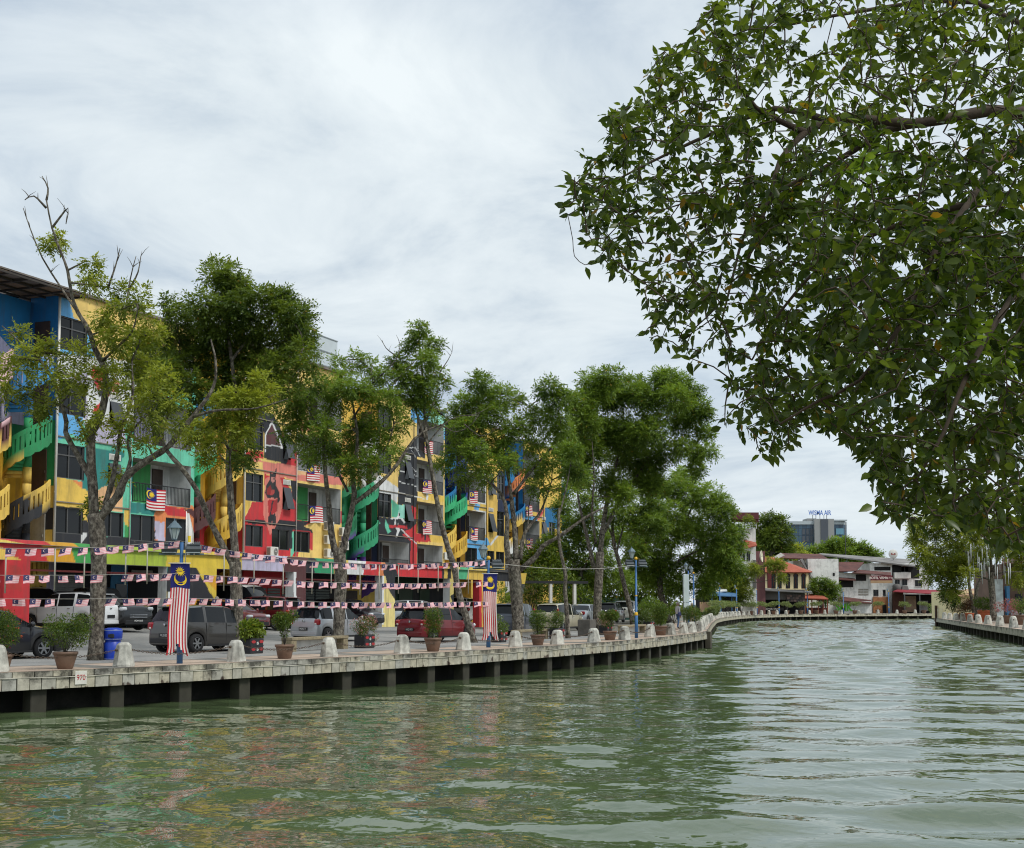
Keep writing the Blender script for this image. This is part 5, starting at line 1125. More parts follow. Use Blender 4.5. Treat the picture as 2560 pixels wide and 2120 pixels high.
bunting([(449, 1434), (600, 1443), (760, 1454), (900, 1458), (1050, 1459), (1221, 1454)], 'middle string of small flags between the two banners', .2)
bunting([(449, 1495), (620, 1499), (800, 1505), (1000, 1507), (1221, 1504)], 'lowest string of small flags between the two banners', 0)
lt = strg([(-60, 1372), (260, 1369), (449, 1354), (560, 1376), (660, 1391), (780, 1406), (900, 1412), (1020, 1413), (1221, 1403)])
o = thing('light_string', lt[0], 'cable of thin hanging light tubes along the top bunting string', 'light string'); b_ = MB(); b_.tube([p_ - lt[0] + Vector((0, .03, .01)) for p_ in lt], .009, 5); b_.build('cable', M('black_cable', (40, 40, 42), .6, 0), o)
for px in (10, 132, 222, 321, 378, 560, 645, 709, 772, 834, 893, 948, 1000, 1049, 1100, 1142, 1182):
    i = min(range(len(lt)), key=lambda k: abs(proj(lt[k])[0] - px)); p_ = lt[i] - lt[0] + Vector((0, .04, 0)); b_ = MB(); ln = rng.uniform(.85, 1.15); b_.tube([p_, p_ - Vector((0, 0, ln))], .018, 6); b_.build('light_tube', M('tube_plastic', (176, 172, 158), .5, .1), o)
w1 = [LP2 + Vector((0, 0, 3.2)), (LP2 + LP3) / 2 + Vector((0, 0, 3.05)), LP3 + Vector((0, 0, 3.5))]
b_ = MB(); b_.tube([w1[0].lerp(w1[2], t) - Vector((0, 0, .9 * t * (1 - t))) for t in np.linspace(0, 1, 16)], .01, 5); tag(b_.build('overhead_wire', m_cord), 'sagging pale wire between the second and third lamp posts', 'wire')
# =================================================================== CARS
s = NT('car_glass'); s.b.inputs['Base Color'].default_value = (0.010, 0.012, 0.014, 1); s.b.inputs['Roughness'].default_value = 0.03; s.b.inputs['Specular IOR Level'].default_value = 0.32; m_cglass = s.m
m_tyre = M('tyre_rubber', (28, 28, 30), .85, .1); m_rim = M('alloy_rim', (150, 152, 154), .3, .05, metal=.8); m_tail = M('tail_light', (150, 18, 26), .2, .05, coat=.5); m_head = M('head_light', (196, 200, 204), .12, .08, coat=.6); m_trim = M('black_trim', (26, 26, 28), .55, .05); m_under = M('underbody', (14, 14, 15), .9, 0); m_chrome = M('chrome', (190, 192, 196), .15, 0, metal=.9); m_plt = M('plate_black', (20, 20, 22), .4, 0); m_pltw = M('plate_white', (220, 220, 218), .5, 0)
m_lampw = M('reverse_light', (226, 214, 208), .2, .05)
def paintm(name, rgb, metal=0.35):
    if name in MATS: return MATS[name]
    s = NT(name); s.b.inputs['Base Color'].default_value = (*L(rgb), 1); s.b.inputs['Metallic'].default_value = metal; s.b.inputs['Roughness'].default_value = .32; s.b.inputs['Coat Weight'].default_value = .8; s.b.inputs['Coat Roughness'].default_value = .06
    MATS[name] = s.m; return s.m
TYPES = {  # length, width, roofline (x from rear 0..1, z), belt (rear, front), cabin glass (x rear base, x rear top, x front top, x front base), wheels, wheel radius, pillars
 'hatch': (3.72, 1.68, [(0, .72), (.008, .93), (.02, 1.0), (.085, 1.40), (.12, 1.47), (.3, 1.51), (.5, 1.49), (.58, 1.44), (.76, 1.0), (.95, .84), (.985, .74), (1, .6)], (.98, .90), (.02, .10, .56, .77), (.17, .81), .30, (.27, .5)),
 'sedan': (4.4, 1.72, [(0, .70), (.01, .93), (.03, 1.02), (.16, 1.05), (.28, 1.36), (.36, 1.45), (.48, 1.47), (.56, 1.42), (.72, 1.02), (.95, .84), (.985, .72), (1, .6)], (.98, .92), (.16, .30, .55, .73), (.19, .80), .31, (.30, .48)),
 'suv': (4.45, 1.83, [(0, .8), (.008, 1.02), (.02, 1.1), (.09, 1.5), (.13, 1.58), (.3, 1.64), (.5, 1.62), (.58, 1.56), (.73, 1.12), (.95, .98), (.985, .86), (1, .7)], (1.08, 1.0), (.02, .11, .56, .74), (.18, .80), .35, (.27, .47)),
 'mpv': (4.3, 1.72, [(0, .8), (.006, 1.0), (.015, 1.08), (.06, 1.55), (.09, 1.62), (.3, 1.68), (.55, 1.65), (.63, 1.58), (.82, 1.05), (.96, .88), (.988, .78), (1, .62)], (1.0, .94), (.015, .07, .61, .83), (.17, .82), .31, (.3, .52)),
 'bigmpv': (4.95, 1.85, [(0, .85), (.005, 1.1), (.012, 1.2), (.05, 1.78), (.08, 1.85), (.3, 1.9), (.6, 1.88), (.68, 1.80), (.84, 1.16), (.96, 1.0), (.988, .88), (1, .7)], (1.14, 1.06), (.012, .06, .66, .85), (.17, .82), .35, (.32, .56)),
 'van': (4.9, 1.8, [(0, .9), (.004, 1.2), (.01, 1.4), (.02, 2.08), (.05, 2.18), (.3, 2.22), (.7, 2.2), (.77, 2.1), (.92, 1.25), (.97, 1.05), (.99, .9), (1, .7)], (1.3, 1.2), (.012, .03, .76, .925), (.2, .85), .34, (.35, .6)),
 'pickup': (5.3, 1.95, [(0, .9), (.01, 1.12), (.33, 1.14), (.345, 1.2), (.37, 1.72), (.41, 1.85), (.52, 1.88), (.58, 1.82), (.68, 1.22), (.95, 1.12), (.985, 1.0), (1, .75)], (1.16, 1.12), (.345, .38, .57, .685), (.2, .82), .41, (.47, .58)),
}
WHEELS = {}
def wheel_parts(r, wd):
    k = (round(r, 2), round(wd, 2))
    if k in WHEELS: return WHEELS[k]
    b_ = MB(); prof = [(r * .64, -wd / 2), (r * .9, -wd / 2), (r, -wd * .32), (r, wd * .32), (r * .9, wd / 2), (r * .64, wd / 2)]
    n = 24; vs_ = [(q * math.cos(2 * math.pi * j / n), z, q * math.sin(2 * math.pi * j / n)) for q, z in prof for j in range(n)]
    fs = [(i * n + j, i * n + (j + 1) % n, (i + 1) * n + (j + 1) % n, (i + 1) * n + j) for i in range(5) for j in range(n)]; b_.add(vs_, fs, 0, True); ty = b_.mesh('tyre', m_tyre)
    b_ = MB()
    vs_ = [(r * .66 * math.cos(2 * math.pi * j / n), wd * .2, r * .66 * math.sin(2 * math.pi * j / n)) for j in range(n)]; b_.add(vs_, [tuple(range(n))], 1); b_.add([(v[0], -v[1], v[2]) for v in vs_], [tuple(range(n - 1, -1, -1))], 1)
    for s_ in (-1, 1):
        for k5 in range(6):
            a = k5 * math.pi / 3; ca, sa = math.cos(a), math.sin(a); w2 = r * .09
            pts = [(ca * r * .1 - sa * w2, sa * r * .1 + ca * w2), (ca * r * .1 + sa * w2, sa * r * .1 - ca * w2), (ca * r * .62 + sa * w2 * .9, sa * r * .62 - ca * w2 * .9), (ca * r * .62 - sa * w2 * .9, sa * r * .62 + ca * w2 * .9)]
            b_.prism([(p[0], s_ * wd * .3, p[1]) for p in pts], (0, s_ * .03, 0), 0)
        ring = [(r * q * math.cos(2 * math.pi * j / n), s_ * wd * .42, r * q * math.sin(2 * math.pi * j / n)) for q in (.58, .67) for j in range(n)]; b_.add(ring, [(j, (j + 1) % n, n + (j + 1) % n, n + j) for j in range(n)], 0)
        hub = [(r * .15 * math.cos(2 * math.pi * j / 10), s_ * wd * .44, r * .15 * math.sin(2 * math.pi * j / 10)) for j in range(10)]; b_.add(hub, [tuple(range(10))], 0)
    rm = b_.mesh('rim', [m_rim, m_trim]); WHEELS[k] = (ty, rm); return WHEELS[k]
def pl_f(tab, t):
    for i in range(len(tab) - 1):
        if t <= tab[i + 1][0]: a, b2 = tab[i], tab[i + 1]; return a[1] + (b2[1] - a[1]) * (t - a[0]) / max(1e-9, b2[0] - a[0])
    return tab[-1][1]
def car(label, typ, rgb, p, heading, plate=None, cat='car', metal=.35, dark_rear=False, lights='std', group='cars parked on the lot', sc=1.0, name='parked_car'):
    Lc, Wc, roof, belt, cab, whl, wr, pil = TYPES[typ]; pm = paintm('car_paint_%d_%d_%d' % rgb, rgb, metal)
    o = thing(name, p, label, cat, group, heading); o.scale = (sc,) * 3; hw = Wc / 2; H = max(z for _, z in roof)
    st = sorted(set([0, .004, .008, .014, .02, .03] + list(np.linspace(.04, .96, 62)) + [.97, .98, .985, .992, 1.0] + [x for x, _ in roof] + list(cab) + list(pil)))
    sill = .2 if typ not in ('pickup', 'suv') else .28; ar = wr + .055
    rows = []
    for t in st:
        x = (t - .5) * Lc; zr = pl_f(roof, t); zb_ = belt[0] + (belt[1] - belt[0]) * t
        e_ = abs(t - .5) * 2; taper = 1 - .12 * e_ ** 7 - .05 * e_ ** 3; w_ = hw * taper
        zl = sill + .06 * max(0, e_ - .86) / .14
        for wx in whl:
            d = abs(t - wx) * Lc
            if d < ar: zl = max(zl, wr + math.sqrt(ar * ar - d * d) - .01)
        incab = cab[0] < t < cab[3]
        if incab and zr > zb_ + .04:
            f = min(1, (zr - zb_) / .3); wroof = w_ * (1 - .17 * f * min(1.0, (zr - zb_) / .55 + .3)); zbelt = zb_
        else: wroof = w_ * .86; zbelt = min(zb_ - .02, zr - .05)
        zm = zl + (zbelt - zl) * .55
        rows.append([(x, w_ * .93, min(zl, zbelt - .02)), (x, w_, min(zl + .05, zbelt - .015)), (x, w_ * 1.005, min(zm, zbelt - .01)), (x, w_ * .975, zbelt), (x, wroof, max(zbelt + .004, zr - .055)), (x, wroof * .86, zr - .012), (x, wroof * .45, zr), (x, 0, zr + .008)])
    body = MB(); gl = {'windscreen': MB(), 'rear_window': MB(), 'side_window': MB()}
    k = 8
    for sgn in (1, -1):
        V = [(a[0], a[1] * sgn, a[2]) for r_ in rows for a in r_]; base = len(body.v); bf = []
        for i in range(len(rows) - 1):
            tm = (st[i] + st[i + 1]) / 2
            for j in range(k - 1):
                q = (i * k + j, (i + 1) * k + j, (i + 1) * k + j + 1, i * k + j + 1); q = q if sgn < 0 else q[::-1]
                gz = None
                if j == 3 and cab[0] + .03 < tm < cab[3] - .035 and pl_f(roof, tm) > belt[0] + .13:
                    if not any(abs(tm - pp) < .012 for pp in pil) and tm > cab[0] + .05: gz = 'side_window'
                if j >= 4 and cab[2] + .012 < tm < cab[3] - .004: gz = 'windscreen'
                if j >= 4 and cab[0] + .004 < tm < cab[1] - .008: gz = 'rear_window'
                if gz: gl[gz].add([Vector(V[a]) for a in q], [(0, 1, 2, 3)], 0, True)
                else: bf.append(q)
        body.add(V, bf, 0, True)
    for r_, fl in ((rows[0], 1), (rows[-1], -1)):
        ring = [(a[0], a[1], a[2]) for a in r_] + [(a[0], -a[1], a[2]) for a in r_[-2::-1]]; body.add(ring, [tuple(range(len(ring)))[::-fl]], 0)
    me = body.mesh('body', pm); bm = bmesh.new(); bm.from_mesh(me); bmesh.ops.remove_doubles(bm, verts=bm.verts, dist=.0008); bmesh.ops.recalc_face_normals(bm, faces=bm.faces); bm.to_mesh(me); bm.free()
    for f in me.polygons: f.use_smooth = True
    link('body', me, o)
    for nm, g_ in gl.items():
        if not g_.f: continue
        if nm == 'side_window':
            for sgn in (1, -1):
                h_ = MB()
                for f in g_.f:
                    pts = [g_.v[i] for i in f]
                    if pts[0][1] * sgn > 0: h_.add(pts, [(0, 1, 2, 3)], 0, False)
                if h_.f: h_.build('side_window', m_cglass, o)
        else:
            me = g_.mesh(nm, m_cglass); bm = bmesh.new(); bm.from_mesh(me); bmesh.ops.remove_doubles(bm, verts=bm.verts, dist=.001); bmesh.ops.recalc_face_normals(bm, faces=bm.faces); bm.to_mesh(me); bm.free(); link(nm, me, o)
    b_ = MB(); b_.box((0, 0, .42), (Lc * .93, Wc * .78, .42)); b_.box((0, 0, .3), (Lc * .5, Wc * .9, .2)); b_.build('underbody', m_under, o)
    ty, rm = wheel_parts(wr, .2)
    for wx in whl:
        for sgn in (1, -1):
            w_ = link('wheel', None, o); w_.location = ((wx - .5) * Lc, sgn * (hw - .105), wr); link('tyre', ty, w_); link('rim', rm, w_)
    # lamps, bumpers, plates, mirrors, handles
    xr, xf = -Lc / 2, Lc / 2; zt = belt[0] - .12
    for sgn in (1, -1):
        b_ = MB()
        if lights == 'tall': b_.box((xr + .05, sgn * (hw - .1), zt + .16), (.12, .12, .62), bev=.03)
        elif lights == 'slim': b_.box((xr + .1, sgn * (hw - .2), zt + .02), (.22, .34, .09), bev=.03)
        else: b_.box((xr + .085, sgn * (hw - .155), zt - .02), (.2, .26, .24), bev=.05)
        tl_ = b_.build('tail_light', m_tail, o)
        b_ = MB(); b_.box((xr + .055, sgn * (hw - .18), zt - .08), (.16, .12, .07), bev=.02); b_.build('reverse_light', m_lampw, o)
        b_ = MB(); b_.box((xf - .13, sgn * (hw - .24), belt[1] - .19), (.24, .32, .15), bev=.05); b_.build('head_light', m_head, o)
        b_ = MB(); b_.ball(((cab[3] - .5) * Lc - .12, sgn * (hw + .07), belt[1] + .1), .11, 10, sc=(.6, .8, .75)); b_.build('mirror', pm, o)
        for t in (pil[0] - .03 if pil[0] > .3 else pil[0] + .06, pil[1] + .04):
            b_ = MB(); b_.box(((t - .5) * Lc, sgn * (hw + .003), belt[0] - .13), (.16, .025, .03), bev=.01); b_.build('handle', m_chrome if typ in ('mpv', 'suv') else pm, o)
        b_ = MB()
        for t in (pil[0], pil[1], cab[3] - .03): b_.box(((t - .5) * Lc, sgn * (hw * 1.003 - .004), (sill + belt[0]) / 2 + .06), (.012, .012, belt[0] - sill - .2))
        b_.box((0, sgn * (hw - .012), sill + .03), (Lc * .42, .03, .07)); b_.build('door_seams', m_trim, o)
    b_ = MB(); b_.box((xr + .035, 0, .38), (.1, Wc * .8, .17), bev=.03); b_.build('rear_bumper', m_trim if dark_rear else pm, o)
    b_ = MB(); b_.box((xf - .035, 0, .36), (.1, Wc * .74, .2), bev=.03); b_.build('front_grille', m_trim, o)
    b_ = MB()
    for j in range(3): b_.box((xf - .03, 0, .56 + j * .06), (.1, Wc * .5, .02))
    b_.build('grille_bars', m_chrome, o)
    for xp, sg, zp_ in ((xr - .022, -1, .62 if typ != 'hatch' else .55), (xf + .018, 1, .42)):
        b_ = MB(); b_.box((xp, 0, zp_), (.012, .46, .13)); pl_o = b_.build('number_plate', m_plt, o)
        if plate: tx = text('plate_text', plate, .105, m_pltw, pl_o, (xp + sg * .008, 0, zp_), rx=R(90), rz=R(90) if sg > 0 else R(-90), ext=.001)
    if typ in ('hatch', 'suv', 'mpv'):
        b_ = MB(); zz = pl_f(roof, cab[1]); b_.box(((cab[1] - .5) * Lc - .06, 0, zz + .015), (.2, Wc * .68, .03), bev=.012); b_.build('spoiler', m_trim if dark_rear else pm, o)
        b_ = MB(); b_.tube([((cab[0] - .5) * Lc - .015, 0, belt[0] + .02), ((cab[0] - .5) * Lc + .02, .3, belt[0] + .1)], .012, 5); b_.build('wiper', m_trim, o)
    if typ in ('suv', 'bigmpv'):
        for sgn in (1, -1): b_ = MB(); b_.tube([((.18 - .5) * Lc, sgn * hw * .68, H - .03), ((.25 - .5) * Lc, sgn * hw * .68, H + .03), ((.52 - .5) * Lc, sgn * hw * .68, H + .025), ((.58 - .5) * Lc, sgn * hw * .68, H - .04)], .018, 6); b_.build('roof_rail', m_trim, o)
    b_ = MB(); b_.lathe([(.05, 0), (.05, .012)], 14); e_ = b_.build('emblem', m_chrome, o); e_.location = (xr - .012, 0, belt[0] - .1); e_.rotation_euler = (0, R(-90), 0)
    return o
HA = R(65)
def cpt(px, py): return onG(px, py)
car('dark grey coupe cut by the picture edge beside the red flowered bush', 'sedan', (40, 41, 44), cpt(-32, 1648), R(50))
car('dark grey hatchback parked behind the nearest striped banner', 'hatch', (66, 64, 62), cpt(520, 1628), R(56), 'VLE 82', dark_rear=True, sc=1.05)
car('silver hatchback behind the spotted trunk and bench', 'hatch', (176, 180, 184), cpt(830, 1603), R(58), 'MDN 71')
car('red hatchback behind the tall clipped shrub', 'hatch', (120, 14, 26), cpt(1092, 1604), R(55), 'MCJ 873')
car('blue grey people carrier half behind the second banner', 'mpv', (66, 72, 84), cpt(1287, 1588), R(72), 'MCW 204')
car('beige compact car with dark rear window behind the thin trunk', 'mpv', (186, 178, 152), cpt(1398, 1577), R(66), lights='tall')
car('silver saloon beyond the beige car', 'sedan', (160, 166, 172), cpt(1461, 1562), R(66))
car('black hatchback in shade behind the thick trunk', 'hatch', (24, 24, 27), cpt(1527, 1556), R(74))
car('white people carrier in shade under the leaning tree', 'mpv', (206, 206, 202), cpt(1570, 1551), R(70))
car('black car deep in the shade left of the big bush', 'suv', (28, 28, 32), cpt(1545, 1543), R(70))
car('white luxury people carrier showing its chrome grille behind the red pillar', 'bigmpv', (214, 216, 216), cpt(62, 1574), R(-40), 'JYD 18', metal=0)
car('white sport utility with slim red tail lights beside the first trunk', 'suv', (214, 216, 218), cpt(172, 1577), R(157), metal=0, lights='slim')
car('black pickup truck with silver skid plate behind the first trunk', 'pickup', (16, 18, 22), cpt(240, 1575), R(-32), 'MDM 6668', name='pickup_truck', cat='pickup')
car('old grey saloon half hidden by the black pickup', 'sedan', (84, 86, 84), cpt(352, 1562), R(-26))
car('dark red people carrier behind the forked tree', 'mpv', (96, 14, 24), cpt(650, 1573), R(158))
car('white van with tall roof behind the forked tree', 'van', (222, 222, 220), cpt(582, 1568), R(-24), metal=0, name='white_van', cat='van')
car('white saloon tucked behind the maroon pillar', 'sedan', (212, 214, 214), cpt(712, 1563), R(158), metal=0)
car('dark violet people carrier beside the spotted trunk', 'mpv', (30, 28, 38), cpt(868, 1567), R(-26))
car('tall black people carrier behind the dark violet one', 'bigmpv', (20, 20, 22), cpt(840, 1558), R(-24))
car('silver people carrier with tall tail lights beside the cream pillar', 'mpv', (176, 182, 184), cpt(1040, 1566), R(28), lights='tall')
car('pearl white luxury people carrier under the red beam', 'bigmpv', (218, 218, 214), cpt(1108, 1557), R(158), metal=0)
car('dark red car nose visible beside the white van', 'hatch', (104, 14, 22), cpt(575, 1578), R(-30))
# =================================================================== PEOPLE
def skin_obj(name, verts, edges, rad, m, parent, sub=2):
    me = bpy.data.meshes.new(name); me.from_pydata(verts, edges, []); o = link(name, me, parent); me.materials.append(m)
    md = o.modifiers.new('skin', 'SKIN'); md.use_smooth_shade = True
    for i, r_ in enumerate(rad): me.skin_vertices[0].data[i].radius = r_ if hasattr(r_, '__len__') else (r_, r_)
    me.skin_vertices[0].data[0].use_root = True
    sb = o.modifiers.new('subdivision', 'SUBSURF'); sb.levels = sub; sb.render_levels = sub; return o
m_skin = M('skin', (150, 104, 80), .6, .05); m_hair = M('black_hair', (22, 20, 20), .6, .1)
def person(p, yaw, label, top, legs, hair, H=1.65, bag=None, scarf=None, walk=.12):
    o = thing('person', p, label, 'person', None, yaw); k = H / 1.7
    def S3(x, y, z): return (x * k, y * k, z * k)
    # one continuous body: pelvis root, spine, arms, legs
    v = [S3(0, 0, .95), S3(0, .01, 1.15), S3(0, .0, 1.38), S3(0, .0, 1.47), S3(0, -.01, 1.56), S3(0, -.015, 1.64),
         S3(.17, 0, 1.40), S3(.22, .02, 1.15), S3(.2, -.06, .92), S3(.19, -.09, .84), S3(-.17, 0, 1.40), S3(-.22, .03, 1.15), S3(-.21, -.02, .92), S3(-.2, -.04, .84),
         S3(.09, 0, .88), S3(.1, -walk, .5), S3(.1, -walk * .6, .09), S3(.1, -walk * .6 - .13, .04), S3(-.09, 0, .88), S3(-.1, walk * .2, .5), S3(-.1, walk, .09), S3(-.1, walk - .12, .04)]
    e_ = [(0, 1), (1, 2), (2, 3), (3, 4), (4, 5), (2, 6), (6, 7), (7, 8), (8, 9), (2, 10), (10, 11), (11, 12), (12, 13), (0, 14), (14, 15), (15, 16), (16, 17), (0, 18), (18, 19), (19, 20), (20, 21)]
    r_ = [(.15, .11), (.14, .1), (.15, .1), .055, .085, .08, .065, .048, .036, .04, .065, .048, .036, .04, .085, .062, .042, .04, .085, .062, .042, .04]
    r_ = [tuple(q * k for q in a) if hasattr(a, '__len__') else a * k for a in r_]
    s = NT('body_%s' % label[:12]); g = s.n('ShaderNodeTexCoord'); sp_ = s.n('ShaderNodeSeparateXYZ'); s.l(g.outputs['Object'], sp_.inputs[0])
    mr = s.n('ShaderNodeMath', operation='DIVIDE'); s.l(sp_.outputs[2], mr.inputs[0]); mr.inputs[1].default_value = 1.75 * k
    rp = s.ramp(mr.outputs[0], (0, (.03, .03, .03)), (.05, L(legs)), (.545, L(top)), (.86, L((150, 104, 80)))); rp.color_ramp.interpolation = 'CONSTANT'; s.l(rp.outputs[0], s.b.inputs['Base Color']); s.b.inputs['Roughness'].default_value = .8
    skin_obj('body', v, e_, r_, s.m, o)
    b_ = MB(); b_.ball(S3(0, .015, 1.645), .108 * k, 12, sc=(1, 1.05, 1.05)); b_.build('hair', M('hair_%s' % label[:10], hair, .7, .1), o)
    b_ = MB(); b_.ball(S3(0, -.075, 1.60), .07 * k, 10, sc=(.95, .6, 1.25)); b_.ball(S3(0, -.125, 1.595), .016 * k, 6); b_.build('face', m_skin, o)
    b_ = MB()
    for sx in (-1, 1): b_.ball(S3(sx * .028, -.117, 1.62), .009 * k, 6)
    b_.box(S3(0, -.114, 1.56), (.035, .008, .006)); b_.build('eyes', m_hair, o)
    for (hx, hy, hz) in ((.19, -.10, .80), (-.2, -.05, .80)):
        h_ = link('hand', None, o); h_.location = S3(hx, hy, hz); b_ = MB(); b_.box((0, 0, 0), (.035, .075, .085), bev=.014)
        for f in range(4): b_.tube([(0, -.03 + f * .02, -.035), (.004, -.032 + f * .021, -.075), (.012, -.03 + f * .02, -.1 - (.012 if f in (1, 2) else 0))], [.0095, .009, .007], 6)
        b_.tube([(0, -.035, .02), (.01, -.058, -.01), (.016, -.06, -.04)], [.011, .010, .008], 6); b_.build('fingers', m_skin, h_)
    if bag:
        b_ = MB(); b_.box(S3(-.24, .05, .95), (.12, .28, .26), bev=.04); b_.tube([S3(-.24, -.05, 1.05), S3(-.12, 0, 1.42), S3(-.22, .15, 1.05)], .012, 5); bo = b_.build('shoulder_bag', M('bag_%s' % label[:8], bag, .6, .1)); bo.parent = o; tag(bo)
    return o
person(onZ(1695, 1571), R(120), 'person in pale top and blue jeans with shoulder bags walking the quay', (196, 194, 198), (58, 88, 128), (150, 138, 128), 1.72, bag=(44, 50, 92))
person(onZ(1730, 1566), R(200), 'person in maroon top and beige trousers by the sign posts', (84, 38, 44), (176, 150, 128), (40, 26, 26), 1.68)
person(cpt(541, 1583), R(170), 'person in red shirt standing beside the white van', (190, 30, 48), (60, 62, 70), (26, 24, 24), 1.62)
person(cpt(661, 1572.5), R(20), 'person with short dark hair behind the dark red people carrier', (70, 74, 84), (50, 50, 56), (26, 24, 24), 1.72)
# =================================================================== TREES
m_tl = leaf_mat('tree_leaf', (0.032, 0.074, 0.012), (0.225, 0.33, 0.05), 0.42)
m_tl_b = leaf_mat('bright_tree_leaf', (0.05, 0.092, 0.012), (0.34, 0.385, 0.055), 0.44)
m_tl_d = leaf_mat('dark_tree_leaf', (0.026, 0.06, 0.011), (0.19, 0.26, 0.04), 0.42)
def resample(pts, step):
    out = [pts[0]]
    for i in range(len(pts) - 1):
        n = max(1, int((pts[i + 1] - pts[i]).length / step))
        for k in range(1, n + 1): out.append(pts[i].lerp(pts[i + 1], k / n))
    return out
def smooth_path(pts):
    if len(pts) < 3: return pts
    return catmull(pts, max(.15, (pts[1] - pts[0]).length / 3))
def sprays(centers, radii, leaf, dens, tone, m, name, root, droop=.1, kind='quad', per=9, squash=.8):
    """pinnate sprays filling round clumps; returns the linked object"""
    Pn, Dn, Zt = [], [], []
    for c_, r_, tn in zip(centers, radii, tone):
        K = max(14, int(2.3 * dens * (r_ / leaf) ** 2)); d = nrg.normal(size=(K, 3)); d /= np.linalg.norm(d, axis=1, keepdims=True)
        rr = r_ * (0.35 + 0.65 * nrg.random(K) ** .6) * (1 + .22 * np.sin(d[:, 0] * 5 + c_[0] * 9) * np.cos(d[:, 1] * 4 + c_[2] * 7))
        Pn.append(np.array(c_) + d * rr[:, None] * np.array([1, 1, squash])); dd = d * .8 + nrg.normal(0, .55, d.shape) + np.array([0, 0, .12 - droop]); Dn.append(dd)
        Zt.append(np.clip(tn + .22 * d[:, 2] + nrg.normal(0, .14, K), 0, 1))  # top light put into leaf colour: upper sprays lighter, plus random leaf tone
    leaf = leaf * 1.2; P_, D, T = np.concatenate(Pn), np.concatenate(Dn), np.concatenate(Zt); n = len(P_)
    X, Y, Z = rot_frames(D, nrg.normal(0, .5, n)); SL = leaf * 2.6
    LP, LD, LT = [], [], []
    for k in range(per):
        t = .18 + .82 * (k // 2) / max(1, (per - 1) // 2); sd_ = (1 if k % 2 else -1) if k < per - 1 else 0
        LP.append(P_ + X * (SL * t) - np.array([0, 0, 1.0]) * (SL * .25 * t * t)); LD.append(X * (.5 if sd_ else 1.0) + Y * (.85 * sd_) + nrg.normal(0, .16, P_.shape) - np.array([0, 0, .18])); LT.append(T)
    LP, LD, LT = np.concatenate(LP), np.concatenate(LD), np.concatenate(LT); N_ = len(LP)
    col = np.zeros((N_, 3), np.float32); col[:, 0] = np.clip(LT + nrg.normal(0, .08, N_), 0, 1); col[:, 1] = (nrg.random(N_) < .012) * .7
    return link(name, leaves_mesh(name, LP, LD, nrg.uniform(.75, 1.25, N_) * leaf, m, kind, shade=col), root)
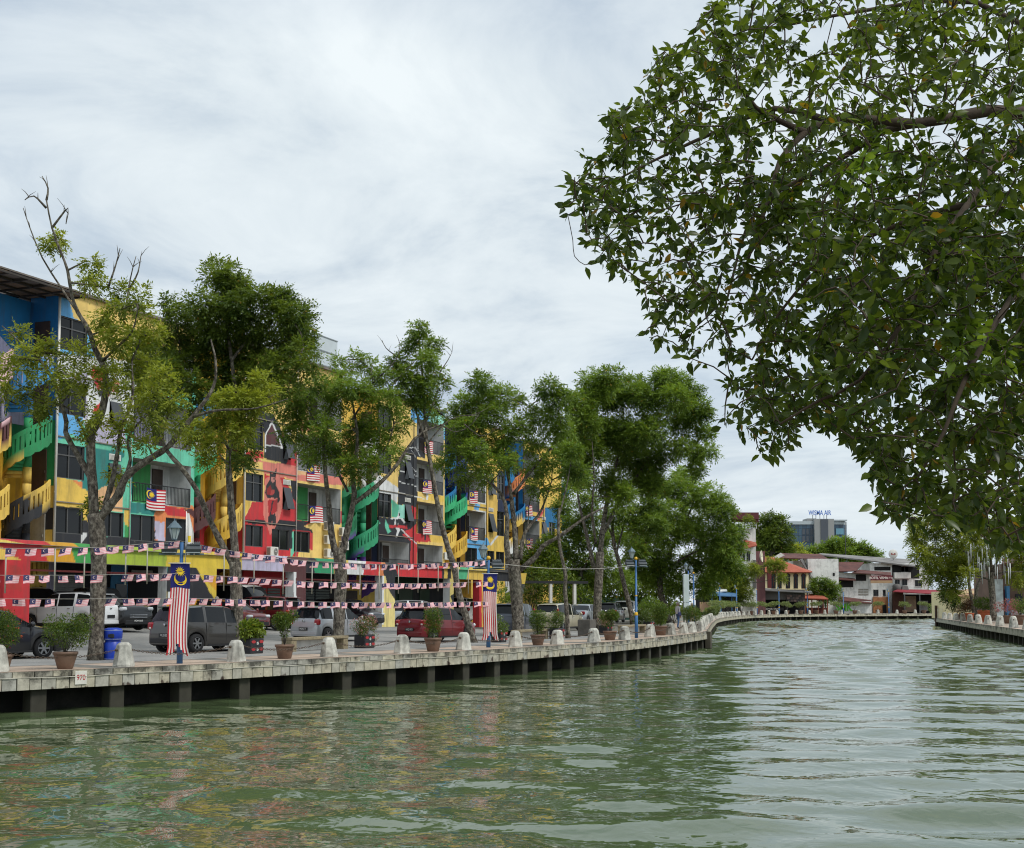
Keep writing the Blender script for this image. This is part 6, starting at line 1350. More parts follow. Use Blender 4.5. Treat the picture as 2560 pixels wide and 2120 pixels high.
def tree(label, Y0, limbs, clumps, m=None, leaf=.1, dens=3.3, base=None, spread=1.6, tone=.5, dead=(), seed=1, name='street_tree', twig=.012, group='trees along the car park', kind='quad', z_base=None, rs=.9):
    """limbs: [(points (px, py[, dy]), r0, r1 in metres)]; clumps: (px, py, radius px[, tone])"""
    rg = random.Random(seed); b_ = MB(); nodes = []
    root = None
    ends = []
    for li, (pts, r0, r1) in enumerate(limbs):
        q = []
        dy_end = 0 if li == 0 else rg.uniform(-1, 1) * spread
        for i, p in enumerate(pts):
            dy = p[2] if len(p) > 2 else dy_end * (i / max(1, len(pts) - 1))
            if i == 0 and li > 0 and nodes:   # start where the parent passes
                best = min(nodes, key=lambda v_: (proj(v_)[0] - p[0]) ** 2 + (proj(v_)[1] - p[1]) ** 2); dy = best.y - Y0; dy0 = dy
            elif li > 0 and len(p) <= 2: dy = dy0 + dy_end * (i / max(1, len(pts) - 1))
            q.append(atY(p[0], p[1], Y0 + dy))
        if li == 0:
            g_ = onZ(*pts[0]) if z_base is None else None
            root = thing(name, (q[0].x, q[0].y, q[0].z), label, 'tree', group)
        q = smooth_path(q); n = len(q); rr = [r0 + (r1 - r0) * (i / (n - 1)) for i in range(n)]
        rr = [a * (1 + .07 * math.sin(i * 1.9 + li) + .05 * math.sin(i * 4.3)) for i, a in enumerate(rr)]
        if li == 0: rr[0] *= 1.25
        b_.tube([v_ - Vector(root.location) for v_ in q], rr, 10 if r0 > .08 else 6); nodes += q
    def twigs(P3, r):
        p = Vector(P3); best = min(nodes, key=lambda v_: (v_ - p).length_squared + (0 if v_.z < p.z + .2 else 1.0)); mid = best.lerp(p, .55) + Vector((rg.uniform(-.12, .12), rg.uniform(-.12, .12), rg.uniform(-.05, .15)))
        path = [best - Vector(root.location), mid - Vector(root.location), p - Vector(root.location)]; b_.tube(path, [r * 1.6, r * 1.1, r * .5], 5); nodes.append(mid); nodes.append(p)
    C_, Rr, Tn = [], [], []
    for cl in clumps:
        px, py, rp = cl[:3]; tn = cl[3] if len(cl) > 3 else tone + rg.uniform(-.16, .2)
        near = min(nodes, key=lambda v_: (proj(v_)[0] - px) ** 2 + (proj(v_)[1] - py) ** 2)
        Y = Y0 + .55 * (near.y - Y0) + rg.uniform(-1, 1) * spread * .8; p = atY(px, py, Y); r_ = rp * rs / ppm(Y); twigs(p, twig * (1 + r_))
        # a clump is several overlapping smaller ones
        k = 3
        for j in range(k):
            o_ = Vector((rg.uniform(-1, 1), rg.uniform(-1, 1), rg.uniform(-.7, .8))) * r_ * .5; C_.append(p + o_); Rr.append(r_ * rg.uniform(.55, .8)); Tn.append(tn + rg.uniform(-.12, .12))
    for dd in dead:
        pts = [atY(p[0], p[1], Y0 + rg.uniform(-.2, .2) + (dd[1] if len(dd) > 1 else 0)) for p in dd[0]]; q = smooth_path(pts); b_.tube([v_ - Vector(root.location) for v_ in q], [twig * 2.2 * (1 - .8 * i / (len(q) - 1)) + .004 for i in range(len(q))], 5)
        for _ in range(len(q) // 2):
            i = rg.randrange(len(q) // 3, len(q)); e_ = q[i] + Vector((rg.uniform(-.3, .3), rg.uniform(-.2, .2), rg.uniform(.1, .45))); b_.tube([q[i] - Vector(root.location), (q[i].lerp(e_, .5) + Vector((0, 0, .03))) - Vector(root.location), e_ - Vector(root.location)], [twig * .9, twig * .6, twig * .25], 4)
    b_.build('trunk', m_bark, root)
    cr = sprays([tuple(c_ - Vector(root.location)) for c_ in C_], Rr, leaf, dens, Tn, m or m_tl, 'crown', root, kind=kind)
    return root
def C(*a): return list(a)
# first tree, sparse and bright
tree('sparse bright green tree rising over the 970 plate', 38.2,
     [([(238, 1655), (243, 1540), (247, 1420), (244, 1340), (238, 1285)], .20, .24), ([(236, 1300), (232, 1220), (228, 1160), (227, 1110), (230, 1080), (243, 1058), (256, 1025), (265, 970), (262, 930), (254, 905), (237, 872), (227, 838), (211, 806), (194, 780), (179, 737), (169, 676), (152, 630), (130, 570), (116, 500)], .15, .02),
      ([(232, 1205), (203, 1152), (179, 1112), (164, 1080), (166, 1055), (155, 1015), (140, 965), (100, 900), (45, 850), (5, 815)], .10, .015), ([(250, 1295), (275, 1262), (296, 1237), (314, 1194), (357, 1158), (420, 1117), (453, 1075), (481, 1043), (532, 970), (539, 905), (527, 848)], .14, .02),
      ([(262, 1262), (280, 1204), (295, 1124), (302, 1075), (330, 1000), (330, 900)], .085, .02), ([(314, 1190), (326, 1148), (320, 1100), (345, 1060), (400, 1010)], .06, .015), ([(481, 1043), (541, 1026), (638, 1021), (720, 997)], .05, .012), ([(254, 905), (290, 870), (330, 830), (345, 770)], .05, .015), ([(227, 1120), (190, 1040), (150, 1010), (90, 1000), (40, 1010)], .045, .012)],
     C((227, 655, 28), (240, 715, 32), (215, 700, 20), (295, 725, 25), (340, 750, 38), (300, 775, 36), (362, 785, 34), (262, 830, 40), (300, 850, 46), (350, 842, 44), (392, 830, 26), (320, 905, 52), (372, 905, 38), (280, 950, 46), (332, 965, 48), (400, 955, 44), (200, 872, 38), (232, 940, 34), (132, 862, 34), (112, 882, 26), (52, 830, 26), (52, 897, 38), (18, 907, 26), (76, 925, 34), (122, 932, 44), (162, 952, 38), (200, 985, 32), (62, 985, 20), (18, 985, 26), (96, 1025, 28), (122, 1015, 24), (232, 1040, 34), (220, 1075, 18), (300, 1050, 38), (342, 1020, 38), (402, 1000, 46), (392, 1060, 38), (362, 1108, 24), (285, 1190, 22), (0, 950, 24), (150, 600, 14), (438, 1000, 34), (450, 1060, 30), (300, 1085, 30), (120, 610, 16), (255, 790, 24), (190, 905, 30), (230, 1260, 14)),
     m_tl_b, .105, 1.5, spread=1.4, tone=.55, seed=3, rs=.8, twig=.016, dead=[([(193, 780), (150, 715), (106, 645), (75, 570), (58, 520)],), ([(116, 500), (120, 470), (105, 440)],), ([(116, 520), (85, 490), (62, 500)],), ([(310, 800), (325, 700), (340, 640)], .5), ([(325, 720), (345, 680), (352, 640)], .5), ([(270, 720), (290, 660), (300, 620)], .4), ([(130, 570), (170, 520), (165, 560)],)])
# second tree: forked near the ground, dark dense crown
tree('dark dense crowned tree forked low behind the lime planter', 45.8,
     [([(600, 1628), (594, 1540), (590, 1460), (588, 1405)], .19, .21), ([(590, 1420), (584, 1330), (577, 1250), (571, 1150), (578, 1100), (592, 1040), (586, 960), (575, 870), (560, 780), (550, 700)], .15, .03), ([(584, 1415), (548, 1348), (520, 1290), (490, 1222), (450, 1165), (418, 1128), (405, 1080), (440, 980), (450, 880), (440, 800)], .12, .02),
      ([(575, 1130), (540, 1060), (500, 1000), (470, 930)], .06, .015), ([(592, 1050), (640, 980), (680, 900), (720, 840)], .08, .02), ([(580, 900), (630, 830), (660, 770)], .06, .02), ([(577, 1180), (560, 1150), (545, 1130)], .05, .02)],
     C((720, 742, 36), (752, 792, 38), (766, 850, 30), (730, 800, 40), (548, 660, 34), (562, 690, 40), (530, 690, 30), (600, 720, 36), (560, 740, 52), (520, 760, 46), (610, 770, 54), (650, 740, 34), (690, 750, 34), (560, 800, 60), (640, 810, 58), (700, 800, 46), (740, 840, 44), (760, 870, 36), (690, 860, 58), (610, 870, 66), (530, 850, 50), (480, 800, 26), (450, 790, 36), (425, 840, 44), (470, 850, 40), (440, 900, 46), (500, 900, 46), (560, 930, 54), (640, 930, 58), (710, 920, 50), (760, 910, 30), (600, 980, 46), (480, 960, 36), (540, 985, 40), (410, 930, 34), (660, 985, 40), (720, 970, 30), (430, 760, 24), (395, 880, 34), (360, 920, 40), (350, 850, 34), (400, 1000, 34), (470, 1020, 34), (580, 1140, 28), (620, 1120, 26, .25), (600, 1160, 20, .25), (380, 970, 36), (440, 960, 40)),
     m_tl_d, .115, 2.6, spread=1.8, tone=.5, seed=5)
tree('branches with a lit tone put into their leaves before the red block', 43.0,
     [([(596, 1632), (592, 1500), (588, 1330), (575, 1200), (576, 1120)], .03, .03), ([(576, 1130), (600, 1060), (640, 1010), (690, 985)], .028, .01), ([(576, 1130), (540, 1070), (510, 1060)], .028, .01)],
     C((600, 1005, 42, .75), (640, 1010, 36, .8), (560, 1045, 38, .7), (505, 1078, 36, .7), (620, 1055, 36, .7), (668, 985, 26, .8), (545, 1000, 30, .7), (480, 1090, 26, .7), (590, 1090, 30, .6), (650, 950, 22, .8), (530, 1110, 34, .7), (520, 1150, 22, .7)),  # brighter leaf colour stands in for light on these lower clumps
     m_tl_b, .105, 3.0, spread=.8, tone=.7, seed=8)
# third tree
tree('spotted barked tree forking into four limbs by the first bench', 54.5,
     [([(845, 1612), (849, 1520), (852, 1430), (846, 1370)], .23, .27), ([(838, 1380), (828, 1330), (822, 1260), (814, 1190), (809, 1110), (806, 1040)], .15, .04), ([(856, 1380), (872, 1310), (886, 1235), (880, 1190), (890, 1140), (893, 1080), (880, 1000)], .15, .04), ([(880, 1262), (945, 1212), (990, 1165), (1035, 1098), (1075, 1072), (1110, 1060)], .11, .025), ([(870, 1230), (845, 1180), (820, 1118), (790, 1060), (760, 1000)], .07, .02), ([(895, 1172), (935, 1148), (970, 1110), (985, 1060)], .06, .02), ([(880, 1050), (920, 980), (930, 910)], .05, .015)],
     C((702, 960, 40), (722, 1010, 44), (762, 1000, 40), (792, 962, 46), (842, 962, 46), (872, 985, 44), (902, 970, 42), (932, 960, 36), (920, 918, 32), (862, 940, 34), (890, 898, 26), (842, 900, 18), (772, 1060, 46), (822, 1070, 46), (872, 1082, 46), (912, 1060, 40), (952, 1082, 38), (972, 1102, 36), (802, 1120, 42), (852, 1132, 46), (902, 1122, 42), (942, 1152, 42), (982, 1142, 28), (862, 1172, 34), (762, 1120, 28), (902, 1182, 28), (740, 1050, 34), (780, 1150, 26), (830, 1010, 40), (960, 940, 26), (975, 990, 30), (940, 1010, 34), (720, 1080, 30), (1000, 1060, 26), (985, 1020, 28)),
     m_tl, .115, 1.8, rs=.84, twig=.016, spread=1.7, tone=.6, seed=11, dead=[([(930, 960), (990, 900), (1000, 860)],), ([(950, 1000), (1010, 930), (1040, 900)],)])
# fourth, leaning left
tree('slim tree leaning left over the red hatchback', 56.0,
     [([(1184, 1609), (1166, 1545), (1147, 1485), (1136, 1420), (1120, 1370), (1104, 1310), (1092, 1250), (1080, 1180), (1068, 1110), (1062, 1040), (1058, 960), (1050, 880), (1046, 820)], .165, .03), ([(1072, 1120), (1050, 1060), (1030, 1000), (1005, 950), (990, 890)], .07, .012), ([(1062, 1060), (1090, 990), (1100, 930)], .05, .012), ([(1068, 1110), (1110, 1060), (1150, 1040), (1200, 1040)], .04, .01)],
     C((1048, 828, 26), (1080, 862, 24), (1030, 870, 22), (1062, 902, 30), (1000, 902, 24), (1022, 942, 32), (1062, 962, 38), (1030, 992, 28), (1092, 932, 24), (990, 930, 22), (1052, 1002, 26), (1085, 1000, 24), (1000, 985, 24), (1042, 850, 22), (1075, 1040, 18), (1110, 960, 18)),
     m_tl, .11, 3.0, spread=1.2, tone=.45, seed=13, dead=[([(990, 890), (965, 870), (955, 850)],), ([(1150, 1040), (1190, 1035), (1220, 1020)],), ([(1100, 1060), (1140, 1080), (1180, 1060), (1200, 1030)],), ([(1100, 930), (1120, 900), (1130, 880)],), ([(1160, 1060), (1200, 1090), (1230, 1080)],)])
# fifth, massive fork
tree('broad tree splitting into many limbs behind the second banner', 67.0,
     [([(1297, 1594), (1293, 1520), (1288, 1450), (1283, 1400)], .30, .34), ([(1274, 1410), (1266, 1360), (1268, 1300), (1256, 1240), (1210, 1192), (1170, 1150)], .17, .03), ([(1290, 1400), (1288, 1340), (1281, 1270), (1275, 1215), (1262, 1150), (1250, 1070)], .17, .03), ([(1284, 1235), (1332, 1172), (1378, 1120), (1410, 1070)], .10, .03), ([(1300, 1425), (1341, 1390), (1356, 1366), (1404, 1337), (1457, 1298), (1510, 1268)], .15, .05), ([(1300, 1400), (1312, 1332), (1345, 1290), (1361, 1257), (1380, 1200)], .12, .03), ([(1320, 1330), (1322, 1270), (1330, 1220)], .05, .02), ([(1262, 1150), (1230, 1080), (1200, 1010)], .06, .02)],
     C((1190, 962, 34), (1162, 1002, 38), (1202, 1012, 46), (1242, 982, 46), (1242, 1042, 46), (1190, 1072, 46), (1150, 1082, 42), (1132, 1132, 38), (1182, 1132, 46), (1242, 1112, 46), (1104, 1160, 28), (1152, 1182, 32), (1292, 1002, 28), (1302, 1062, 42), (1342, 1032, 36), (1332, 1102, 42), (1372, 982, 42), (1402, 1002, 36), (1282, 1152, 38), (1342, 1172, 42), (1402, 1072, 46), (1382, 1142, 38), (1432, 1182, 42), (1412, 1222, 34), (1352, 1222, 28), (1220, 1160, 36), (1215, 1200, 24), (1140, 1040, 30), (1270, 1080, 40), (1420, 1130, 38), (1390, 1040, 36)),
     m_tl, .13, 1.9, spread=2.0, tone=.58, seed=17)
tree('thin straight stemmed tree beside the dark flowering planter', 63.0, [([(1420, 1597), (1418, 1540), (1412, 1470), (1414, 1440), (1402, 1380), (1396, 1330), (1398, 1270)], .12, .06), ([(1398, 1290), (1420, 1200), (1430, 1130)], .05, .02)], C((1435, 1120, 30), (1415, 1180, 28), (1450, 1170, 28)), m_tl, .125, 3.0, tone=.4, seed=19)
# seventh, the big central one
tree('tall full crowned tree with thick knotted trunk at the lot end', 84.0,
     [([(1492, 1578), (1494, 1500), (1498, 1430), (1500, 1380)], .28, .27), ([(1485, 1420), (1465, 1330), (1448, 1260), (1440, 1200)], .15, .05), ([(1500, 1390), (1506, 1330), (1515, 1270), (1530, 1200), (1550, 1120), (1560, 1020)], .2, .04), ([(1510, 1330), (1535, 1280), (1560, 1230), (1620, 1160), (1690, 1080)], .14, .04), ([(1490, 1360), (1480, 1280), (1485, 1200), (1480, 1100)], .1, .03), ([(1640, 1120), (1700, 1100), (1740, 1150), (1750, 1180)], .06, .015), ([(1600, 1180), (1660, 1060), (1680, 990)], .07, .02)],
     C((1452, 1002, 52), (1502, 962, 54), (1512, 1002, 62), (1562, 982, 54), (1602, 992, 46), (1652, 962, 48), (1682, 1002, 52), (1722, 982, 42), (1742, 1032, 40), (1702, 1052, 50), (1762, 1082, 28), (1502, 1082, 68), (1562, 1082, 68), (1622, 1082, 60), (1482, 1142, 60), (1562, 1162, 68), (1642, 1142, 50), (1522, 1222, 52), (1602, 1202, 52), (1452, 1202, 38), (1422, 1102, 44), (1700, 1122, 28), (1742, 1122, 24), (1772, 1132, 22), (1747, 1172, 24), (1735, 1145, 20), (1520, 940, 30), (1640, 1010, 50), (1770, 1030, 24), (1560, 1240, 40), (1470, 1060, 50), (1640, 1200, 40), (1660, 940, 26), (1700, 960, 28)),
     m_tl, .155, 2.7, spread=2.6, tone=.6, seed=23)
tree('leaning pale stemmed tree behind the gold banded lamp', 106.0, [([(1583, 1560), (1575, 1520), (1560, 1460), (1546, 1400), (1535, 1360), (1530, 1300)], .23, .12), ([(1540, 1385), (1555, 1330), (1565, 1290), (1600, 1260)], .1, .03), ([(1530, 1340), (1515, 1300), (1520, 1270)], .08, .02)], C((1570, 1290, 36), (1620, 1270, 36), (1530, 1300, 30), (1600, 1320, 36), (1640, 1310, 34)), m_tl, .17, 2.9, spread=2, tone=.4, seed=29, dead=[([(1540, 1400), (1570, 1370), (1590, 1340)],), ([(1600, 1260), (1640, 1250), (1660, 1280)],)])
# the group beyond
tree('spreading tree whose crown hangs over the quay corner', 118.0, [([(1672, 1556), (1662, 1520), (1650, 1470), (1655, 1400)], .32, .25), ([(1655, 1420), (1690, 1350), (1720, 1290), (1740, 1240)], .18, .04), ([(1655, 1440), (1700, 1400), (1760, 1370), (1810, 1350)], .15, .04), ([(1650, 1430), (1620, 1370), (1600, 1320)], .14, .04)],
     C((1692, 1232, 52), (1742, 1242, 46), (1792, 1272, 46), (1652, 1282, 54), (1722, 1312, 60), (1792, 1342, 54), (1832, 1372, 34), (1602, 1342, 50), (1662, 1392, 54), (1742, 1402, 54), (1802, 1422, 44), (1845, 1420, 24), (1622, 1442, 44), (1700, 1452, 40), (1760, 1460, 34), (1700, 1190, 34), (1830, 1330, 30), (1640, 1210, 44), (1770, 1480, 22), (1810, 1380, 36), (1580, 1400, 40), (1690, 1340, 50)), m_tl, .19, 2.7, spread=3.2, tone=.62, seed=31)
tree('low leafy tree filling the gap behind the thin trunk', 112.0, [([(1452, 1550), (1450, 1480), (1455, 1420)], .2, .14), ([(1452, 1450), (1430, 1400), (1400, 1370)], .1, .03), ([(1455, 1430), (1480, 1380), (1500, 1340)], .1, .03)],
     C((1402, 1372, 38), (1452, 1352, 42), (1402, 1420, 34), (1462, 1412, 42), (1502, 1352, 36), (1442, 1462, 36), (1372, 1400, 26), (1480, 1300, 36), (1430, 1310, 38), (1382, 1350, 30), (1520, 1400, 36), (1560, 1440, 34), (1540, 1340, 36), (1590, 1380, 34), (1470, 1250, 34), (1350, 1440, 24), (1410, 1270, 30), (1500, 1450, 34)), m_tl, .19, 2.7, spread=2.5, tone=.62, seed=37)
tree('slim tree reaching past the white house towards the river', 201.0, [([(1850, 1538), (1846, 1490), (1850, 1450), (1845, 1420)], .22, .14), ([(1848, 1450), (1890, 1420), (1930, 1410), (1945, 1400)], .1, .03), ([(1846, 1430), (1820, 1400), (1800, 1380)], .1, .03), ([(1848, 1460), (1900, 1455), (1940, 1445), (1950, 1440)], .07, .02)],
     C((1830, 1440, 34), (1800, 1440, 36), (1860, 1450, 26), (1880, 1425, 22), (1935, 1408, 22), (1950, 1418, 16), (1950, 1442, 14), (1862, 1480, 20), (1810, 1480, 30), (1840, 1490, 22), (1780, 1500, 28), (1870, 1300, 14), (1820, 1400, 30), (1830, 1470, 26)), m_tl_b, .21, 2.6, spread=2.5, tone=.5, seed=41)
# dark shrubs under them
def shrub(label, px, py, Y, lobes_px, m, leaf, n, kind='quad', name='shrub', group='shrubs at the end of the lot'):
    g_ = atY(px, py, Y); o = thing(name, (g_.x, g_.y, zg(g_.x, g_.y) if Y < 140 and g_.x < 12 else 0.0), label, 'shrub', group); lob = []
    for (x, y, r_) in lobes_px:
        p = atY(x, y, Y + rng.uniform(-1, 1)); lob.append((*(p - Vector(o.location)), r_ / ppm(Y)))
    stems(o, (0, 0, 0), [l[:3] for l in lob[:6]], .04); bush(o, lob, n, leaf, m, kind=kind); return o
shrub('dark hanging creeper over the pergola posts', 1340, 1560, 104, [(1340, 1440, 30), (1380, 1450, 34), (1420, 1470, 34), (1370, 1500, 34), (1420, 1520, 34), (1330, 1480, 24), (1460, 1500, 34), (1400, 1545, 30), (1450, 1545, 30)], m_tl_d, .3, 2600)
shrub('dark bamboo like thicket beside the light blue block', 1320, 1560, 110, [(1300, 1390, 26), (1340, 1400, 30), (1360, 1380, 30), (1330, 1420, 30), (1380, 1410, 30)], m_tl_d, .34, 1700)
shrub('yellow leaved croton bush behind the second banner', 1265, 1560, 80, [(1262, 1490, 18), (1268, 1510, 16), (1258, 1530, 18), (1275, 1500, 12), (1250, 1470, 12)], m_lime, .2, 420, 'oval')
shrub('big round clipped bush beside the gold banded lamp', 1628, 1570, 98, [(1610, 1530, 22), (1640, 1525, 24), (1625, 1515, 24), (1600, 1545, 18), (1650, 1545, 16), (1630, 1550, 16)], m_tl, .16, 2600)
shrub('clipped hedge bush left of the walking person', 1684, 1565, 108, [(1690, 1520, 12), (1700, 1525, 12), (1680, 1528, 10)], m_tl, .16, 700)
shrub('dark shade planting along the lot end wall', 1520, 1540, 128, [(1400 + 36 * k, 1500 + 10 * (k % 2), 34) for k in range(9)] + [(1420 + 36 * k, 1460, 32) for k in range(8)], m_tl_d, .4, 4200)
# green hoarding and pergola at the end of the lot
b_ = MB(); b_.box((-4, 0, 1.2), (15, .2, 2.4)); o = b_.build('hoarding', M('dark_green_hoarding', (34, 70, 62), .7, .15, .6)); p_ = atY(1530, 1540, 140); o.location = (p_.x, p_.y, 0); o.rotation_euler.z = R(8); tag(o, 'dark green hoarding at the end of the car park', 'fence')
pg = thing('pergola', atY(1340, 1558, 100), 'white posted pergola overgrown with creeper', 'pergola', None, R(22)); pg.location.z = 0
for x in (-1.3, 1.2, 3.2): b_ = MB(); b_.box((x, 0, 1.6), (.22, .22, 3.2)); b_.build('post', m_white, pg)
b_ = MB(); b_.box((1.2, 0, 3.3), (6.2, .3, .2)); b_.build('beam', m_trim, pg)
b_ = MB(); b_.box((-1.4, 0, 3.55), (.7, .7, .8), taper=1.3); b_.build('finial', M('ochre_plaster', YEL, .8, .2), pg)
# crow on the bare branch
o = thing('crow', atY(1101, 1041, 56.2), 'black crow perched on the bare branch of the leaning tree', 'bird', None, R(200))
skin_obj('body', [(0, 0, .14), (.07, 0, .19), (.12, 0, .24), (.17, 0, .25), (-.08, 0, .09), (-.18, 0, .0), (.01, .03, .06), (.01, .03, 0), (.01, -.03, .06), (.01, -.03, 0)], [(0, 1), (1, 2), (2, 3), (0, 4), (4, 5), (0, 6), (6, 7), (0, 8), (8, 9)], [.07, .06, .045, .012, .05, .02, .012, .008, .012, .008], M('crow_black', (20, 20, 24), .5, .05), o, 1)
# =================================================================== FOREGROUND TREE (overhanging from the near bank)
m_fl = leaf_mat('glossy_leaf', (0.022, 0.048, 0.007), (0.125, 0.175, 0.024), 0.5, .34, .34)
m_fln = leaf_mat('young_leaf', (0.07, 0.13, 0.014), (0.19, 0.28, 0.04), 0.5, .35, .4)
m_fbark = M('dark_branch_bark', (74, 62, 50), .9, .35, 8, .5)
FT = thing('overhanging_tree', (5.6, 8.2, 0.0), 'dark glossy leaved tree overhanging the river in the foreground', 'tree')
def fy(px, py, Y): return atY(px, py, Y) - Vector(FT.location)
FPOLY = [(1795, -80), (1775, 30), (1700, 110), (1625, 125), (1605, 240), (1492, 280), (1520, 340), (1455, 375), (1425, 460), (1404, 515), (1432, 585), (1490, 630), (1560, 700), (1615, 740), (1600, 850), (1640, 890), (1730, 905), (1770, 890), (1830, 930), (1815, 985), (1810, 1080), (1870, 1130), (1920, 1140), (1990, 1120), (2010, 1060), (2080, 1075), (2150, 1110), (2180, 1190), (2170, 1250), (2230, 1290), (2330, 1310), (2430, 1310), (2480, 1390), (2620, 1430), (2740, 1400), (2740, -80)]
flimbs = [([(2900, 700, 8.2), (2760, 420, 8.1), (2560, 282, 8.0), (2400, 290, 7.9), (2284, 309, 7.9), (2118, 293, 7.8), (2063, 309, 7.7), (2013, 331, 7.6), (1952, 398, 7.4), (1930, 475, 7.3), (1900, 560, 7.2), (1860, 680, 7.2)], .058, .007),
          ([(2284, 309, 7.9), (2201, 331, 8.1), (2135, 376, 8.3), (2052, 425, 8.4), (1941, 481, 8.5), (1870, 560, 8.6), (1830, 700, 8.6), (1800, 820, 8.6)], .03, .006), ([(2013, 331, 7.6), (1908, 282, 7.5), (1875, 249, 7.4), (1820, 180, 7.3)], .022, .006), ([(2063, 300, 7.7), (1936, 271, 8.0), (1787, 331, 8.2), (1676, 381, 8.3), (1560, 440, 8.3), (1470, 490, 8.3)], .024, .004),
          ([(2640, 330, 8.0), (2500, 398, 7.0), (2422, 508, 6.6), (2330, 640, 6.3), (2260, 800, 6.2), (2150, 950, 6.2), (2050, 1000, 6.3), (1950, 1060, 6.4)], .028, .005), ([(2760, 420, 8.1), (2650, 150, 8.6), (2440, 5, 8.8), (2200, 20, 9.0), (1980, 60, 9.0), (1830, 90, 9.0)], .035, .006), ([(2900, 700, 8.2), (2640, 640, 6.8), (2520, 760, 6.0), (2420, 930, 5.7), (2360, 1080, 5.6), (2290, 1200, 5.6)], .03, .005), ([(2900, 700, 8.2), (2700, 860, 7.4), (2560, 1020, 7.0), (2470, 1180, 6.9), (2400, 1270, 6.9)], .03, .005), ([(2422, 508, 6.6), (2250, 560, 7.0), (2080, 640, 7.2), (1950, 780, 7.3), (1880, 900, 7.3)], .022, .005)]
fb = MB(); fnodes = []
base_trunk = [Vector((0, 0, 0)), Vector((-.05, .05, 1.4)), Vector((-.25, -.02, 2.6)), fy(2900, 700, 8.2)]
fb.tube(smooth_path(base_trunk), [.26 - .012 * i for i in range(len(smooth_path(base_trunk)))], 12)
for pts, r0, r1 in flimbs:
    q = smooth_path([fy(*p) for p in pts]); n = len(q); fb.tube(q, [r0 + (r1 - r0) * (i / (n - 1)) ** .7 for i in range(n)], 8); fnodes += resample(q, .12)
fbr = link('trunk', fb.mesh('trunk', m_fbark), FT)
# twig tips: scattered through the crown volume, kept where the crown reaches
FN = np.array([tuple(v_) for v_ in fnodes]); FO = np.array(FT.location)
NT_ = 3200; tips = []; pa = np.array(FPOLY, float)
def vnoise(p): return math.sin(p[0] * 3.1 + 1.3 * math.sin(p[2] * 2.3)) * math.cos(p[2] * 3.7 + p[1] * 1.9 + .7) + .5 * math.sin(p[0] * 7.3 + p[2] * 5.9 + p[1] * 3)
tries = 0
while len(tips) < NT_ and tries < 160000:
    tries += 1; px, py = rng.uniform(1390, 2720), rng.uniform(-70, 1430)
    if not inpoly(np.array([px]), np.array([py]), FPOLY)[0]: continue
    if not (px > 1880 and 380 < py < 1320) and rng.random() < .4: continue
    if px < 2020 and py > 600 and rng.random() < .35: continue
    Y = rng.uniform(5.4, 9.4) if px > 2000 else rng.uniform(6.6, 9.0)
    p = np.array(fy(px, py, Y)); d = np.sqrt(((FN - p) ** 2).sum(1).min())
    if d > 1.5: continue
    sky_up = (py < 520 and px > 1900); thr = .15 if sky_up else (-.5 if py > 500 and px > 1900 else -.25)
    if vnoise(p) < thr - .35 + .25 * rng.random() and rng.random() < (.85 if sky_up else .6): continue
    tips.append((d, p, px, py))
tips.sort(key=lambda a: a[0])
net = FN.copy(); tb = MB(); LPs, LDs, LSz, LSh, LYn = [], [], [], [], []
netl = [FN]; cur = FN
for i, (d, p, px, py) in enumerate(tips):
    if i % 40 == 0: cur = np.concatenate(netl)
    k = int(((cur - p) ** 2).sum(1).argmin()); a = cur[k]; v_ = p - a; ln = np.linalg.norm(v_)
    if ln > .02:
        mid = a + v_ * .5 + np.array([rng.uniform(-.12, .12), rng.uniform(-.12, .12), rng.uniform(-.02, .12)]) * min(.5, ln)
        tb.tube([tuple(a), tuple(mid), tuple(p)], [.0045, .0036, .0022], 4, cap=False); netl.append(np.array([mid, p])); 
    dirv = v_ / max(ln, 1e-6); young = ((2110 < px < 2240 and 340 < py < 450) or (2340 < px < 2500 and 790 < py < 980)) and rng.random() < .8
    nl = rng.randint(7, 11)
    for j in range(nl):
        t = j / nl; dl = dirv * .35 + np.array([rng.gauss(0, .75), rng.gauss(0, .75), rng.gauss(-.35, .55)]); pos = p - dirv * (.13 * t)
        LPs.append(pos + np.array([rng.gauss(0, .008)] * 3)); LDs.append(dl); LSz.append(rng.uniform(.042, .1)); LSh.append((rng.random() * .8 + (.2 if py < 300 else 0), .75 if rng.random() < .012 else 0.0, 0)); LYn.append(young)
link('twigs', tb.mesh('twigs', m_fbark), FT)
# trailing strand at the left tip
st_ = [fy(1420, 540, 8.2), fy(1432, 600, 8.2), fy(1436, 640, 8.2), fy(1462, 662, 8.2), fy(1480, 655, 8.2)]; sb = MB(); sb.tube(smooth_path(st_), .0025, 4); sb.build('trailing_twig', m_fbark, FT)
for q, dv in ((st_[3], (.3, 0, -.8)), (st_[4], (.9, .1, .25)), (st_[3], (.8, 0, .2))): LPs.append(np.array(q)); LDs.append(np.array(dv)); LSz.append(.1); LSh.append((.5, 0, 0)); LYn.append(False)
LPs, LDs, LSz, LSh, LYn = np.array(LPs), np.array(LDs), np.array(LSz), np.array(LSh, np.float32), np.array(LYn)
wp = LPs + FO; prx = np.array([proj(p) for p in wp]); size_px = LSz / wp[:, 1]; vis = (prx[:, 0] < 2540) & (prx[:, 1] > 20)
order = np.argsort(-np.where(vis, size_px, 0)); big = set(order[:300].tolist()); restm = np.array([i not in big for i in range(len(LPs))])
roll = nrg.normal(0, 1.0, len(LPs))
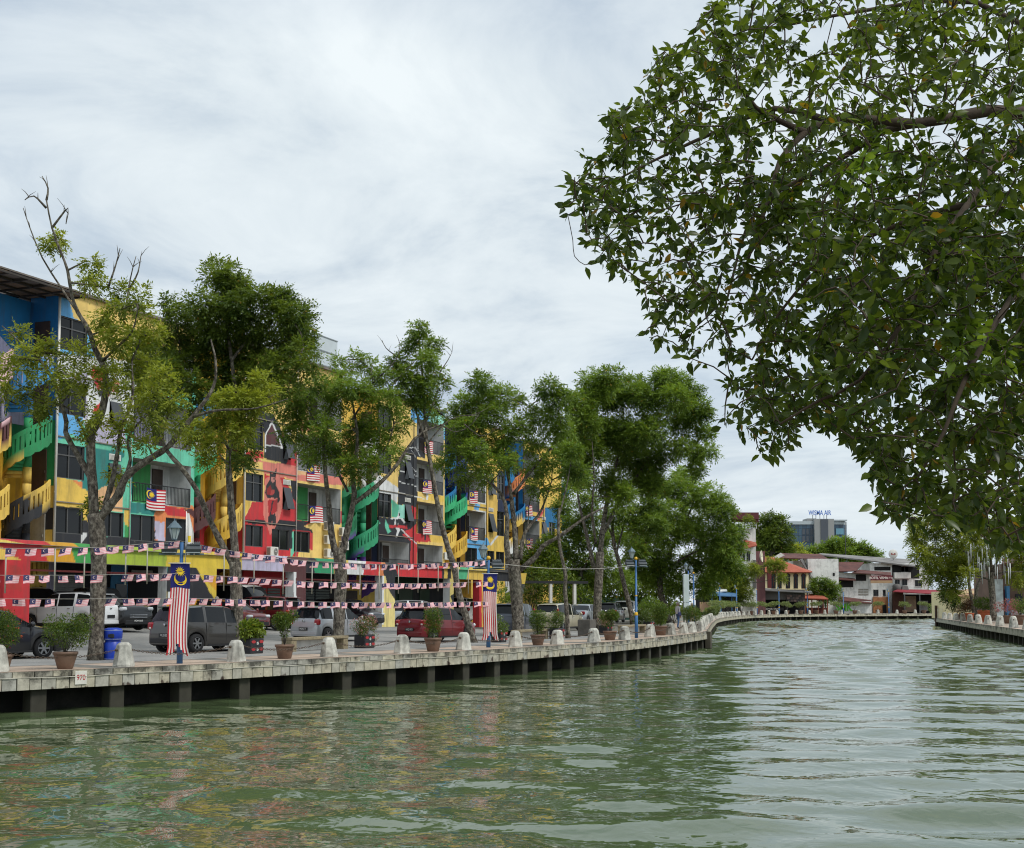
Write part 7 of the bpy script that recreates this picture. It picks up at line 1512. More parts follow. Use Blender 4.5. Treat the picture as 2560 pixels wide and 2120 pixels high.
for sel, mm, nm in ((restm & ~LYn, m_fl, 'crown'), (restm & LYn, m_fln, 'young_foliage')):
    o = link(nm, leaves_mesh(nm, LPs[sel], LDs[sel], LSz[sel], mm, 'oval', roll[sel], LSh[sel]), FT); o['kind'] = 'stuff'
lv = []
for mm in (m_fl, m_fln):
    for t in (.1, .35, .6, .9):
        lv.append(leaves_mesh('leaf', np.zeros((1, 3)), np.array([[1., 0, 0]]), np.array([1.0]), mm, 'oval', np.zeros(1), np.array([[t, 0, 0]], np.float32)))
for i in big:
    X, Y, Z = rot_frames(LDs[i:i + 1], roll[i:i + 1]); Mx = Matrix((( X[0][0], Y[0][0], Z[0][0]), (X[0][1], Y[0][1], Z[0][1]), (X[0][2], Y[0][2], Z[0][2])))
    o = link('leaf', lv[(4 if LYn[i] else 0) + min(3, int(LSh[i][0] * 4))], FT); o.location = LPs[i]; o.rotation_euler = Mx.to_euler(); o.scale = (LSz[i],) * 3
# =================================================================== FAR BANK, HOUSES, TOWER
def house(px, Y, label, cat='building', name='riverside_house', group='houses on the far bank'):
    p = atY(px, 1500, Y); return thing(name, (p.x, p.y, 0.0), label, cat, group)
def hb(root, px0, px1, py0, py1, Y, dep, m, name, col=None):
    """wall block whose front fills a pixel rectangle at distance Y, standing dep metres deep"""
    a, c_ = atY(px0, py1, Y), atY(px1, py0, Y); b_ = MB(); o = Vector(root.location)
    b_.box(((a.x + c_.x) / 2 - o.x, Y + dep / 2 - o.y, (max(a.z, -.01) + c_.z) / 2), (c_.x - a.x, dep, c_.z - max(a.z, -.01)), col=L(col) if col else None); return b_.build(name, m, root)
def hquad(root, pts, Y, m, name, thick=.15):
    """sloping sheet given by (px, py, dY) corners"""
    o = Vector(root.location); P_ = [atY(p[0], p[1], Y + (p[2] if len(p) > 2 else 0)) - o for p in pts]; b_ = MB(); n = (P_[1] - P_[0]).cross(P_[2] - P_[0]).normalized(); n = n if n.z > 0 else -n
    b_.prism(P_, tuple(n * -thick)); return b_.build(name, m, root)
def hwin(root, px0, px1, py0, py1, Y, m=None, name='window', dep=.25, frame=True):
    w_ = link(name, None, root); hb2 = lambda a, b2, c_, d_, yy, dd, mm, nm: hb_sub(root, w_, a, b2, c_, d_, yy, dd, mm, nm)
    hb2(px0, px1, py0, py1, Y - .06, dep, m or m_glass, 'pane')
    if frame:
        hb2(px0 - .7, px1 + .7, py0 - .8, py0, Y - .1, dep, m_white, 'lintel'); hb2(px0 - .7, px1 + .7, py1, py1 + .8, Y - .14, dep, m_white, 'sill')
        if px1 - px0 > 7: xm = (px0 + px1) / 2; hb2(xm - .4, xm + .4, py0, py1, Y - .12, dep, m_alu, 'mullion')
    return w_
def hb_sub(root, par, px0, px1, py0, py1, Y, dep, m, name):
    a, c_ = atY(px0, py1, Y), atY(px1, py0, Y); b_ = MB(); o = Vector(root.location); b_.box(((a.x + c_.x) / 2 - o.x, Y + dep / 2 - o.y, (a.z + c_.z) / 2), (c_.x - a.x, dep, c_.z - a.z)); return b_.build(name, m, par)
m_wwall = M('weathered_white_wall', (228, 228, 224), .85, .14, .5, .2, dirt=.38, streak=.45); m_cream = M('cream_wall', (240, 222, 176), .8, .08, .5, streak=.25); m_tile = None
s = NT('orange_roof_tile'); w_ = s.n('ShaderNodeTexWave'); w_.inputs['Scale'].default_value = 2.6; w_.inputs['Distortion'].default_value = .4; s.l(s.pos((1, .2, 1)), w_.inputs['Vector']); nz = s.noise(.8, 5, .6)
s.l(s.mix(.5, s.ramp(nz.outputs['Fac'], (.3, L((150, 76, 58))), (.7, L((186, 106, 82)))).outputs[0], s.ramp(w_.outputs['Fac'], (.2, L((120, 58, 46))), (.7, L((182, 98, 74)))).outputs[0]), s.b.inputs['Base Color']); s.b.inputs['Roughness'].default_value = .85; m_tile = s.m
s = NT('rusty_roof_sheet'); w_ = s.n('ShaderNodeTexWave'); w_.inputs['Scale'].default_value = 3.2; s.l(s.pos((1, 0, 0)), w_.inputs['Vector']); nz = s.noise(.6, 6, .65)
s.l(s.mix(.25, s.ramp(nz.outputs['Fac'], (.3, L((62, 36, 34))), (.55, L((98, 58, 52))), (.75, L((126, 84, 74)))).outputs[0], s.ramp(w_.outputs['Fac'], (.2, L((48, 28, 27))), (.7, L((112, 68, 60)))).outputs[0]), s.b.inputs['Base Color']); s.b.inputs['Roughness'].default_value = .8; m_rust = s.m
s = NT('grey_roof_sheet'); w_ = s.n('ShaderNodeTexWave'); w_.inputs['Scale'].default_value = 3.0; s.l(s.pos((1, 0, 0)), w_.inputs['Vector']); nz = s.noise(.5, 6, .65)
s.l(s.mix(.25, s.ramp(nz.outputs['Fac'], (.3, L((96, 92, 90))), (.7, L((150, 148, 144)))).outputs[0], s.ramp(w_.outputs['Fac'], (.2, L((80, 78, 78))), (.7, L((150, 148, 146)))).outputs[0]), s.b.inputs['Base Color']); s.b.inputs['Roughness'].default_value = .75; m_groof = s.m
m_maroon = M('maroon_canopy', (92, 40, 44), .7, .15, .5); m_dark = M('dark_interior', (26, 25, 26), .9, .2, .5); m_gpanel = M('grey_cladding', (98, 96, 94), .7, .12, .5); m_redaw = M('red_awning', (140, 42, 54), .75, .15, .8); m_blueaw = M('blue_awning_frame', (76, 116, 156), .6, .15, 1); m_tan = M('tan_board', (176, 142, 112), .8, .15, 1); m_brick = M('brown_wall', (124, 70, 48), .85, .2, 1)
# white tower house with maroon roof canopy
h1 = house(1850, 207, 'white narrow house with a maroon rooftop canopy')
hb(h1, 1790, 1889, 1321, 1540, 207, 9, m_wwall, 'wall'); hquad(h1, [(1828, 1298, 0), (1897, 1298, 0), (1897, 1283, 7), (1832, 1280, 7)], 205, m_maroon, 'canopy', .5); hb(h1, 1829, 1897, 1281, 1298, 204.6, .3, m_maroon, 'canopy_fascia')
for px in (1838, 1862, 1880, 1891): hb(h1, px - .8, px + .8, 1298, 1322, 206, .15, m_white, 'canopy_post')
hquad(h1, [(1862, 1370, -1.5), (1892, 1363, -1.5), (1890, 1356, 1), (1858, 1348, 1)], 206, m_tile, 'porch_roof'); hwin(h1, 1867, 1875, 1378, 1402, 207); hwin(h1, 1857, 1862, 1384, 1402, 207); hb(h1, 1884, 1889.5, 1400, 1470, 206.8, .3, m_gpanel, 'pipe_chase')
# maroon stair wall and dish
h2 = house(1902, 224, 'maroon side wall carrying a satellite dish'); hb(h2, 1889, 1912, 1378, 1540, 224, 7, M('dusty_maroon', (110, 72, 74), .85, .2, .6, streak=.4), 'wall'); hb(h2, 1920, 1928, 1395, 1470, 223, .6, M('maroon_column', (96, 36, 38), .8, .15), 'column')
o = thing('satellite_dish', atY(1900, 1391, 222), 'large cream satellite dish on the maroon wall', 'satellite dish', None, R(70)); b_ = MB()
b_.lathe([(.02, 0), (.4, .05), (.75, .17), (.98, .33), (1.0, .33), (.76, .13), (.4, .01), (.02, -.04)], 24); me = b_.mesh('reflector', M('dish_cream', (222, 214, 190), .6, .08)); d_ = link('reflector', me, o); d_.rotation_euler = (R(86), 0, 0); b_ = MB(); b_.tube([(0, .3, -1), (0, 0, 0), (0, -.8, .1)], .04, 6); b_.build('arm', m_alu, o)
# cream house with arched windows
h3 = house(1966, 238, 'cream house with five dark arched windows and orange tiled roof'); Y = 238
hb(h3, 1912, 2021, 1428, 1545, Y, 9, m_cream, 'wall'); hquad(h3, [(1905, 1430, -1.0), (2025, 1430, -1.0), (1930, 1392, 5), (1908, 1392, 5)], Y, m_tile, 'roof', .2); hquad(h3, [(2025, 1430, -1), (2032, 1428, 10), (1930, 1392, 5)], Y, m_tile, 'roof_slope', .2)
for px in (1934, 1949, 1970, 1989.5, 2009):
    wv_ = 5.3; pts = [(px - wv_, 1471), (px + wv_, 1471)] + [(px + wv_ * math.cos(a), 1441 - 6.5 * math.sin(a)) for a in np.linspace(0, math.pi, 10)]; w_ = link('window', None, h3)
    b_ = MB(); b_.prism([atY(q[0], q[1], Y - .04) - Vector(h3.location) for q in pts], (0, .06, 0)); b_.build('pane', m_glass, w_); b_ = MB(); pr = [atY(px + (wv_ + .5) * math.cos(a), 1441 - 7.2 * math.sin(a), Y - .1) - Vector(h3.location) for a in np.linspace(0, math.pi, 10)]; b_.tube(pr, .06, 4); b_.tube([atY(px, 1441, Y - .1) - Vector(h3.location), atY(px, 1471, Y - .1) - Vector(h3.location)], .04, 4); b_.build('arch_frame', m_brick, w_)
# grey restaurant front below
h4 = house(1930, 230, 'grey panelled restaurant front below the cream house', name='restaurant'); hb(h4, 1886, 2012, 1474, 1499, 228, 2, m_gpanel, 'fascia'); hb(h4, 1843, 1886, 1472, 1545, 229, 3, M('black_cladding', (44, 46, 48), .7, .15), 'side_wall'); hb(h4, 1886, 2012, 1499, 1545, 232, .4, m_dark, 'interior_wall'); hquad(h4, [(1880, 1474, -1.5), (2030, 1481, -1.5), (2030, 1478, 4), (1880, 1468, 4)], 228, m_gpanel, 'roof', .15)
for px in (1886.5, 1968, 2011): hb(h4, px - .7, px + .7, 1498, 1545, 227.8, .2, m_alu, 'post')
for k in range(6):
    for j in range(3): hb(h4, 1966 + k * 7.5 + j * 2, 1972.5 + k * 7.5 + j * 2, 1487 + j * 6, 1492 + j * 6, 227.4 - j * .1, .1, M('slate_board_%d' % ((k + j) % 3), ((92, 76, 72), (120, 98, 92), (70, 62, 62))[(k + j) % 3], .7, .1), 'board')
hb(h4, 1893, 1960, 1519, 1526, 227.2, .1, m_dark, 'sign_panel')
text('sign_letters', 'DISCOVER BANK', .42, m_white, h4, tuple(atY(1926, 1522.5, 227.1) - Vector(h4.location)), sx=1.05)
# small eating places on the left
h5 = house(1810, 196, 'open riverside stall with a pale blue sloping awning', name='restaurant'); hb(h5, 1740, 1838, 1488, 1538, 199, .3, m_dark, 'back_wall'); hquad(h5, [(1772, 1487, -2), (1843, 1491, -2), (1838, 1482, 3), (1780, 1478, 3)], 196, m_blueaw, 'awning', .12); hb(h5, 1750, 1784, 1505, 1530, 195.5, .2, m_tan, 'counter')
for px in (1780, 1803, 1830, 1841): hb(h5, px - .7, px + .7, 1488, 1539, 194.6, .14, m_blueaw, 'post')
hquad(h5, [(1775, 1483, 0), (1818, 1476, 0), (1814, 1468, 4), (1772, 1472, 4)], 198, m_wwall, 'white_roof', .15); hquad(h5, [(1798, 1466, 1), (1822, 1474, 1), (1820, 1464, 5), (1800, 1456, 5)], 200, m_tile, 'tile_roof', .15)
h6 = house(1868, 213, 'brown kiosk with a small orange tiled roof', name='kiosk', cat='kiosk'); hb(h6, 1866, 1885, 1494, 1537, 213, 3, m_brick, 'wall'); hquad(h6, [(1848, 1495, -1), (1887, 1495, -1), (1885, 1490, 2), (1850, 1482, 2)], 212, m_tile, 'roof', .15); hb(h6, 1849, 1850.5, 1494, 1537, 212, .15, m_white, 'post'); hb(h6, 1852, 1866, 1497, 1537, 215, .2, m_dark, 'opening')
# weathered white walls with rusty roofs
h7 = house(2050, 246, 'weathered white house with a rusty pitched roof and stained wall'); Y = 246
hb(h7, 2022, 2096, 1397, 1545, Y, 8, m_wwall, 'wall'); hb(h7, 1985, 2024, 1402, 1545, Y + 4, 5, m_wwall, 'side_wall'); hquad(h7, [(1930, 1393, 0), (2075, 1399, 0), (2050, 1385, 6), (1955, 1383, 6)], Y + 1, m_rust, 'roof'); hquad(h7, [(2000, 1398, -.5), (2030, 1448, -.5), (2036, 1446, 1), (2008, 1396, 2)], Y - .5, m_gpanel, 'lean_roof')
hb(h7, 2082, 2087, 1432, 1440, Y - .05, .2, m_dark, 'vent'); hquad(h7, [(1932, 1394, 0), (1952, 1382, 0), (1962, 1388, 0), (1945, 1396, 0)], Y, m_wwall, 'gable', .2)
h8 = house(2130, 248, 'low white house with rust red roof and a black opening'); Y = 248
hb(h8, 2096, 2178, 1432, 1545, Y, 8, m_wwall, 'wall'); hquad(h8, [(2096, 1428, -1), (2140, 1427, -1), (2160, 1405, 5), (2097, 1405, 5)], Y, m_rust, 'roof'); hquad(h8, [(2130, 1431, -1.5), (2228, 1438, -1.5), (2228, 1431, 3), (2148, 1424, 3)], Y, m_rust, 'porch_roof'); hb(h8, 2098, 2133, 1450, 1468, Y - .08, .3, m_dark, 'opening'); hquad(h8, [(2094, 1448, -1.5), (2140, 1450, -1.5), (2134, 1443, 1), (2096, 1440, 1)], Y, m_rust, 'canopy')
hb(h8, 2140, 2165, 1436, 1452, Y - .08, .3, m_dark, 'opening'); hquad(h8, [(2094, 1500, -3), (2180, 1508, -3), (2178, 1500, 1), (2100, 1491, 1)], Y - 1, m_rust, 'lean_to_roof'); hb(h8, 2092, 2178, 1503, 1545, Y - 3, .3, m_wwall, 'yard_wall')
g_ = text('graffiti', 'SMK', 1.9, M('graffiti_green', (96, 190, 44), .7, .1), h8, tuple(atY(2110, 1519, Y - 3.15) - Vector(h8.location)), sx=.85, bold=.05)
for k in range(2):
    for j in range(3): hb(h8, 2146 + k * 13, 2158 + k * 13, 1472 + j * 6, 1476 + j * 6, Y - .06, .12, M('block_grey', (150, 146, 138), .9, .2), 'block_panel')
# hotel with grey roof
h9 = house(2230, 254, 'white hotel under a long grey roof with a maroon name board', name='hotel'); Y = 254
hb(h9, 2178, 2322, 1408, 1545, Y, 10, m_wwall, 'wall'); hquad(h9, [(2045, 1385, 1), (2288, 1415, -2), (2288, 1399, 6), (2052, 1383, 7)], Y, m_groof, 'roof', .25); hb(h9, 2186, 2226, 1417, 1426, Y - .06, .3, m_dark, 'upper_opening'); hb(h9, 2231, 2298, 1412, 1446, Y - .06, .5, m_dark, 'veranda'); hb(h9, 2237, 2277, 1431, 1446, Y - .9, .9, m_white, 'balcony_front')
for a, b2, c_, d_ in ((2238, 2249, 1449, 1463), (2256, 2268, 1448, 1463), (2288, 2305, 1450, 1466), (2184, 2196, 1474, 1490), (2208, 2214, 1474, 1490), (2254, 2270, 1416, 1430)): hwin(h9, a, b2, c_, d_, Y)
hb(h9, 2176.5, 2231, 1438.5, 1458, Y - 9.5, .12, M('maroon_sign', (104, 30, 40), .6, .1, 1), 'name_board'); hb(h9, 2176.5, 2231, 1451, 1458, Y - 9.55, .1, M('faded_sign_strip', (168, 136, 104), .7, .15, 1), 'sign_strip')
m_slet = M('sign_letter_white', (232, 214, 208), .6, 0); text('sign_letters', 'HOTEL VISMA', .62, m_slet, h9, tuple(atY(2196, 1445, Y - 9.56) - Vector(h9.location)), bold=.015, sx=.92); text('sign_letters', '4 4 9 8', .5, m_slet, h9, tuple(atY(2222, 1445, Y - 9.56) - Vector(h9.location)))
for px in (2180.5, 2183.5): pass
m_gate = M('painted_gateway', (172, 118, 78), .8, .3, 2.2); hb(h9, 2184, 2222, 1493, 1545, Y - .5, .4, m_gate, 'mural_gateway'); hb(h9, 2207, 2216, 1512, 1545, Y - .55, .1, m_dark, 'painted_arch')
# red awning restaurant
h10 = house(2300, 251, 'dark open restaurant under a long dark red awning', name='restaurant'); Y = 251
hquad(h10, [(2232, 1478, -3), (2400, 1488, -3), (2395, 1475, 2), (2245, 1473, 2)], Y, m_redaw, 'awning', .15); hb(h10, 2232, 2395, 1486, 1545, Y + 2, .3, m_dark, 'back_wall'); hb(h10, 2233, 2258, 1478, 1545, Y + .5, .3, M('brown_timber', (80, 48, 36), .8, .3, 2), 'timber_panel'); hb(h10, 2260, 2290, 1490, 1530, Y + 1.4, .1, M('mural_panel', (158, 132, 108), .8, .4, 1.2), 'mural_panel'); hb(h10, 2300, 2320, 1502, 1528, Y + 1.4, .1, M('grey_poster', (150, 146, 142), .8, .3, 1.2), 'poster')
for px in (2262, 2300, 2340, 2385): hb(h10, px - .7, px + .7, 1486, 1545, Y - 2.8, .15, m_alu, 'post')
o = thing('water_tank', atY(2250, 1470, 253), 'grey tank and ducts on the red awning roof', 'tank'); b_ = MB(); b_.lathe([(.8, 0), (.85, 1.2), (.6, 1.5), (.2, 1.6)], 14, (-.6, 0, -.8)); b_.box((.9, 0, -.1), (1.4, 1, .9), taper=.7); b_.build('tank', m_gpanel, o)
# pavilion with red roof in front of the cream house corner
pv = house(2040, 237, 'open pavilion with red tiled roof and lattice trim', name='pavilion', cat='pavilion'); hquad(pv, [(2010, 1495, -2), (2071, 1497, -2), (2050, 1484, 2), (2014, 1484, 2)], 237, m_tile, 'roof'); 
for px in (2014, 2030, 2046, 2058, 2069): hb(pv, px - .8, px + .8, 1495, 1536, 235.4, .2, m_brick, 'post')
hb(pv, 2012, 2070, 1519, 1536, 236.5, .2, M('pavilion_panel', (92, 44, 38), .8, .2), 'low_wall'); hb(pv, 2012, 2070, 1496, 1500, 235.3, .1, m_brick, 'lattice'); b_ = MB(); b_.lathe([(.5, 0), (.5, .1)], 18); e_ = b_.build('round_sign', m_gpanel, pv); e_.location = atY(2055, 1513, 236.2) - Vector(pv.location); e_.rotation_euler = (R(90), 0, 0)
# round rooftop sign
o = thing('round_sign', atY(2233, 1392, 257), 'round white sign with red emblem on the hotel roof', 'sign'); b_ = MB(); b_.lathe([(.85, -.06), (.9, 0), (.85, .06)], 24); e_ = b_.build('disc', m_white, o); e_.rotation_euler = (R(90), 0, 0); e_.location = (0, 0, .55)
b_ = MB(); b_.box((0, -.1, .45), (.9, .03, .12)); b_.box((-.3, -.1, .62), (.25, .03, .25)); b_.box((.3, -.1, .62), (.25, .03, .25)); b_.build('emblem', M('emblem_red', (150, 84, 78), .6, .1), o); b_ = MB(); b_.tube([(0, .05, -.6), (0, .05, .6)], .06, 6); b_.build('pole', m_alu, o)
b_ = MB(); b_.tube([atY(2114, 1388, 262), atY(2114, 1305, 262)], [.1, .05], 6); tag(b_.build('mast', m_alu), 'thin dark mast standing in front of the office tower', 'mast')
b_ = MB(); q = atY(2210, 1392, 257); b_.tube([q, q + Vector((0, 0, 1.0))], .03, 5); b_.box(q + Vector((0, 0, .8)), (.5, .03, .03)); b_.box(q + Vector((0, 0, .95)), (.35, .03, .03)); tag(b_.build('antenna', m_alu), 'small television antenna on the hotel roof', 'antenna')
# office tower
Y = 620; tw = thing('office_tower', (atY(2050, 1500, Y).x, Y, 0), 'blue glass office tower with grey core and rooftop lettering', 'building', None)
m_tg = None
s = NT('tower_glass'); br = s.n('ShaderNodeTexBrick'); br.offset = 0; br.inputs['Scale'].default_value = 1.0; br.inputs['Brick Width'].default_value = 1.9; br.inputs['Row Height'].default_value = 3.4; br.inputs['Mortar Size'].default_value = .08; br.inputs['Color1'].default_value = (*L((64, 92, 112)), 1); br.inputs['Color2'].default_value = (*L((40, 62, 82)), 1); br.inputs['Mortar'].default_value = (*L((30, 44, 58)), 1)
mpn = s.n('ShaderNodeMapping'); mpn.inputs['Rotation'].default_value = (R(90), 0, 0); tcn = s.n('ShaderNodeTexCoord'); s.l(tcn.outputs['Object'], mpn.inputs[0]); s.l(mpn.outputs[0], br.inputs['Vector']); s.l(br.outputs['Color'], s.b.inputs['Base Color']); s.b.inputs['Roughness'].default_value = .15; m_tg = s.m
m_tcore = M('tower_core_grey', (150, 152, 150), .8, .06, .1); m_tdark = M('tower_dark_stripe', (78, 84, 92), .5, .05, .1); m_tband = M('tower_parapet', (176, 186, 190), .7, .05, .1); m_tlite = M('tower_light_glass', (104, 152, 172), .2, .1, .1)
hb(tw, 1975, 2040, 1311, 1545, Y, 22, m_tg, 'glass_wing'); hb(tw, 1974, 2041, 1303, 1311, Y - .5, 23, m_tband, 'parapet'); hb(tw, 2040, 2085, 1297, 1545, Y - 2, 22, m_tcore, 'core'); hb(tw, 2056, 2070, 1298, 1545, Y - 2.3, .5, m_tdark, 'core_stripe')
b_ = MB(); x0, x1 = atY(2085, 1400, Y).x - tw.location.x, atY(2127, 1400, Y).x - tw.location.x; z0_ = atY(2100, 1311, Y).z; z1_ = atY(2100, 1303, Y).z; arcp = [(x0, 0)] + [(x1 - 7 + 7 * math.sin(a), 7 - 7 * math.cos(a)) for a in np.linspace(0, math.pi / 2, 9)] + [(x0, 22)]
b_.prism([(p[0], p[1], 0) for p in arcp[::-1]], (0, 0, z0_)); b_.build('glass_wing', m_tg, tw); b_ = MB(); b_.prism([(p[0] * 1.0, p[1] - .3, z0_) for p in arcp[::-1]], (0, 0, z1_ - z0_)); b_.build('parapet', m_tband, tw)
for a, b2, c_, d_ in ((2090, 2109, 1321, 1336), (2090, 2109, 1342, 1356)): hb(tw, a, b2, c_, d_, Y - .3, .3, m_tlite, 'window')
for k in range(6): hb(tw, 2006 + (k % 3) * 10, 2012 + (k % 3) * 10, 1322 + 18 * (k // 3), 1336 + 18 * (k // 3), Y - .25, .3, m_tdark, 'window')
hb(tw, 2085, 2118, 1299, 1302, Y - 1, 18, m_tband, 'roof_slab'); hb(tw, 2018, 2040, 1296, 1303, Y + 2, 10, m_tcore, 'plant_room')
m_tlet = M('sign_blue', (86, 128, 206), .5, .03); text('sign_letters', 'WISMA AIR', 3.2, m_tlet, tw, tuple(atY(2049.5, 1282.5, Y - 1) - Vector(tw.location)), sx=.66, bold=.03, ext=.2)
for px in (2032, 2040, 2050, 2060, 2067): hb(tw, px - .5, px + .5, 1287, 1298, Y, .4, m_tcore, 'sign_leg')
# far trees
def far_tree(label, Y, limbs, clumps, leaf, tone, seed, m=m_tl_d, dens=4.5): return tree(label, Y, limbs, clumps, m, leaf, dens, spread=3.5, tone=tone, seed=seed, name='broad_tree', group='trees beyond the far bank', twig=.05, kind='quad')
far_tree('tall dark tree between the maroon canopy and the tower', 300, [([(1930, 1520), (1930, 1440), (1928, 1380)], .5, .35), ([(1928, 1400), (1905, 1350), (1895, 1320)], .25, .08), ([(1928, 1390), (1950, 1340), (1955, 1310)], .25, .08)], [(1900, 1320, 20), (1920, 1308, 20), (1945, 1315, 22), (1962, 1335, 20), (1905, 1345, 22), (1930, 1340, 24), (1955, 1360, 22), (1915, 1370, 22), (1940, 1375, 22), (1968, 1375, 14), (1890, 1340, 14), (1890, 1370, 16), (1900, 1390, 18), (1960, 1385, 18), (1932, 1300, 14)], .55, .5, 51)
far_tree('wide domed tree in front of the office tower', 420, [([(2105, 1520), (2105, 1440), (2103, 1395)], .7, .5), ([(2103, 1400), (2060, 1380), (2040, 1370)], .3, .1), ([(2103, 1400), (2150, 1375), (2180, 1380)], .3, .1)], [(2100, 1360, 18), (2075, 1366, 18), (2125, 1362, 18), (2050, 1374, 18), (2150, 1370, 18), (2175, 1380, 16), (2030, 1382, 16), (2195, 1388, 12), (2100, 1378, 20), (2070, 1384, 18), (2130, 1384, 20), (2160, 1390, 16), (2020, 1390, 12), (2115, 1352, 10), (2090, 1352, 10), (2060, 1395, 16), (2100, 1395, 16), (2140, 1398, 16)], .6, .62, 53, m_tl, 5)
far_tree('feathery pale green palm top left of the domed tree', 330, [([(1990, 1520), (1990, 1430), (1989, 1385)], .3, .2)], [(1980, 1374, 12, .8), (1992, 1370, 12, .8), (2003, 1378, 10, .8), (1970, 1380, 8, .7), (1988, 1380, 12, .7)], .6, .8, 55, m_tl_b, 4)
tree('small leafy tree in front of the weathered white wall', 239, [([(2065, 1535), (2064, 1510), (2066, 1490)], .14, .1), ([(2066, 1492), (2050, 1475), (2040, 1462)], .07, .03), ([(2066, 1492), (2080, 1475), (2085, 1465)], .07, .03)], [(2040, 1460, 14), (2058, 1455, 14), (2078, 1462, 14), (2088, 1475, 12), (2065, 1475, 16), (2045, 1480, 13), (2080, 1490, 14), (2060, 1495, 14), (2032, 1468, 10), (2090, 1490, 9)], m_tl, .26, 4, spread=1.5, tone=.5, seed=57, name='broad_tree', group='trees beyond the far bank', kind='quad')
# bonsai pots and lamps on the far quay
qbp = lambda px, off: at_s(QB, SB, NB, s_for_px(px, off, QB, SB, NB), off)[0]
for i, px in enumerate((1790, 1797, 1808, 1820, 1835, 1855, 1880, 1905, 1935, 1967, 2002, 2041, 2090, 2137, 2195, 2262, 2310)):
    potted(qbp(px, 1.3), 'pale topped bonsai pot, %s along the far curving quay' % ordn(i), 'bonsai', .3, .45, .6, m_clay, fh=1.5, fw=.95, n=500, lf=.2, mat_=m_palebush, group='bonsai pots on the far quay')
for i, px in enumerate((1800, 1842, 1892, 1948, 2019, 2109, 2222)): lamp(qbp(px, .9), R(20), 'slim blue lamp post, %s along the far curving quay' % ORD[i], 3.9, flood=False, rad=.08)
shrub('low green hedge running round the quay bend', 1776, 1548, 140, [(1768, 1530, 9), (1778, 1528, 9), (1784, 1524, 9), (1792, 1522, 8), (1772, 1538, 8), (1788, 1530, 7)], m_palebush, .2, 1500, name='hedge')
# =================================================================== OPPOSITE BANK (right)
tree('broad light green tree hung with white light tubes on the opposite bank', 118, [([(2484, 1552), (2482, 1500), (2478, 1450), (2480, 1430)], .3, .26), ([(2480, 1445), (2460, 1410), (2430, 1390), (2390, 1370), (2340, 1370)], .15, .03), ([(2480, 1435), (2500, 1390), (2540, 1360), (2580, 1350)], .15, .04), ([(2478, 1450), (2440, 1440), (2400, 1438), (2360, 1450)], .1, .02), ([(2480, 1430), (2470, 1360), (2440, 1310), (2420, 1280)], .14, .03), ([(2482, 1440), (2510, 1430), (2560, 1430)], .1, .03)],
     C((2330, 1310, 24), (2300, 1340, 26), (2350, 1330, 30), (2390, 1300, 32), (2430, 1290, 34), (2300, 1380, 28), (2345, 1380, 32), (2390, 1350, 32), (2320, 1410, 28), (2360, 1420, 30), (2400, 1400, 28), (2330, 1440, 24), (2370, 1455, 24), (2440, 1340, 32), (2480, 1320, 34), (2520, 1340, 34), (2560, 1320, 34), (2400, 1460, 18), (2540, 1380, 26), (2290, 1320, 18), (2560, 1400, 24), (2280, 1350, 14), (2420, 1430, 18), (2530, 1440, 22), (2560, 1450, 20), (2285, 1300, 14), (2455, 1375, 22), (2500, 1375, 20), (2390, 1480, 16)), m_tl_b, .2, 2.7, spread=3.0, tone=.62, seed=61, group='trees on the opposite bank')
tree('dark twin stemmed tree leaning beside the terracotta pots', 128, [([(2437, 1550), (2432, 1510), (2424, 1470), (2420, 1430)], .2, .12), ([(2441, 1545), (2440, 1490), (2446, 1460), (2460, 1430)], .2, .12)], C((2420, 1400, 30), (2450, 1400, 30), (2380, 1420, 28), (2370, 1480, 22), (2385, 1495, 18), (2400, 1380, 28)), m_tl_d, .2, 2.7, spread=2, tone=.5, seed=63, group='trees on the opposite bank')
o = thing('light_tubes', atY(2450, 1400, 119), 'cluster of white light tubes hanging in the opposite bank tree', 'lights'); 
for k in range(46):
    px = rng.uniform(2410, 2530); py = rng.uniform(1355, 1420); a = atY(px, py, 116.5 + rng.uniform(-1, 2)) - Vector(o.location); b_ = MB(); b_.tube([a, a - Vector((0, 0, rng.uniform(.8, 1.7)))], .035, 5); b_.build('light_tube', M('tube_white', (196, 200, 200), .5, .05), o)
m_fence = M('rail_steel', (120, 116, 104), .6, .2); gt = thing('railing_gate', (*atY(2358, 1545, 158).xy, 0), 'rusty steel railing gate at the corner of the opposite bank', 'gate', None, R(20))
for x in (-1.0, 1.2): b_ = MB(); b_.box((x, 0, .2), (.22, .22, 2.6)); b_.build('post', M('rust_post', (70, 52, 42), .8, .3), gt)
b_ = MB()
for k in range(9): b_.box((-.9 + k * .25, 0, .1), (.04, .04, 2.0))
for z in (-.7, .0, .6, 1.1): b_.box((.1, 0, z), (2.2, .05, .05))
b_.build('bars', m_fence, gt)
gt2 = thing('railing', (*atY(2374, 1545, 156).xy, 0), 'pale railing beside the rusty gate on the opposite bank', 'railing', None, R(15)); railing(gt2, -1.6, 1.6, 0, 1.1, m=m_white)
b_ = MB(); b_.add([(0, 0, 0), (.9, .1, .25), (.8, .05, -.35), (-.1, 0, -.6)], [(0, 1, 2, 3)], 0); o = flag_mb(1.1, .8, 14, False, lambda u, v: (-.3 * v, .1 * math.sin(u * 6), -.5 * u + .1 * math.sin(v * 5))).build('cloth', FM); fl = thing('small_flag', atY(2364, 1508, 158), 'small striped flag drooping above the rusty gate', 'flag', None, R(-20)); o.parent = fl
rbp = lambda px, py: onZ(px, py)
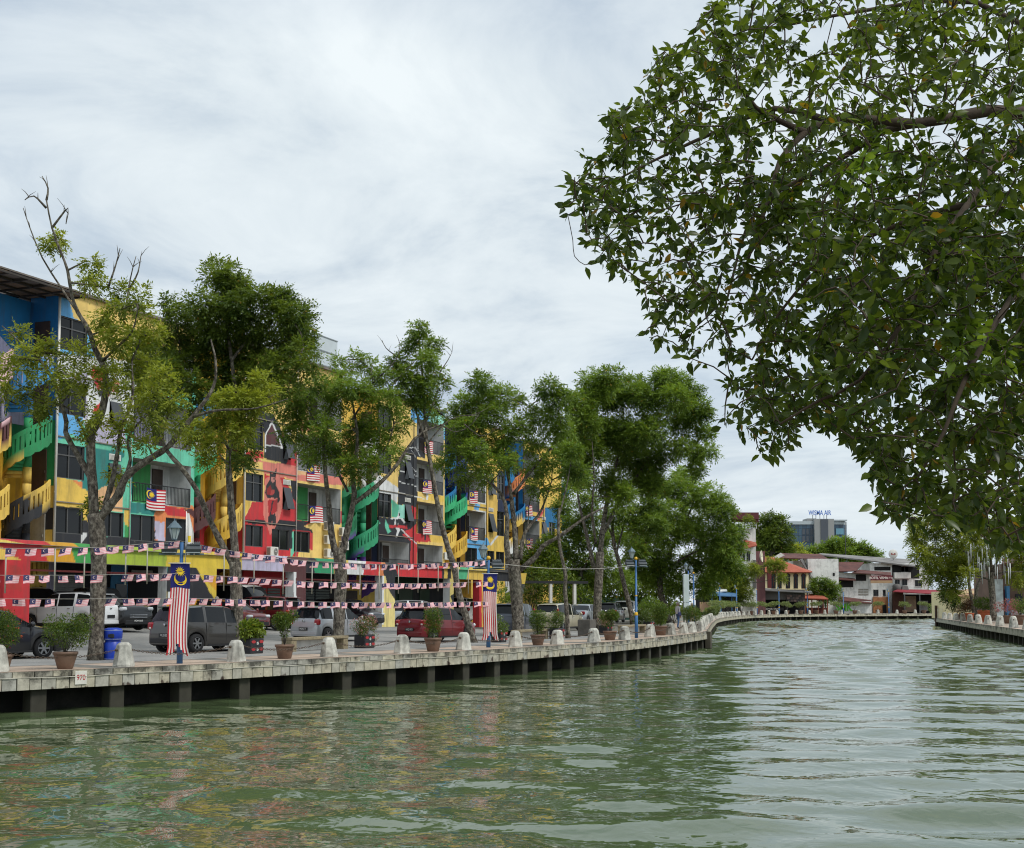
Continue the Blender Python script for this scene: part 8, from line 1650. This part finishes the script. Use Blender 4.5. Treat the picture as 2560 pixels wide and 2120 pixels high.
potted(onZ(2425, 1553), 'terracotta pot with dark red shrub left of the thick trunk', 'spread', .35, .45, .8, m_terra, fh=1.2, fw=.8, n=700, lf=.16, mat_=leaf_mat('dark_red_leaf', (.06, .03, .02), (.16, .08, .05)), group='pots on the opposite bank')
potted(onZ(2463, 1556), 'large terracotta pot with green shrub beside the thick trunk', 'round', .5, .65, 1.1, m_terra, fh=1.1, fw=.95, n=800, lf=.17, group='pots on the opposite bank')
potted(onZ(2524, 1559), 'brown pot of pink bougainvillea on the opposite bank', 'spread', .4, .5, .7, m_clay, fh=1.2, fw=1.0, n=700, lf=.15, mat_=leaf_mat('magenta_bract', (.16, .10, .05), (.55, .16, .26)), group='pots on the opposite bank')
potted(onZ(2551, 1562), 'brown pot with green shrub at the picture edge on the opposite bank', 'spread', .4, .5, .8, m_clay, fh=1.2, fw=.9, n=600, lf=.15, group='pots on the opposite bank')
potted(onZ(2402, 1550), 'dark pot with bronze shrub near the railing on the opposite bank', 'spread', .4, .5, .6, m_clay, fh=1.1, fw=1.1, n=700, lf=.16, mat_=leaf_mat('bronze_leaf', (.06, .05, .02), (.17, .11, .05)), group='pots on the opposite bank')
potted(onZ(2345, 1541.5), 'white flowering shrub at the tip of the opposite bank', 'spread', .4, .5, .5, m_clay, fh=1.3, fw=1.2, n=700, lf=.17, mat_=m_palebush, group='pots on the opposite bank')
h11 = house(2520, 128, 'opposite bank cafe with blue and white painted columns', name='cafe', group='houses on the opposite bank'); Y = 128
hb(h11, 2508, 2640, 1410, 1560, Y + 3, 8, M('cafe_wall', (120, 96, 84), .85, .25, .6, streak=.5), 'wall'); hb(h11, 2487, 2507, 1448, 1560, Y, 1.2, M('mural_column', (196, 204, 204), .7, .35, 1.6), 'mural_column'); hb(h11, 2519, 2524, 1465, 1560, Y, .6, M('cafe_blue', (70, 130, 176), .6, .2), 'blue_column'); hb(h11, 2509, 2518, 1474, 1520, Y + .5, .1, M('dark_red_mural', (110, 56, 60), .8, .4, 2), 'mural_panel'); hquad(h11, [(2505, 1408, -2), (2640, 1400, -2), (2640, 1388, 4), (2505, 1396, 4)], Y, m_rust, 'roof'); hb(h11, 2540, 2556, 1485, 1520, Y + 2.9, .2, m_glass, 'window'); hb(h11, 2530, 2560, 1525, 1556, Y + 1, .3, M('pale_panel', (190, 200, 200), .7, .1), 'pale_panel')
h12 = house(2420, 150, 'cream building half hidden behind the opposite bank trees', group='houses on the opposite bank'); hb(h12, 2385, 2480, 1478, 1548, 152, 8, m_cream, 'wall'); hquad(h12, [(2380, 1492, -1), (2480, 1478, -1), (2480, 1466, 5), (2390, 1476, 5)], 152, m_tan, 'roof'); hb(h12, 2430, 2442, 1500, 1530, 151.9, .2, m_dark, 'opening')
